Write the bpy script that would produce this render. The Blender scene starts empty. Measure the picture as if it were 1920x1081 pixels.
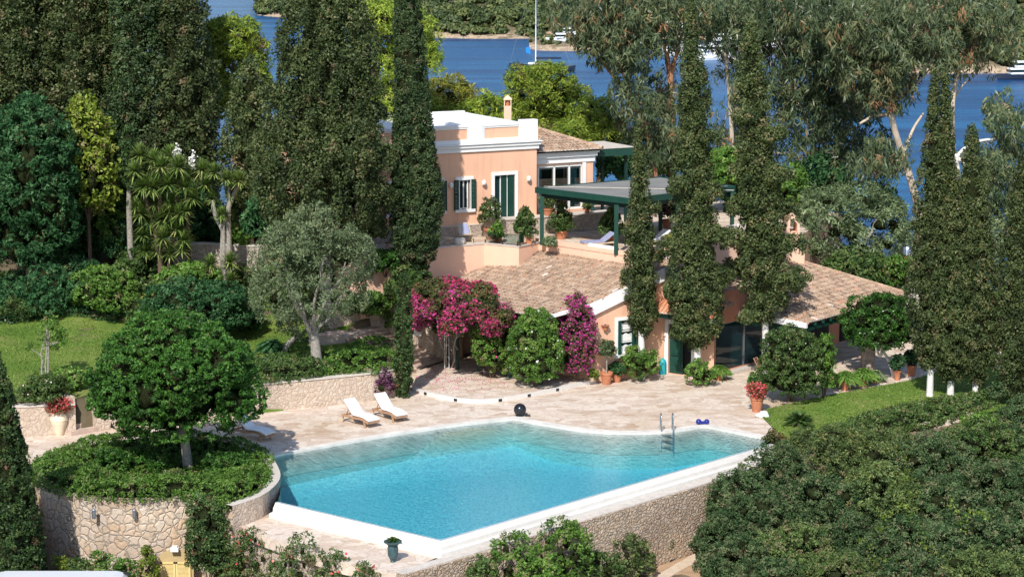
import bpy, bmesh, math, random
import numpy as np
from mathutils import Vector, Matrix
from mathutils.geometry import tessellate_polygon
PI = math.pi
R = math.radians
S = bpy.context.scene
COL = S.collection
F, HC = 4000.0, 22.4
PIT = math.atan(690.5 / F)
SEA = -12.0
def ray(x, y):
    a = (x - 960) / F; b = (540.5 - y) / F
    return Vector((a, math.cos(PIT) + b * math.sin(PIT), -math.sin(PIT) + b * math.cos(PIT)))
def at(x, y, z=0.0):                       # the place on the level z that the photograph shows at x, y
    r = ray(x, y); t = (z - HC) / r.z
    return Vector((r.x * t, r.y * t, z))
def atY(x, y, Y):                          # the place at the distance Y
    r = ray(x, y); t = Y / r.y
    return Vector((r.x * t, Y, HC + r.z * t))
def ppm(Y): return F / (Y * 1.01)          # photo pixels per metre at distance Y
# ------------------------------------------------------------------ objects
OFF = {}
def tag(o, label=None, cat=None, group=None, kind=None):
    if label: o['label'] = label
    if cat: o['category'] = cat
    if group: o['group'] = group
    if kind: o['kind'] = kind
    return o
def thing(name, label, cat, loc=(0, 0, 0), rz=0, group=None):
    o = bpy.data.objects.new(name, None); COL.objects.link(o)
    o.empty_display_size = .3
    o.location = loc; o.rotation_euler = (0, 0, rz)
    OFF[o.name] = Vector(loc) if rz == 0 else Vector((0, 0, 0))
    return tag(o, label, cat, group)
def link(me, name, mat, parent=None):
    o = bpy.data.objects.new(name, me); COL.objects.link(o)
    if mat: me.materials.append(mat)
    if parent: o.parent = parent
    return o
def root_of(o):
    while o.parent: o = o.parent
    return o
class MB:
    """collects faces; world coordinates unless local=True"""
    def __init__(s): s.v = []; s.f = []; s.t = []
    def add(s, vs, fs, t=0.5):
        n = len(s.v); s.v += [tuple(q) for q in vs]
        s.f += [tuple(i + n for i in q) for q in fs]; s.t += [t] * len(vs)
        return s
    def box(s, x0, x1, y0, y1, z0, z1, M=None, t=.5):
        vs = [Vector((x, y, z)) for z in (z0, z1) for x, y in ((x0, y0), (x1, y0), (x1, y1), (x0, y1))]
        if M: vs = [M @ q for q in vs]
        return s.add(vs, [(3, 2, 1, 0), (4, 5, 6, 7), (0, 1, 5, 4), (1, 2, 6, 5), (2, 3, 7, 6), (3, 0, 4, 7)], t)
    def beam(s, a, b, w, h, t=.5):         # box from a to b, width w, height h centred
        a = Vector(a); b = Vector(b); d = (b - a).normalized()
        up = Vector((0, 0, 1)) if abs(d.z) < .95 else Vector((0, 1, 0))
        sd = d.cross(up).normalized() * w / 2; u = sd.cross(d).normalized() * h / 2
        vs = [p + i * sd + j * u for p in (a, b) for i, j in ((-1, -1), (1, -1), (1, 1), (-1, 1))]
        return s.add(vs, [(3, 2, 1, 0), (4, 5, 6, 7), (0, 1, 5, 4), (1, 2, 6, 5), (2, 3, 7, 6), (3, 0, 4, 7)], t)
    def tube(s, pts, rs, n=8, t=.5, cap=True):
        pts = [Vector(p) for p in pts]
        if not hasattr(rs, '__len__'): rs = [rs] * len(pts)
        vs = []; fs = []; prev = None
        for i, p in enumerate(pts):
            d = (pts[min(i + 1, len(pts) - 1)] - pts[max(i - 1, 0)]).normalized()
            if prev is None:
                prev = d.cross(Vector((0.3, 1, .2))).normalized()
            sd = (prev - d * prev.dot(d)).normalized(); prev = sd; u = d.cross(sd)
            for k in range(n):
                a = 2 * PI * k / n
                vs.append(p + rs[i] * (math.cos(a) * sd + math.sin(a) * u))
        for i in range(len(pts) - 1):
            for k in range(n):
                a = i * n + k; b = i * n + (k + 1) % n
                fs.append((a, b, b + n, a + n))
        if cap:
            fs.append(tuple(range(n - 1, -1, -1))); m = (len(pts) - 1) * n; fs.append(tuple(range(m, m + n)))
        return s.add(vs, fs, t)
    def lathe(s, prof, c=(0, 0, 0), n=20, t=.5):
        vs = []; fs = []
        for r, z in prof:
            for k in range(n):
                a = 2 * PI * k / n
                vs.append((c[0] + r * math.cos(a), c[1] + r * math.sin(a), c[2] + z))
        for i in range(len(prof) - 1):
            for k in range(n):
                a = i * n + k; b = i * n + (k + 1) % n
                fs.append((a, b, b + n, a + n))
        fs.append(tuple(range(n - 1, -1, -1))); m = (len(prof) - 1) * n; fs.append(tuple(range(m, m + n)))
        return s.add(vs, fs, t)
    def poly(s, pts, z=None, t=.5):
        pts = [Vector((p[0], p[1], p[2] if z is None else z)) for p in pts]
        tr = tessellate_polygon([[Vector((p.x, p.y, 0)) for p in pts]])
        fs = []
        for a, b, c in tr:
            n = (pts[b] - pts[a]).cross(pts[c] - pts[a])
            fs.append((a, b, c) if n.z > 0 else (c, b, a))
        return s.add(pts, fs, t)
    def prism(s, pts, z0, z1, t=.5, bottom=False):
        pts = [Vector((p[0], p[1], 0)) for p in pts]
        ar = sum(pts[i].x * pts[(i + 1) % len(pts)].y - pts[(i + 1) % len(pts)].x * pts[i].y for i in range(len(pts)))
        if ar < 0: pts.reverse()
        n = len(pts)
        s.poly(pts, z1, t)
        if bottom:
            k = len(s.v); s.poly(pts, z0, t)
        vs = [(p.x, p.y, z0) for p in pts] + [(p.x, p.y, z1) for p in pts]
        fs = [(i, (i + 1) % n, (i + 1) % n + n, i + n) for i in range(n)]
        return s.add(vs, fs, t)
    def strip(s, A, B, t=.5, closed=False):   # ruled band between two polylines
        n = len(A); vs = list(A) + list(B)
        m = n if closed else n - 1
        return s.add(vs, [(i, (i + 1) % n, n + (i + 1) % n, n + i) for i in range(m)], t)
    def build(s, name, mat, parent=None, smooth=False, bevel=0, local=False):
        me = bpy.data.meshes.new(name)
        off = Vector((0, 0, 0))
        if parent and not local: off = OFF.get(root_of(parent).name, off)
        me.from_pydata([tuple(Vector(q) - off) for q in s.v], [], s.f)
        at_ = me.attributes.new('tint', 'FLOAT', 'POINT'); at_.data.foreach_set('value', s.t)
        if smooth:
            me.polygons.foreach_set('use_smooth', [True] * len(me.polygons))
        me.update()
        o = link(me, name, mat, parent)
        if bevel:
            b = o.modifiers.new('b', 'BEVEL'); b.width = bevel; b.segments = 2; b.limit_method = 'ANGLE'
        if smooth:
            try: me.set_sharp_from_angle(angle=R(40))
            except Exception: pass
        return o
def offset(pts, d, closed=False):
    """shift a polyline sideways (left positive)"""
    out = []; n = len(pts)
    for i in range(n):
        p = Vector(pts[i][:2])
        if closed: a = Vector(pts[i - 1][:2]); b = Vector(pts[(i + 1) % n][:2])
        else: a = Vector(pts[max(i - 1, 0)][:2]); b = Vector(pts[min(i + 1, n - 1)][:2])
        d1 = (p - a); d2 = (b - p)
        if d1.length < 1e-6: d1 = d2
        if d2.length < 1e-6: d2 = d1
        d1.normalize(); d2.normalize()
        n1 = Vector((-d1.y, d1.x)); n2 = Vector((-d2.y, d2.x)); m = (n1 + n2).normalized()
        k = d / max(.35, m.dot(n1))
        z = pts[i][2] if len(pts[i]) > 2 else 0
        out.append(Vector((p.x + m.x * k, p.y + m.y * k, z)))
    return out
def resample(pts, step):
    out = []
    for a, b in zip(pts[:-1], pts[1:]):
        a = Vector(a); b = Vector(b); n = max(1, int((b - a).length / step))
        out += [a.lerp(b, i / n) for i in range(n)]
    return out + [Vector(pts[-1])]
def smoothline(pts, it=2):
    pts = [Vector(p) for p in pts]
    for _ in range(it):
        q = [pts[0]]
        for a, b in zip(pts[:-1], pts[1:]): q += [a.lerp(b, .25), a.lerp(b, .75)]
        pts = q + [pts[-1]]
    return pts
def wall(mb, path, z0, z1, th, rough=0, rng=random, t=.5):
    """a wall body along a polyline, thickness to the left of travel"""
    A = [Vector(p) for p in path]; B = offset(path, th)
    zz = [z1 + rng.uniform(-rough, rough) for _ in A]
    n = len(A); vs = []
    for i in range(n): vs += [(A[i].x, A[i].y, z0), (A[i].x, A[i].y, zz[i]), (B[i].x, B[i].y, zz[i]), (B[i].x, B[i].y, z0)]
    fs = []
    for i in range(n - 1):
        a = i * 4; b = a + 4
        fs += [(a, b, b + 1, a + 1), (a + 1, b + 1, b + 2, a + 2), (a + 2, b + 2, b + 3, a + 3)]
    fs += [(0, 1, 2, 3), (n * 4 - 1, n * 4 - 2, n * 4 - 3, n * 4 - 4)]
    return mb.add(vs, fs, t)
# ------------------------------------------------------------------ materials
MATS = {}
class NT:
    def __init__(s, name):
        s.m = bpy.data.materials.new(name); s.m.use_nodes = True; s.t = s.m.node_tree; s.t.nodes.clear()
        s.out = s.t.nodes.new('ShaderNodeOutputMaterial'); MATS[name] = s.m
    def n(s, typ, **kw):
        nd = s.t.nodes.new(typ)
        for k, v in kw.items():
            if k.startswith('i_'):
                key = k[2:]
                key = int(key) if key.isdigit() else key.replace('_', ' ')
                nd.inputs[key].default_value = v
            else: setattr(nd, k, v)
        return nd
    def l(s, a, b, ao=0, bi=0):
        s.t.links.new(a.outputs[ao], b.inputs[bi]); return b
    def ramp(s, src, stops, ao=0, interp='LINEAR'):
        r = s.t.nodes.new('ShaderNodeValToRGB'); cr = r.color_ramp; cr.interpolation = interp
        while len(cr.elements) < len(stops): cr.elements.new(.5)
        for e, (p, c) in zip(cr.elements, stops):
            e.position = p; e.color = (c[0], c[1], c[2], 1) if hasattr(c, '__len__') else (c, c, c, 1)
        s.t.links.new(src.outputs[ao], r.inputs[0]); return r
    def mix(s, fac, a, b, blend='MIX'):
        m = s.t.nodes.new('ShaderNodeMix'); m.data_type = 'RGBA'; m.blend_type = blend
        for idx, v in ((0, fac), (6, a), (7, b)):
            if isinstance(v, (int, float)): m.inputs[idx].default_value = v
            elif isinstance(v, tuple): m.inputs[idx].default_value = (v[0], v[1], v[2], 1)
            else: s.t.links.new(v, m.inputs[idx])
        return m.outputs[2]
    def coord(s, scale=(1, 1, 1), warp=0, wscale=1.0):
        g = s.n('ShaderNodeNewGeometry'); mp = s.n('ShaderNodeMapping'); mp.inputs['Scale'].default_value = scale
        s.t.links.new(g.outputs['Position'], mp.inputs[0])
        if not warp: return mp.outputs[0]
        nz = s.n('ShaderNodeTexNoise'); nz.inputs['Scale'].default_value = wscale; nz.inputs['Detail'].default_value = 2
        s.t.links.new(g.outputs['Position'], nz.inputs['Vector'])
        sb = s.n('ShaderNodeVectorMath', operation='SUBTRACT'); sb.inputs[1].default_value = (.5, .5, .5)
        s.t.links.new(nz.outputs['Color'], sb.inputs[0])
        sc = s.n('ShaderNodeVectorMath', operation='SCALE'); sc.inputs['Scale'].default_value = warp
        s.t.links.new(sb.outputs[0], sc.inputs[0])
        ad = s.n('ShaderNodeVectorMath', operation='ADD')
        s.t.links.new(mp.outputs[0], ad.inputs[0]); s.t.links.new(sc.outputs[0], ad.inputs[1])
        return ad.outputs[0]
    def noise(s, vec, scale, detail=3, rough=.55):
        z = s.n('ShaderNodeTexNoise'); z.inputs['Scale'].default_value = scale; z.inputs['Detail'].default_value = detail
        z.inputs['Roughness'].default_value = rough
        s.t.links.new(vec, z.inputs['Vector']); return z
    def fin(s, color, rough=.8, spec=.3, bump=None, bstr=.3, bdist=.05, metal=0, trans=0):
        p = s.n('ShaderNodeBsdfPrincipled'); p.inputs['Roughness'].default_value = rough
        p.inputs['Specular IOR Level'].default_value = spec; p.inputs['Metallic'].default_value = metal
        if isinstance(color, tuple): p.inputs['Base Color'].default_value = (color[0], color[1], color[2], 1)
        else: s.t.links.new(color, p.inputs['Base Color'])
        if bump is not None:
            b = s.n('ShaderNodeBump'); b.inputs['Strength'].default_value = bstr; b.inputs['Distance'].default_value = bdist
            s.t.links.new(bump, b.inputs['Height']); s.t.links.new(b.outputs[0], p.inputs['Normal'])
        if trans:
            tr = s.n('ShaderNodeBsdfTranslucent')
            if isinstance(color, tuple): tr.inputs[0].default_value = (color[0], color[1], color[2], 1)
            else: s.t.links.new(color, tr.inputs[0])
            mx = s.n('ShaderNodeMixShader'); mx.inputs[0].default_value = trans
            s.l(p, mx, 0, 1); s.l(tr, mx, 0, 2); s.l(mx, s.out)
        else: s.l(p, s.out)
        return s.m
def mat_plain(name, c, rough=.6, spec=.3, var=.12, scale=3., metal=0, bstr=.15, bdist=.01):
    k = NT(name); v = k.coord()
    n1 = k.noise(v, scale, 4); n2 = k.noise(v, scale * 9, 2)
    lo = tuple(q * (1 - var) for q in c); hi = tuple(min(1, q * (1 + var)) for q in c)
    r = k.ramp(n1, [(.3, lo), (.7, hi)])
    r2 = k.ramp(n2, [(.2, 1 - var * .6), (.8, 1.0)])
    return k.fin(k.mix(1., r.outputs[0], r2.outputs[0], 'MULTIPLY'), rough, spec, n2.outputs[0], bstr, bdist, metal)
def mat_foliage(name, stops, trans=.18, rough=.5, spec=.25):
    k = NT(name); a = k.n('ShaderNodeAttribute', attribute_name='tint')
    r = k.ramp(a, stops, ao=2)
    oi = k.n('ShaderNodeObjectInfo'); rr = k.ramp(oi, [(0, .86), (1, 1.12)], ao=5)
    return k.fin(k.mix(1., r.outputs[0], rr.outputs[0], 'MULTIPLY'), rough, spec, trans=trans)
def mat_stone(name, size, cols, mortar, edge=.045, squash=1.0, bstr=.9, bdist=.05, stain=.25):
    k = NT(name); v = k.coord((1, 1, squash), warp=.42, wscale=2.2)
    vo = k.n('ShaderNodeTexVoronoi', feature='F1'); vo.inputs['Scale'].default_value = 1 / size
    ve = k.n('ShaderNodeTexVoronoi', feature='DISTANCE_TO_EDGE'); ve.inputs['Scale'].default_value = 1 / size
    k.t.links.new(v, vo.inputs['Vector']); k.t.links.new(v, ve.inputs['Vector'])
    sp = k.n('ShaderNodeSeparateColor'); k.l(vo, sp, 1, 0)
    c = k.ramp(sp, [(i / (len(cols) - 1), q) for i, q in enumerate(cols)])
    n1 = k.noise(k.coord(), 7, 4); n0 = k.noise(k.coord(), .35, 3)
    cc = k.mix(.5, c.outputs[0], k.ramp(n1, [(.3, tuple(q * .55 for q in cols[0])), (.7, tuple(min(1, q * 1.15) for q in cols[-1]))]).outputs[0])
    e = k.ramp(ve, [(0, 0.), (edge, 1.)])
    m = k.mix(e.outputs[0], mortar, cc)
    m = k.mix(1., m, k.ramp(n0, [(.35, (1 - stain, 1 - stain, 1 - stain * .9)), (.65, (1., 1., 1.))]).outputs[0], 'MULTIPLY')
    e2 = k.ramp(ve, [(0, 0.), (edge * 3, 1.)])
    h = k.mix(.35, e2.outputs[0], n1.outputs[0])
    return k.fin(m, .9, .15, h, bstr, bdist)
# ------------------------------------------------------------------ foliage meshes (numpy)
def unit(v): return v / np.maximum(np.linalg.norm(v, axis=1, keepdims=True), 1e-6)
def rdir(rng, n): return unit(rng.normal(size=(n, 3)))
class Leaves:
    def __init__(s): s.P = []; s.T = []; s.X = []; s.XF = []; s.XT = []; s.nx = 0
    def put(s, C, N, size, aspect, T, rng, stick=.6, droop=0., fold=.0):
        n = len(C)
        nn = unit(N + rdir(rng, n) * .8)                       # the leaf's face looks roughly outwards
        d = unit(np.cross(nn, rdir(rng, n)) + N * stick * .35 + np.array([0, 0, -droop]))
        sd = unit(np.cross(d, nn))
        L = size * rng.uniform(.65, 1.35, (n, 1)); W = L * aspect
        a = C - d * L * .35; b = C + sd * W * .5; c = C + d * L * .65; e = C - sd * W * .5
        s.P.append(np.stack([a, b, c, e], 1)); s.T.append(np.clip(T, 0, 1))
    def core(s, vs, fs, t=.3):
        s.X.append(np.asarray(vs, float)); s.XF += [tuple(i + s.nx for i in f) for f in fs]
        s.XT.append(np.full(len(vs), t)); s.nx += len(vs)
    def build(s, name, mat, parent=None, local=False):
        P = np.concatenate(s.P).reshape(-1, 3); T = np.repeat(np.concatenate(s.T), 4)
        nq = len(P) // 4
        off = Vector((0, 0, 0))
        if parent and not local: off = OFF.get(root_of(parent).name, off)
        if s.nx:
            P = np.concatenate([P] + s.X); T = np.concatenate([T] + s.XT)
        P = P - np.array(off)
        li = np.arange(nq * 4, dtype=np.int32)
        ls = np.arange(nq, dtype=np.int32) * 4; lt = np.full(nq, 4, np.int32)
        if s.nx:
            ex = [np.array(f, np.int32) + nq * 4 for f in s.XF]
            l2 = np.array([len(f) for f in ex], np.int32)
            ls = np.concatenate([ls, nq * 4 + np.concatenate([[0], np.cumsum(l2)[:-1]]).astype(np.int32)])
            lt = np.concatenate([lt, l2]); li = np.concatenate([li] + ex).astype(np.int32)
        me = bpy.data.meshes.new(name)
        me.vertices.add(len(P)); me.vertices.foreach_set('co', P.astype(np.float32).ravel())
        me.loops.add(len(li)); me.loops.foreach_set('vertex_index', li)
        me.polygons.add(len(ls)); me.polygons.foreach_set('loop_start', ls.astype(np.int32))
        try: me.polygons.foreach_set('loop_total', lt)
        except Exception: pass
        a = me.attributes.new('tint', 'FLOAT', 'POINT'); a.data.foreach_set('value', T.astype(np.float32))
        me.update(calc_edges=True)
        o = link(me, name, mat, parent)
        if s.nx:
            me.materials.append(MATS['inner_twigs'])
            mi = np.zeros(len(ls), np.int32); mi[nq:] = 1; me.polygons.foreach_set('material_index', mi)
        return o
def bumps(rng, k=7, freq=1.0):
    """a smooth random field on points"""
    W = rng.normal(size=(k, 3)) * freq; ph = rng.uniform(0, 2 * PI, k)
    return lambda P: np.sin(P @ W.T + ph).sum(1) / math.sqrt(k)
def blob_core(L, c, r, rng, seg=10, ring=7, t=.25, jit=.12):
    vs = []; fs = []
    for i in range(ring + 1):
        th = PI * i / ring
        for j in range(seg):
            a = 2 * PI * j / seg; q = 1 + rng.uniform(-jit, jit)
            vs.append((c[0] + r[0] * q * math.sin(th) * math.cos(a), c[1] + r[1] * q * math.sin(th) * math.sin(a), c[2] + r[2] * q * math.cos(th)))
    for i in range(ring):
        for j in range(seg):
            a = i * seg + j; b = i * seg + (j + 1) % seg
            fs.append((a, a + seg, b + seg, b))
    L.core(vs, fs, t)
def clusters(L, C, N, r, per, size, aspect, rng, base=.5, cv=.22, lv=.16, stick=.6, droop=0., squash=.8, dead=0.):
    """leaf clusters round the centres C whose outward directions are N"""
    K = len(C); r = np.broadcast_to(r, (K,)) * rng.uniform(.7, 1.3, K)
    T = base + rng.normal(0, cv, K)
    if dead: T = np.where(rng.random(K) < dead, 1.0, np.clip(T, 0, .93))
    idx = np.repeat(np.arange(K), per); n = K * per
    d = unit(rdir(rng, n) + N[idx] * .55)
    q = r[idx] * rng.uniform(.55, 1.0, n) ** .7
    off = d * q[:, None]; off[:, 2] *= squash
    L.put(C[idx] + off, d, size, aspect, T[idx] + rng.normal(0, lv, n) * np.where(T[idx] > .98, 0, 1), rng, stick, droop)
def column_crown(L, x, y, z0, z1, rad, rng, prof=None, leaf=.16, dens=1.0, rough=.22, cl=.30, base=.45, lean=(0, 0), dead=.012, core=.70, per=26, spikes=0.3):
    """cypress crown; prof = [(height fraction, radius fraction)]"""
    prof = prof or [(0, .35), (.06, .8), (.2, 1), (.45, .95), (.7, .7), (.88, .4), (1, .04)]
    H = z1 - z0; hf = np.array([p[0] for p in prof]); rf = np.array([p[1] for p in prof])
    ctr = lambda h: np.stack([x + lean[0] * h + 0 * h, y + lean[1] * h + 0 * h, z0 + H * h], -1)
    area = 2 * PI * rad * .75 * H
    K = int(area * 7.6 * dens / (cl / .3) ** 1.4) + 12
    hs = np.linspace(0, 1, 200); w = np.interp(hs, hf, rf) + .05; cdf = np.cumsum(w) / w.sum()
    h = np.interp(rng.random(K), cdf, hs); a = rng.uniform(0, 2 * PI, K)
    fb = bumps(rng, 8, 1.1)
    rr = np.interp(h, hf, rf) * rad
    A = np.stack([np.cos(a), np.sin(a), 0 * a], 1)
    P0 = ctr(h) + A * rr[:, None]
    q = 1 + rough * fb(P0 * (1.4 / max(.6, rad)) * np.array([1, 1, .55])) + rng.normal(0, rough * .35, K)
    rr = rr * np.clip(q, .80, 1.30) * rng.choice([1, 1, 1, .8], K)
    C = ctr(h) + A * np.maximum(rr - cl * .8, 0.02)[:, None]
    N = unit(A * .8 + np.array([0, 0, spikes]) + rng.normal(0, .25, (K, 3)))
    clusters(L, C, N, cl, per, leaf, .56, rng, base, .2, .14, stick=.8, squash=1.15, dead=dead)
    # twigs-and-old-foliage body inside
    vs = []; fs = []; ng = max(14, int(H * 3)); seg = 14
    for i in range(ng + 1):
        hh = i / ng; r0 = max(.03, np.interp(hh, hf, rf) * rad - cl * .6) * core
        for j in range(seg):
            b = 2 * PI * j / seg; p = ctr(np.array(hh)) + np.array([math.cos(b), math.sin(b), 0]) * r0
            p = p + np.array([math.cos(b), math.sin(b), 0]) * r0 * rng.uniform(-.22, .08)
            vs.append(tuple(p))
    for i in range(ng):
        for j in range(seg):
            p = i * seg + j; b = i * seg + (j + 1) % seg
            fs.append((p, b, b + seg, p + seg))
    L.core(vs, fs, .15)
def lobe_crown(L, c, r, rng, lobes=14, lobe=.45, leaf=.18, aspect=.5, dens=1., cl=.32, base=.5, per=24, droop=0., squash=.85, cv=.2, core=.64, flat=.75, bottom=-.5, dead=0., lv=.16):
    """a crown made of lobes filling the ellipsoid c, r"""
    c = np.array(c); r = np.array(r)
    d = rdir(rng, lobes * 4); d = d[d[:, 2] > bottom][:lobes]
    # spread by repulsion
    for _ in range(12):
        D = d[:, None] - d[None]; dist = np.linalg.norm(D, axis=2) + 1e-3
        d = unit(d + (D / dist[..., None] ** 3).sum(1) * .02); d[:, 2] = np.maximum(d[:, 2], bottom); d = unit(d)
    LC = np.concatenate([c + d * r * (1 - lobe * .8), c[None]])
    LR = np.concatenate([np.full(len(d), lobe) * rng.uniform(.75, 1.25, len(d)), [1 - lobe * .6]])
    for q, s in zip(LC, LR):
        rr = r * s

        area = 4 * PI * ((rr[0] * rr[1]) ** 1.6 / 3 + 2 * (rr[0] * rr[2]) ** 1.6 / 3) ** (1 / 1.6)
        K = int(area * 5.6 * dens / (cl / .3) ** 1.5) + 6
        n = rdir(rng, K); n = n[n[:, 2] > -.75]
        P = q + n * rr * rng.uniform(.86, 1.05, (len(n), 1))
        # drop what lies inside other lobes or the whole
        keep = np.ones(len(P), bool)
        for q2, s2 in zip(LC, LR):
            if q2 is q or np.allclose(q2, q): continue
            keep &= np.linalg.norm((P - q2) / (r * s2), axis=1) > .82
        P = P[keep]; n = n[keep]
        if len(P): clusters(L, P, n, cl, per, leaf, aspect, rng, base + rng.normal(0, .07), cv, lv, droop=droop, squash=squash, dead=dead)
        if core: blob_core(L, q, rr * core * .86, rng, jit=.2)
def open_crown(L, centres, radii, rng, leaf=.25, aspect=.25, per=24, dens=1., cl=.35, base=.5, droop=.5, cv=.2, core=0, squash=1., dead=0., flat=.8):
    """separate clumps, each a little ellipsoid, with sky between them"""
    for q, rr in zip(centres, radii):
        rr = np.array([rr, rr, rr * flat]) if not hasattr(rr, '__len__') else np.array(rr)
        K = int(4 * PI * rr[0] * rr[2] * 1.7 * dens / (cl / .3) ** 1.5) + 4
        n = rdir(rng, K); P = np.array(q) + n * rr * rng.uniform(.5, 1.1, (K, 1))
        clusters(L, P, n, cl, per, leaf, aspect, rng, base + rng.normal(0, .1), cv, .15, stick=.35, droop=droop, squash=squash, dead=dead)
        if core: blob_core(L, q, rr * core, rng, 7, 5)
RNG = lambda s: np.random.default_rng(s)
def flowers(L, src, rng, frac, size, tint=None, lift=.04):
    """petals scattered on the leaf positions of src"""
    P = np.concatenate([p.mean(1) for p in src.P]); n = int(len(P) * frac)
    i = rng.choice(len(P), n, replace=False)
    T = rng.uniform(0, 1, n) if tint is None else np.full(n, tint) + rng.normal(0, .1, n)
    L.put(P[i] + rng.normal(0, lift, (n, 3)) + np.array([0, -lift, lift]), rdir(rng, n), size, .9, T, rng, .3)
def limb(mb, a, b, r0, r1, rng, k=5, wob=.12, t=.5, n=8):
    a = Vector(a); b = Vector(b); Ln = (b - a).length
    pts = [a.lerp(b, i / k) + (Vector((rng.uniform(-1, 1), rng.uniform(-1, 1), rng.uniform(-.4, .4))) * wob * Ln / k * 1.6 if 0 < i < k else Vector()) for i in range(k + 1)]
    mb.tube(pts, [r0 + (r1 - r0) * (i / k) ** .8 for i in range(k + 1)], n, t)
    return pts
def cypress(x, Y, ytop, ybot, w, label, seed, mat='cypress_leaf', gz=None, group=None, bark='grey_bark', tr=.16, xtop=None, boughs=(), **kw):
    """x, ytop, ybot, w in photo pixels at the distance Y; gz = ground height"""
    p = atY(x, ybot, Y); q = atY(xtop if xtop is not None else x, ytop, Y); rad = w / ppm(Y) / 2
    g = gz if gz is not None else float(Hgt(np.array([p.x]), np.array([Y]))[0])
    rt = thing('cypress_tree', label, 'cypress', (p.x, Y, g), 0, group)
    rng = RNG(seed); L = Leaves()
    column_crown(L, p.x, Y, p.z, q.z, rad, rng, lean=(q.x - p.x, 0), **kw)
    for bx_, by_, br in boughs:                      # heavier boughs standing out of the spire
        c = atY(bx_, by_, Y + rng.uniform(-.9, .3)); r_ = br / ppm(Y)
        lobe_crown(L, tuple(c), (r_, r_ * .8, r_ * .62), rng, lobes=6, lobe=.5, leaf=kw.get('leaf', .13), aspect=.56, cl=kw.get('cl', .3) * .85, per=kw.get('per', 40), dens=.7, base=kw.get('base', .45) + .04, squash=1., core=.5, bottom=-.8)
    L.build('crown', MATS[mat], rt)
    mb = MB(); top = p.z + (q.z - p.z) * .5
    mb.tube([(p.x, Y, g - .2), (p.x, Y, g + .25), (p.x, Y, g + (p.z - g) * .7 + .1), (p.x + (q.x - p.x) * .5, Y, top)], [tr * 1.4, tr * 1.1, tr, tr * .35], 9)
    o = mb.build('trunk', MATS[bark], rt, smooth=True)
    return rt
def gY(x, y):
    """distance at which the view through x, y meets the ground"""
    r = ray(x, y); Ys = np.arange(60, 135, .25); g = Hgt(Ys * r.x / r.y, Ys); z = HC + Ys * r.z / r.y
    k = np.where(z <= g)[0]; return float(Ys[k[0]]) if len(k) else 120.
def shrub(x, yb, yt, w, label, seed, mat='shrub_leaf', z=None, Y=None, cat='shrub', name='shrub', group=None, depth=1., flower=None, stem=None, parts=True, **kw):
    """a rounded shrub: photo pixels of its foot, top and width"""
    if Y is None: Y = at(x, yb, z).y
    a = atY(x, yb, Y); b = atY(x, yt, Y); rad = w / ppm(Y) / 2
    hz = max(.1, (b.z - a.z) / 2); g = a.z if stem is None else z
    rt = thing(name, label, cat, (a.x, Y, g), 0, group)
    rng = RNG(seed); L = Leaves()
    kk = dict(lobes=max(5, min(16, int(rad * 7))), lobe=.42, leaf=.11, cl=.18, per=28); kk.update(kw)
    kk.setdefault('dens', 1.)
    lobe_crown(L, (a.x, Y, a.z + hz * .98), (rad, rad * depth, hz * 1.02), rng, **kk)
    L.build('foliage' if stem is None else 'crown', MATS[mat], rt)
    if flower:
        fm, fr, sz, nm = flower
        Fl = Leaves(); flowers(Fl, L, rng, fr, sz); q = Fl.build(nm, MATS[fm], rt)
        if nm == 'roses': q['kind'] = 'stuff'
    mb = MB()
    if stem is None:
        for k in range(5):
            an = k * 1.3; mb.tube([(a.x + .05 * math.cos(an), Y + .05 * math.sin(an), a.z - .1), (a.x + rad * .4 * math.cos(an), Y + rad * .4 * depth * math.sin(an), a.z + hz)], [.03, .012], 5)
        mb.build('stem', MATS['brown_bark'], rt)
    else:
        mb.tube([(a.x, Y, z - .05), (a.x + .03, Y, (z + a.z) / 2), (a.x, Y, a.z + hz)], [stem, stem * .85, stem * .5], 8)
        mb.build('trunk', MATS['grey_bark'], rt, smooth=True)
    return rt
# ------------------------------------------------------------------ render, world, camera
S.render.engine = 'CYCLES'
S.view_settings.view_transform = 'Standard'; S.view_settings.look = 'None'; S.view_settings.exposure = 0.17; S.view_settings.gamma = 1
S.cycles.max_bounces = 6; S.cycles.diffuse_bounces = 3; S.cycles.glossy_bounces = 3; S.cycles.transmission_bounces = 4
S.cycles.transparent_max_bounces = 12; S.cycles.volume_bounces = 0; S.cycles.caustics_reflective = False; S.cycles.caustics_refractive = False
S.cycles.use_adaptive_sampling = True; S.cycles.adaptive_threshold = .02
try: S.cycles.use_denoising = True
except Exception: pass
SUN_EL, SUN_AZ = 43, 194       # elevation; compass bearing of the sun seen from above, 180 = behind the camera
W = bpy.data.worlds.new('World'); S.world = W; W.use_nodes = True
nt = W.node_tree; bg = nt.nodes['Background']; sky = nt.nodes.new('ShaderNodeTexSky')
sky.sky_type = 'NISHITA'; sky.sun_disc = False; sky.sun_elevation = R(SUN_EL); sky.sun_rotation = R(SUN_AZ)
sky.dust_density = .6; sky.air_density = 1.0
nt.links.new(sky.outputs[0], bg.inputs[0]); bg.inputs[1].default_value = .15
sd = Vector((math.sin(R(SUN_AZ)) * math.cos(R(SUN_EL)), math.cos(R(SUN_AZ)) * math.cos(R(SUN_EL)), math.sin(R(SUN_EL))))
su = bpy.data.lights.new('sun', 'SUN'); su.energy = 4.6; su.angle = R(.55); su.color = (1, .955, .88)
so = bpy.data.objects.new('sun', su); COL.objects.link(so); so.rotation_euler = (-sd).to_track_quat('-Z', 'Y').to_euler(); so.location = (0, 60, 60)
cam = bpy.data.cameras.new('camera'); co = bpy.data.objects.new('camera', cam); COL.objects.link(co)
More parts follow.
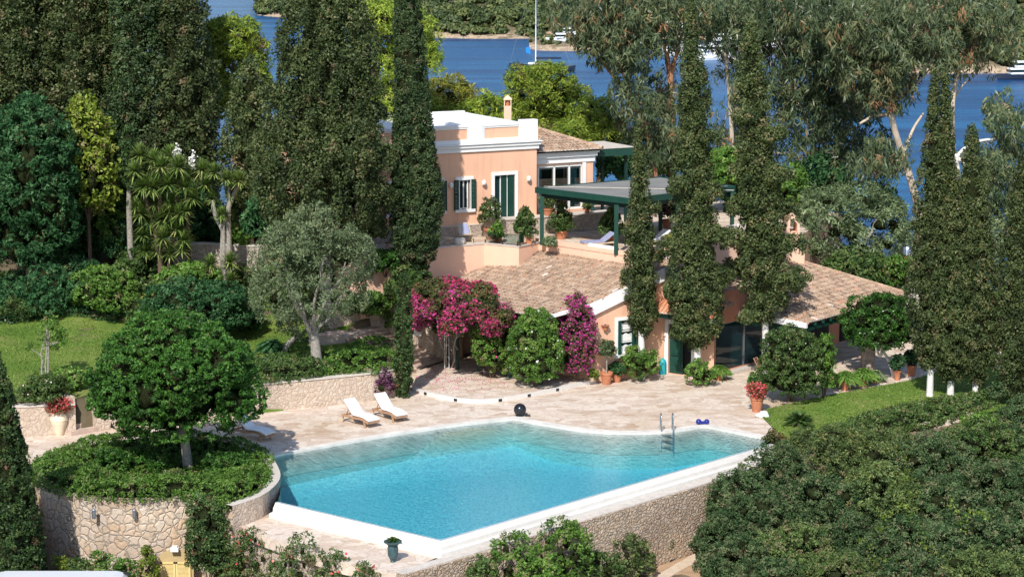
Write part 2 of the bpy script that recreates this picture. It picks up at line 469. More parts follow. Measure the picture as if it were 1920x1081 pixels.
cam.sensor_width = 36; cam.lens = 36 * F / 1920; cam.clip_end = 6000; cam.clip_start = 1
co.location = (0, 0, HC); co.rotation_euler = (PI / 2 - PIT, 0, 0); S.camera = co
# ------------------------------------------------------------------ materials
def stucco():
    k = NT('pink_stucco'); a = k.noise(k.coord(), .55, 4); b = k.noise(k.coord((3.2, 3.2, .22)), 1.1, 4, .65); c = k.noise(k.coord(), 16, 3)
    m = k.ramp(a, [(.3, (.77, .455, .31)), (.7, (.83, .50, .345))]).outputs[0]
    m = k.mix(1., m, k.ramp(b, [(.28, (.86, .84, .82)), (.5, (1., 1., 1.))]).outputs[0], 'MULTIPLY')
    k.fin(m, .88, .12, c.outputs[0], .3, .01)
stucco()
mat_plain('pale_pink_stucco', (.83, .54, .40), .85, .15, .06, .8)
mat_plain('terracotta_stucco', (.55, .24, .15), .85, .15, .08, 1)
mat_plain('white_plaster', (.80, .80, .80), .8, .2, .03, 1)
mat_plain('pool_white', (.68, .65, .61), .7, .25, .05, 2)
mat_plain('coping_stone', (.73, .68, .62), .75, .2, .16, 1.6)
mat_plain('wet_rim', (.42, .50, .53), .25, .5, .08, 3)
mat_plain('green_paint', (.012, .058, .042), .45, .4, .12, 2)
mat_plain('dark_green_paint', (.008, .035, .028), .45, .4, .12, 2)
mat_plain('white_paint', (.82, .82, .80), .5, .35, .03, 4)
mat_plain('grey_felt', (.235, .235, .225), .9, .1, .12, .6)
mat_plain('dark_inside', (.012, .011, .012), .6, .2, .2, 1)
mat_plain('white_cushion', (.86, .86, .87), .85, .1, .02, 5)
mat_plain('teak', (.42, .25, .15), .65, .25, .18, 9)
mat_plain('pale_wood', (.62, .48, .33), .65, .25, .12, 9)
mat_plain('terracotta', (.50, .20, .11), .8, .2, .18, 5)
mat_plain('cream_jar', (.78, .66, .50), .8, .2, .1, 4)
mat_plain('black_glaze', (.012, .013, .018), .18, .6, .1, 2)
mat_plain('blue_rubber', (.01, .02, .22), .3, .5, .1, 3)
mat_plain('turquoise_plastic', (.02, .36, .42), .4, .4, .06, 3)
mat_plain('verdigris', (.05, .10, .11), .5, .4, .3, 8)
mat_plain('steel', (.55, .56, .58), .22, .5, .05, 4, metal=1)
mat_plain('zinc', (.35, .38, .42), .45, .5, .1, 6, metal=.8)
mat_plain('yellow_shutter', (.80, .62, .28), .55, .3, .06, 4)
mat_plain('grey_cloth', (.42, .40, .42), .9, .1, .1, 8)
mat_plain('blue_cloth', (.05, .07, .14), .9, .1, .1, 8)
mat_plain('lavender_cloth', (.32, .34, .50), .9, .1, .1, 8)
mat_plain('earth', (.46, .31, .20), .95, .1, .2, 1.3, bstr=.5, bdist=.05)
mat_plain('path_stone', (.62, .50, .38), .85, .15, .12, 3)
mat_plain('dark_earth', (.15, .10, .07), .95, .1, .25, 1.3, bstr=.5, bdist=.05)
mat_plain('grey_bark', (.36, .33, .29), .9, .1, .3, 9, bstr=.8, bdist=.03)
mat_plain('brown_bark', (.17, .12, .085), .9, .1, .3, 9, bstr=.8, bdist=.03)
mat_plain('white_bark', (.74, .71, .68), .9, .1, .10, 9, bstr=.6, bdist=.02)
mat_plain('red_bark', (.42, .21, .12), .85, .15, .4, 2.2, bstr=.4, bdist=.02)
mat_plain('pale_bark', (.55, .46, .37), .85, .15, .3, 2.2, bstr=.4, bdist=.02)
mat_plain('boat_white', (.85, .85, .85), .35, .5, .02, .3)
mat_plain('boat_navy', (.02, .03, .06), .3, .5, .05, .3)
mat_plain('van_white', (.72, .74, .78), .25, .5, .02, .5)
mat_plain('rubber', (.02, .02, .02), .7, .3, .1, 5)
mat_plain('cap_stone', (.60, .54, .48), .85, .2, .12, 4)
mat_plain('step_stone', (.55, .42, .35), .9, .15, .16, 3)
mat_plain('rock', (.62, .47, .33), .9, .1, .22, .5, bstr=.9, bdist=.4)
mat_plain('orange_cover', (.7, .2, .05), .6, .3, .1, 3)
mat_plain('flag_blue', (.03, .25, .75), .8, .1, .1, 3)
mat_stone('rubble_wall', .19, [(.46, .36, .27), (.66, .54, .42), (.76, .66, .54), (.62, .43, .28)], (.30, .235, .18), .07, squash=1.5, bstr=1.)
mat_stone('planter_wall', .34, [(.54, .44, .34), (.68, .59, .49), (.74, .67, .59), (.64, .44, .28)], (.26, .22, .18), .045)
mat_stone('garden_wall', .22, [(.58, .47, .38), (.66, .55, .45), (.70, .60, .50), (.62, .48, .36)], (.45, .36, .29), .06, stain=.2, bstr=.6)
mat_stone('plinth_wall', .24, [(.46, .37, .30), (.55, .46, .38), (.60, .51, .43)], (.34, .27, .22), .06, stain=.2, bstr=.6)
def stone_paving():
    k = NT('stone_paving'); v = k.coord((.8, 1.15, 1), warp=.5, wscale=1.1)
    vo = k.n('ShaderNodeTexVoronoi', feature='F1', i_Scale=1.9); ve = k.n('ShaderNodeTexVoronoi', feature='DISTANCE_TO_EDGE', i_Scale=1.9)
    k.t.links.new(v, vo.inputs['Vector']); k.t.links.new(v, ve.inputs['Vector'])
    sp = k.n('ShaderNodeSeparateColor'); k.l(vo, sp, 1, 0)
    c = k.ramp(sp, [(0, (.54, .42, .33)), (.3, (.64, .53, .45)), (.6, (.70, .61, .53)), (1, (.74, .65, .57))])
    n0 = k.noise(k.coord(), .22, 4); n1 = k.noise(k.coord(), 5, 5, .7)
    big = k.ramp(n0, [(.3, (.84, .75, .64)), (.5, (1., .97, .93)), (.7, (1., .98, .98))])
    fine = k.ramp(n1, [(.32, (.80, .77, .74)), (.55, (1., 1., 1.))])
    m = k.mix(1., c.outputs[0], big.outputs[0], 'MULTIPLY'); m = k.mix(1., m, fine.outputs[0], 'MULTIPLY')
    e = k.ramp(ve, [(0, 0.), (.035, 1.)])
    m = k.mix(e.outputs[0], (.50, .40, .31), m)
    h = k.mix(.5, e.outputs[0], n1.outputs[0])
    k.fin(m, .85, .2, h, .5, .02)
stone_paving()
def lawn():
    k = NT('lawn_grass'); n0 = k.noise(k.coord(), .35, 4); n1 = k.noise(k.coord((1, 1, 1)), 14, 3, .7); n2 = k.noise(k.coord(), 45, 2)
    c = k.ramp(n0, [(.32, (.12, .21, .035)), (.5, (.18, .27, .05)), (.68, (.30, .32, .10))])
    f = k.ramp(n1, [(.3, .72), (.7, 1.12)])
    k.fin(k.mix(1., c.outputs[0], f.outputs[0], 'MULTIPLY'), .9, .1, n2.outputs[0], 1., .05)
lawn()
def tiles():
    k = NT('roof_tile'); a = k.n('ShaderNodeAttribute', attribute_name='tint')
    c = k.ramp(a, [(0, (.10, .075, .062)), (.25, (.25, .175, .135)), (.5, (.41, .285, .20)), (.72, (.52, .38, .275)), (.9, (.47, .25, .16)), (1, (.72, .64, .56))], ao=2)
    n1 = k.noise(k.coord(), 9, 4); f = k.ramp(n1, [(.3, .72), (.65, 1.08)])
    k.fin(k.mix(1., c.outputs[0], f.outputs[0], 'MULTIPLY'), .85, .15, n1.outputs[0], .4, .02)
    k = NT('new_roof_tile'); a = k.n('ShaderNodeAttribute', attribute_name='tint')
    c = k.ramp(a, [(0, (.45, .16, .08)), (.5, (.60, .27, .15)), (.8, (.62, .36, .24)), (1, (.70, .58, .48))], ao=2)
    k.fin(c.outputs[0], .85, .15)
tiles()
def water():
    k = NT('pool_water')
    n1 = k.noise(k.coord((1, 1, 1), warp=.3), 4.5, 3, .7); n2 = k.noise(k.coord(), 13, 2)
    h = k.mix(.4, n1.outputs[0], n2.outputs[0])
    b = k.n('ShaderNodeBump', i_Strength=.45, i_Distance=.04); k.t.links.new(h, b.inputs['Height'])
    fr = k.n('ShaderNodeFresnel', i_IOR=1.33); k.l(b, fr, 0, 1)
    g = k.n('ShaderNodeBsdfGlossy'); g.inputs['Roughness'].default_value = .04; k.t.links.new(b.outputs[0], g.inputs['Normal'])
    t = k.n('ShaderNodeBsdfTransparent'); mx = k.n('ShaderNodeMixShader')
    k.l(fr, mx, 0, 0); k.l(t, mx, 0, 1); k.l(g, mx, 0, 2); k.l(mx, k.out)
    va = k.n('ShaderNodeVolumeAbsorption'); va.inputs['Color'].default_value = (.0, .84, .95, 1); va.inputs['Density'].default_value = .20
    k.l(va, k.out, 0, 1)
    k = NT('pool_floor'); n = k.noise(k.coord((1.6, .7, 1), warp=.5, wscale=2.), 5.5, 3, .7)
    v = k.n('ShaderNodeTexVoronoi', feature='SMOOTH_F1', i_Scale=3.2); k.t.links.new(k.coord(warp=.8, wscale=2.4), v.inputs['Vector'])
    c = k.ramp(n, [(.34, (.44, .70, .80)), (.5, (.60, .85, .91)), (.64, (.80, .96, .98))])  # mosaic mottle, with caustic-like ripple light painted into its tones
    at_ = k.n('ShaderNodeAttribute', attribute_name='tint'); n3 = k.noise(k.coord(), 3, 3)
    bc = k.ramp(n3, [(.3, (.60, .56, .45)), (.7, (.70, .66, .54))])
    k.fin(k.mix(at_.outputs[2], bc.outputs[0], c.outputs[0]), .8, .1)
    mat_plain('pool_beach', (.74, .66, .52), .8, .1, .06, 2)
    k = NT('sea_water')
    n1 = k.noise(k.coord((.35, 1.2, 1), warp=2.5, wscale=.08), .45, 5, .65); n2 = k.noise(k.coord((.02, .12, 1)), .5, 4)
    c = k.ramp(n2, [(.36, (.002, .040, .13)), (.5, (.003, .070, .20)), (.62, (.010, .115, .27))])
    k.fin(c.outputs[0], .28, .09, n1.outputs[0], 1., .6)
    k = NT('glass'); lw = k.n('ShaderNodeFresnel', i_IOR=1.5)
    g = k.n('ShaderNodeBsdfGlossy'); g.inputs['Roughness'].default_value = .02
    t = k.n('ShaderNodeBsdfTransparent'); t.inputs[0].default_value = (.75, .85, .85, 1)
    mx = k.n('ShaderNodeMixShader'); ad = k.n('ShaderNodeMath', operation='ADD'); ad.inputs[1].default_value = .10
    k.l(lw, ad); k.l(ad, mx, 0, 0); k.l(t, mx, 0, 1); k.l(g, mx, 0, 2); k.l(mx, k.out)
    k = NT('dark_glass'); p = k.n('ShaderNodeBsdfPrincipled'); p.inputs['Base Color'].default_value = (.012, .03, .035, 1); p.inputs['Roughness'].default_value = .04
    p.inputs['Specular IOR Level'].default_value = .35; k.l(p, k.out)
    k = NT('terrain'); ge = k.n('ShaderNodeNewGeometry'); sp = k.n('ShaderNodeSeparateXYZ'); k.l(ge, sp)
    n0 = k.noise(k.coord((1, 1, 3)), .16, 6, .7); n1 = k.noise(k.coord(), .8, 4)
    m = k.n('ShaderNodeMapRange'); m.inputs[1].default_value = -12; m.inputs[2].default_value = -2; k.l(sp, m, 2, 0)
    ad = k.n('ShaderNodeMath', operation='ADD'); k.l(m, ad, 0, 0); k.l(n0, ad, 0, 1)
    c = k.ramp(ad, [(.40, (.52, .42, .32)), (.50, (.26, .20, .14)), (.56, (.50, .38, .27)), (.68, (.20, .16, .10)), (.95, (.10, .10, .05))])  # dark stops paint the shade of rock crevices into the colour
    k.fin(c.outputs[0], .95, .1, n1.outputs[0], .8, .8)
    k = NT('soil_slope'); ge = k.n('ShaderNodeNewGeometry')
    n0 = k.noise(k.coord(), .5, 5); c = k.ramp(n0, [(.3, (.09, .075, .045)), (.5, (.16, .125, .08)), (.7, (.30, .22, .15))])
    k.fin(c.outputs[0], .95, .1, n0.outputs[0], .6, .1)
water()
G = lambda *s: list(zip([0, .35, .62, .86, .985, 1.0], s))
DEAD = (.16, .10, .055)
mat_plain('inner_twigs', (.045, .056, .024), 1., 0., .6, 3.2, bstr=1., bdist=.15)
mat_foliage('cypress_leaf', G((0.023, 0.038, 0.014), (0.052, 0.081, 0.026), (0.096, 0.128, 0.043), (0.152, 0.171, 0.065), (0.181, 0.160, 0.084), (0.217, 0.160, 0.087)))
mat_foliage('dark_cypress_leaf', G((0.020, 0.039, 0.017), (0.039, 0.076, 0.028), (0.070, 0.118, 0.042), (0.109, 0.157, 0.059), (0.140, 0.147, 0.070), (0.182, 0.140, 0.077)))
mat_foliage('clipped_leaf', G((0.020, 0.045, 0.015), (0.040, 0.085, 0.025), (0.073, 0.131, 0.037), (0.106, 0.173, 0.053), (0.125, 0.163, 0.062), DEAD))
mat_foliage('pine_leaf', G((.078, .148, .019), (.166, .252, .029), (.270, .356, .045), (.383, .470, .064), (.470, .487, .096), DEAD), .25)
mat_foliage('yellow_pine_leaf', G((.101, .129, .019), (.218, .241, .031), (.353, .354, .046), (.487, .435, .077), (.521, .419, .108), DEAD), .25)
mat_foliage('gum_leaf', G((0.039, 0.072, 0.034), (0.085, 0.127, 0.060), (0.143, 0.189, 0.088), (0.215, 0.240, 0.111), (0.286, 0.234, 0.111), (0.325, 0.182, 0.091)), .22, .4, .35)
mat_foliage('olive_leaf', G((.060, .094, .040), (.114, .160, .071), (.180, .239, .112), (.252, .318, .162), (.313, .384, .207), (.241, .251, .125)), .15, .5, .3)
mat_foliage('glossy_leaf', G((.014, .047, .009), (.032, .096, .014), (.058, .157, .023), (.096, .221, .039), (.147, .279, .073), (.147, .163, .052)), .15, .5, .22)
mat_foliage('laurel_leaf', G((0.011, 0.039, 0.014), (0.025, 0.078, 0.028), (0.048, 0.132, 0.048), (0.086, 0.190, 0.075), (0.138, 0.241, 0.115), (0.127, 0.138, 0.057)), .18, .6, .10)
mat_foliage('shrub_leaf', G((0.023, 0.052, 0.014), (0.048, 0.098, 0.023), (0.086, 0.149, 0.037), (0.132, 0.201, 0.055), (0.178, 0.236, 0.075), (0.184, 0.161, 0.081)), .18)
mat_foliage('bright_leaf', G((.039, .098, .016), (.078, .169, .026), (.130, .254, .042), (.195, .325, .065), (.260, .377, .091), (.247, .221, .104)), .25)
mat_foliage('lime_leaf', G((.057, .102, .012), (.123, .184, .022), (.205, .275, .035), (.295, .357, .060), (.344, .388, .090), (.213, .184, .070)), .25)
mat_foliage('mastic_leaf', G((0.024, 0.051, 0.022), (0.049, 0.095, 0.035), (0.086, 0.142, 0.057), (0.135, 0.192, 0.084), (0.189, 0.236, 0.115), (0.203, 0.162, 0.095)), .2, .7, .06)
mat_foliage('grey_shrub_leaf', G((.037, .064, .018), (.069, .112, .033), (.108, .160, .047), (.151, .210, .065), (.194, .254, .081), (.184, .177, .054)), .15)
mat_foliage('yucca_leaf', G((.049, .092, .017), (.098, .172, .034), (.168, .252, .063), (.280, .332, .103), (.475, .451, .194), (.420, .252, .114)), .15, .4, .35)
mat_foliage('palm_leaf', G((.072, .102, .018), (.144, .192, .036), (.240, .288, .066), (.336, .372, .108), (.420, .408, .168), (.360, .240, .120)), .2, .4, .35)
mat_foliage('purple_leaf', G((.04, .012, .03), (.09, .03, .07), (.16, .06, .12), (.23, .11, .18), (.30, .18, .24), (.2, .12, .1)), .2)
mat_foliage('red_shoot_leaf', G((.04, .055, .02), (.08, .10, .03), (.15, .13, .045), (.26, .09, .07), (.32, .1, .08), (.2, .12, .1)), .2)
mat_foliage('hill_leaf', G((0.034, 0.058, 0.023), (0.072, 0.104, 0.036), (0.124, 0.156, 0.052), (0.182, 0.208, 0.072), (0.221, 0.227, 0.091), (0.260, 0.221, 0.143)), .12)
mat_foliage('magenta_petal', [(0, (.48, .04, .10)), (.35, (.68, .06, .21)), (.6, (.78, .09, .33)), (.85, (.66, .09, .42)), (1, (.76, .22, .5))], .35)
mat_foliage('violet_petal', [(0, (.374, .020, .172)), (.4, (.572, .040, .281)), (.8, (.638, .100, .374)), (1, (.726, .220, .429))], .35)
mat_foliage('white_petal', [(0, (.75, .75, .68)), (1, (.85, .83, .80))], .2)
mat_foliage('coral_petal', [(0, (.55, .04, .04)), (.5, (.75, .12, .12)), (1, (.82, .30, .28))], .3)
mat_foliage('pale_pink_petal', [(0, (.70, .45, .42)), (1, (.85, .72, .66))], .2)
# ------------------------------------------------------------------ the ground
W3 = lambda pts, z=0.: [at(x, y, z) for x, y in pts]
PC = at(285, 881, 0); PR = 4.75                     # the round planter
def arc(c, r, a0, a1, n): return [Vector((c.x + r * math.cos(R(a0 + (a1 - a0) * i / n)), c.y + r * math.sin(R(a0 + (a1 - a0) * i / n)), 0)) for i in range(n + 1)]
back_edge = smoothline(W3([(500, 857), (600, 838), (740, 814), (860, 796), (962, 785)]), 1)
curve_edge = smoothline(W3([(962, 785), (972, 786), (1010, 794), (1055, 802), (1100, 808), (1150, 811.5), (1200, 812), (1245, 810), (1290, 804), (1322, 799)]), 1)
right_edge = W3([(1322, 799), (1447, 824)])
inf_edge = W3([(1447, 828), (1136, 918), (826, 1008), (675, 973), (521, 937)])
plant_edge = smoothline(W3([(521, 937), (526, 918), (526, 902), (520, 884), (508, 866), (500, 857)]), 1)
POOL = back_edge[:-1] + curve_edge[:-1] + right_edge + inf_edge[:-1] + plant_edge[:-1]
POOL = [p for i, p in enumerate(POOL) if (p - POOL[i - 1]).length > .05]
LT = W3([(521, 944), (432, 968), (452, 992), (590, 1040), (742, 1077), (830, 1038), (826, 1008)], -.72)
front = [Vector((-70, 76, 0)), Vector((-21, 76, 0))] + arc(PC, PR - .35, 185, 330, 16) + \
    W3([(450, 990), (590, 1040), (745, 1077)], -.72) + W3([(822, 1000), (1136, 912), (1352, 852), (1447, 828)], -.1) + \
    W3([(1490, 830), (1600, 822), (1740, 806), (1815, 782), (1900, 770), (2050, 745)]) + [Vector((75, 99, 0))]
LAWN_L = [Vector((-70, 88.3, 0))] + [p + Vector((0, .4, 0)) for p in W3([(-200, 836), (35, 819), (145, 814), (178, 809), (480, 774), (700, 751), (742, 742)])] + \
    [Vector((-5.3, 104.3, 0)), Vector((-7.9, 103.6, 0)), Vector((-8.4, 105.0, 0)), Vector((-7.0, 106.6, 0)), Vector((-3.8, 107.2, 0)), Vector((-3.4, 108.8, 0)), Vector((-5.0, 112, 0)), Vector((-5, 124, 0)), Vector((-70, 124, 0))]
def pdist(P, L):
    d = np.full(len(P), 1e9)
    for a, b in zip(L[:-1], L[1:]):
        a = np.array(a[:2]); b = np.array(b[:2]); ab = b - a
        t = np.clip(((P - a) @ ab) / (ab @ ab + 1e-9), 0, 1)
        d = np.minimum(d, np.linalg.norm(P - a - t[:, None] * ab, axis=1))
    return d
def inside(P, poly):
    c = np.zeros(len(P), bool); n = len(poly)
    for i in range(n):
        a = poly[i]; b = poly[(i + 1) % n]
        if abs(a[1] - b[1]) < 1e-9: continue
        k = (a[1] > P[:, 1]) != (b[1] > P[:, 1])
        xx = (b[0] - a[0]) * (P[:, 1] - a[1]) / (b[1] - a[1]) + a[0]
        c ^= k & (P[:, 0] < xx)
    return c
CTRL = np.array([(-25, 88, 1.3), (-15, 90, 1.3), (-19, 86, 1.3), (-8, 95, 1.3), (-12, 97, 1.3), (-20, 99, 1.35), (-9, 102, 1.4), (-28, 100, 1.35), (-24, 106, 1.35), (-16, 105, 1.35), (-30, 108, 1.35), (-20, 109, 1.4), (-12, 107, 1.5), (-27, 109.5, 1.5),
                 (-14, 111.5, 2.3), (-22, 112.5, 2.3), (-30, 112.5, 2.2), (-17, 114.6, 3.1), (-25, 115, 3.2), (-12, 114, 3.2), (-8.5, 109, 3.2), (-6.0, 108.3, 2.5), (-14, 117, 4.6), (-20, 118, 4.7), (-32, 118, 4.8), (-14, 124, 5), (-40, 122, 4.5), (-50, 95, 1.5), (-12, 101, 1.4)])
sst = lambda t: np.clip(t, 0, 1) ** 2 * (3 - 2 * np.clip(t, 0, 1))
def Hgt(X, Y):
    X = np.asarray(X, float); Y = np.asarray(Y, float); P = np.stack([X, Y], 1)
    h = np.full(len(X), -.06)
    w = 1 / (np.linalg.norm(P[:, None] - CTRL[None, :, :2], axis=2) ** 3 + .3)
    hl = (w * CTRL[:, 2]).sum(1) / w.sum(1)
    inl = inside(P, LAWN_L); h = np.where(inl, hl, h)
    fp = front + [Vector((75, 300, 0)), Vector((-70, 300, 0))]
    inf_ = inside(P, fp); d = pdist(P, front)
    wdt = np.where(X > 11.5, 7., .35)
    low = -3.5 + .12 * np.sin(X * .7) * np.cos(Y * .5)
    h = np.where(inf_, h, np.where(X > 11.5, -.06 + (low + .06) * sst(d / wdt), low))
    # hollow under the pool and the lower terrace
    pl = inside(P, offset(POOL, 0.0)) | (pdist(P, POOL + [POOL[0]]) < .5)
    lt = inside(P, LT)
    h = np.where(pl & inf_, -3.4, h); h = np.where(lt, -3.4, h)
    pc = np.hypot(X - PC.x, Y - PC.y) < PR - .2
    h = np.where(pc, -.02, h)
    # falling to the sea behind the house
    back = np.where(X < 12, 5.0, .0); y0 = np.where(X < 12, 121., 118.)
    hb = np.where((Y > 112) & (X > -5) & (X < 12), np.minimum(4.9, (Y - 112) * 1.5), h)
    h = np.where(inf_, hb, h)
    h = h + (-14.5 - h) * sst((Y - y0) / 95.)
    return h
def ground():
    xs = np.concatenate([np.arange(-95, -34, 2.), np.arange(-34, 34, .3), np.arange(34, 96, 2.)])
    ys = np.concatenate([np.arange(40, 64, 2.), np.arange(64, 116, .3), np.arange(116, 230, 1.5)])
    X, Y = np.meshgrid(xs, ys); Z = Hgt(X.ravel(), Y.ravel())
    n, m = len(xs), len(ys)
    P = np.stack([X.ravel(), Y.ravel(), Z], 1)
    me = bpy.data.meshes.new('ground'); i, j = np.meshgrid(np.arange(n - 1), np.arange(m - 1)); a = (j * n + i).ravel()
    q = np.stack([a, a + 1, a + n + 1, a + n], 1)
    me.vertices.add(len(P)); me.vertices.foreach_set('co', P.astype(np.float32).ravel())
    me.loops.add(q.size); me.loops.foreach_set('vertex_index', q.astype(np.int32).ravel())
    me.polygons.add(len(q)); me.polygons.foreach_set('loop_start', (np.arange(len(q)) * 4).astype(np.int32))
    me.update(calc_edges=True)
    o = link(me, 'ground', MATS['soil_slope']); tag(o, kind='structure')
ground()
def gz(x, y): return float(Hgt(np.array([x]), np.array([y]))[0])
# lawns: sheets laid on the ground
def sheet(name, poly, mat, dz, step=.5, zf=None):
    P = np.array([(p.x, p.y) for p in poly]); x0, y0 = P.min(0); x1, y1 = P.max(0)
    bm = bmesh.new(); f = bm.faces.new([bm.verts.new((p.x, p.y, 0)) for p in poly])
    bmesh.ops.triangulate(bm, faces=[f])
    for ax, lo, hi in ((0, x0, x1), (1, y0, y1)):
        v = lo + step
        while v < hi:
            g = bm.verts[:] + bm.edges[:] + bm.faces[:]
            bmesh.ops.bisect_plane(bm, geom=g, plane_co=((v, 0, 0) if ax == 0 else (0, v, 0)), plane_no=((1, 0, 0) if ax == 0 else (0, 1, 0)))
            v += step
    V = np.array([v.co[:2] for v in bm.verts]); Z = (zf or (lambda a, b: Hgt(a, b)))(V[:, 0], V[:, 1])
    for v, z in zip(bm.verts, Z): v.co.z = z + dz
    bmesh.ops.recalc_face_normals(bm, faces=bm.faces[:])
    if sum(f.normal.z for f in bm.faces) < 0: bmesh.ops.reverse_faces(bm, faces=bm.faces[:])
    me = bpy.data.meshes.new(name); bm.to_mesh(me); bm.free()
    return tag(link(me, name, MATS[mat]), kind='structure')
sheet('lawn', W3([(-250, 780), (35, 757), (135, 753), (152, 722), (250, 720), (480, 722), (640, 705), (690, 690), (690, 660), (640, 625), (560, 600), (470, 604), (240, 612), (-10, 612), (-250, 625)], 1.33), 'lawn_grass', .03, 1.2)
# right lawn: gently swelling turf
lawn_r = W3([(1424, 778), (1440, 768), (1482, 758), (1562, 741), (1640, 727), (1700, 716), (1790, 690), (1862, 640), (1868, 600), (1925, 596), (2060, 640), (2060, 742), (1900, 768), (1812, 780), (1740, 804), (1600, 818), (1490, 832), (1462, 824), (1456, 810)])
sheet('lawn', lawn_r, 'lawn_grass', .07, 1.2, lambda a, b: np.zeros(len(a)) - .0)
sea = MB(); sea.add([(-2500, 120, SEA), (2500, 120, SEA), (2500, 5000, SEA), (-2500, 5000, SEA)], [(0, 1, 2, 3)]); tag(sea.build('sea', MATS['sea_water']), kind='structure')
# ------------------------------------------------------------------ paved terrace round the pool
patio = back_edge[:-1] + curve_edge[:-1] + right_edge + W3([(1464, 826), (1476, 802), (1424, 779), (1440, 769), (1482, 759), (1562, 742), (1640, 728), (1700, 717), (1790, 691), (1800, 650), (1700, 610), (1500, 590), (1200, 600), (830, 660), (775, 690), (742, 742), (700, 751), (480, 774), (178, 809), (35, 819), (-200, 836), (-200, 880), (60, 900)])
patio += arc(PC, PR, 178, 60, 14) + W3([(500, 857)])
pm = MB(); pm.poly(patio, 0.0)
tag(pm.build('patio', MATS['stone_paving']), kind='structure')
cp = MB()
full = back_edge[:-1] + curve_edge[:-1] + right_edge
A = offset(full, .02); B = offset(full, -.42)        # right of travel is inside? both sides tested below
cen = sum(POOL, Vector()) / len(POOL)
if (B[3] - cen).length < (A[3] - cen).length: A = offset(full, -.02); B = offset(full, .42)
Az = [Vector((p.x, p.y, .035)) for p in A]; Bz = [Vector((p.x, p.y, .03)) for p in B]; Ad = [Vector((p.x, p.y, -1.)) for p in A]; Bd = [Vector((p.x, p.y, -.02)) for p in B]
cp.strip(Az, Bz); cp.strip(Ad, Az); cp.strip(Bz, Bd)
pool = thing('swimming_pool', 'turquoise infinity pool with a sandy shallow beach and white spillway edge', 'swimming pool', (cen.x, cen.y, 0))
cp.build('coping', MATS['coping_stone'], pool)
# basin
def floor_z(X, Y):
    P = np.stack([X, Y], 1); d = pdist(P, full) * 1.
    brk = W3([(430, 902), (520, 889), (640, 871), (870, 845), (985, 828), (1060, 808), (1150, 786), (1300, 740)], -1.15)
    bl = np.array([(p.x, p.y) for p in brk]); side = inside(P, [Vector(p) for p in brk] + [Vector((60, 130, 0)), Vector((-60, 130, 0))])
    db = pdist(P, brk)
    t = np.where(side, d / (d + db + 1e-6), 1.)
    sh = -.10 - .95 * np.clip(t, 0, 1)
    dp = -1.30 - .35 * sst(db / 2.5)
    sd_ = np.where(side, -db, db); w = np.clip((sd_ + .12) / .24, 0, 1)
    return sh * (1 - w) + dp * w, w
bx = [p.x for p in POOL]; by = [p.y for p in POOL]
OUT = offset(POOL, .12, True)
if (OUT[0] - cen).length < (POOL[0] - cen).length: OUT = offset(POOL, -.12, True)
xs = np.arange(min(bx) - .4, max(bx) + .5, .11); ys = np.arange(min(by) - .4, max(by) + .5, .11)
X, Y = np.meshgrid(xs, ys); Z, SD = floor_z(X.ravel(), Y.ravel())
Pg = np.stack([X.ravel(), Y.ravel(), Z], 1); nn = len(xs); ok = inside(Pg[:, :2], OUT)
i, j = np.meshgrid(np.arange(nn - 1), np.arange(len(ys) - 1)); a = (j * nn + i).ravel(); q = np.stack([a, a + 1, a + nn + 1, a + nn], 1)
q = q[ok[q].all(1)]
qq = q; u, inv = np.unique(qq, return_inverse=True)
MBo = MB(); MBo.add([Vector(v) for v in Pg[u]], [tuple(r) for r in inv.reshape(-1, 4)]); MBo.t = [float(v) for v in SD[u]]; MBo.build('pool_floor', MATS['pool_floor'], pool, smooth=True)
sk = MB(); c0 = [Vector((p.x, p.y, -.07)) for p in offset(POOL, 0, True)]; c1 = [Vector((p.x, p.y, -2.)) for p in c0]
sk.strip(c0, c1, closed=True); sk.build('pool_wall', MATS['pool_floor'], pool)
wm = MB(); inner = offset(POOL, .015, True)
if (inner[0] - cen).length < (POOL[0] - cen).length: inner = offset(POOL, -.015, True)
wm.prism(inner, -2.3, -.065, bottom=True)
bmw = wm.build('pool_water', MATS['pool_water'], pool)
bm_ = bmesh.new(); bm_.from_mesh(bmw.data); bmesh.ops.remove_doubles(bm_, verts=bm_.verts[:], dist=.0005); bmesh.ops.recalc_face_normals(bm_, faces=bm_.faces[:]); bm_.to_mesh(bmw.data); bm_.free()
# spillway: wet lip, white band, second ledge
E0 = [p.copy() for p in inf_edge]
def outw(d):
    o = offset(E0, d)
    if (o[1] - cen).length < (E0[1] - cen).length: o = offset(E0, -d)
    return o
zs = lambda L, z: [Vector((p.x, p.y, z)) for p in L]
ed = MB(); ed.strip(zs(outw(-.01), -.05), zs(outw(.13), -.055)); ed.strip(zs(outw(-.01), -1.), zs(outw(-.01), -.05)); ed.build('wet_lip', MATS['wet_rim'], pool)
eb = MB(); eb.strip(zs(outw(.13), -.055), zs(outw(.27), -.26)); eb.strip(zs(outw(.27), -.26), zs(outw(.29), -.40)); eb.strip(zs(outw(.29), -.40), zs(outw(.50), -.42)); eb.strip(zs(outw(.50), -.42), zs(outw(.52), -.95)); eb.build('spillway', MATS['pool_white'], pool)
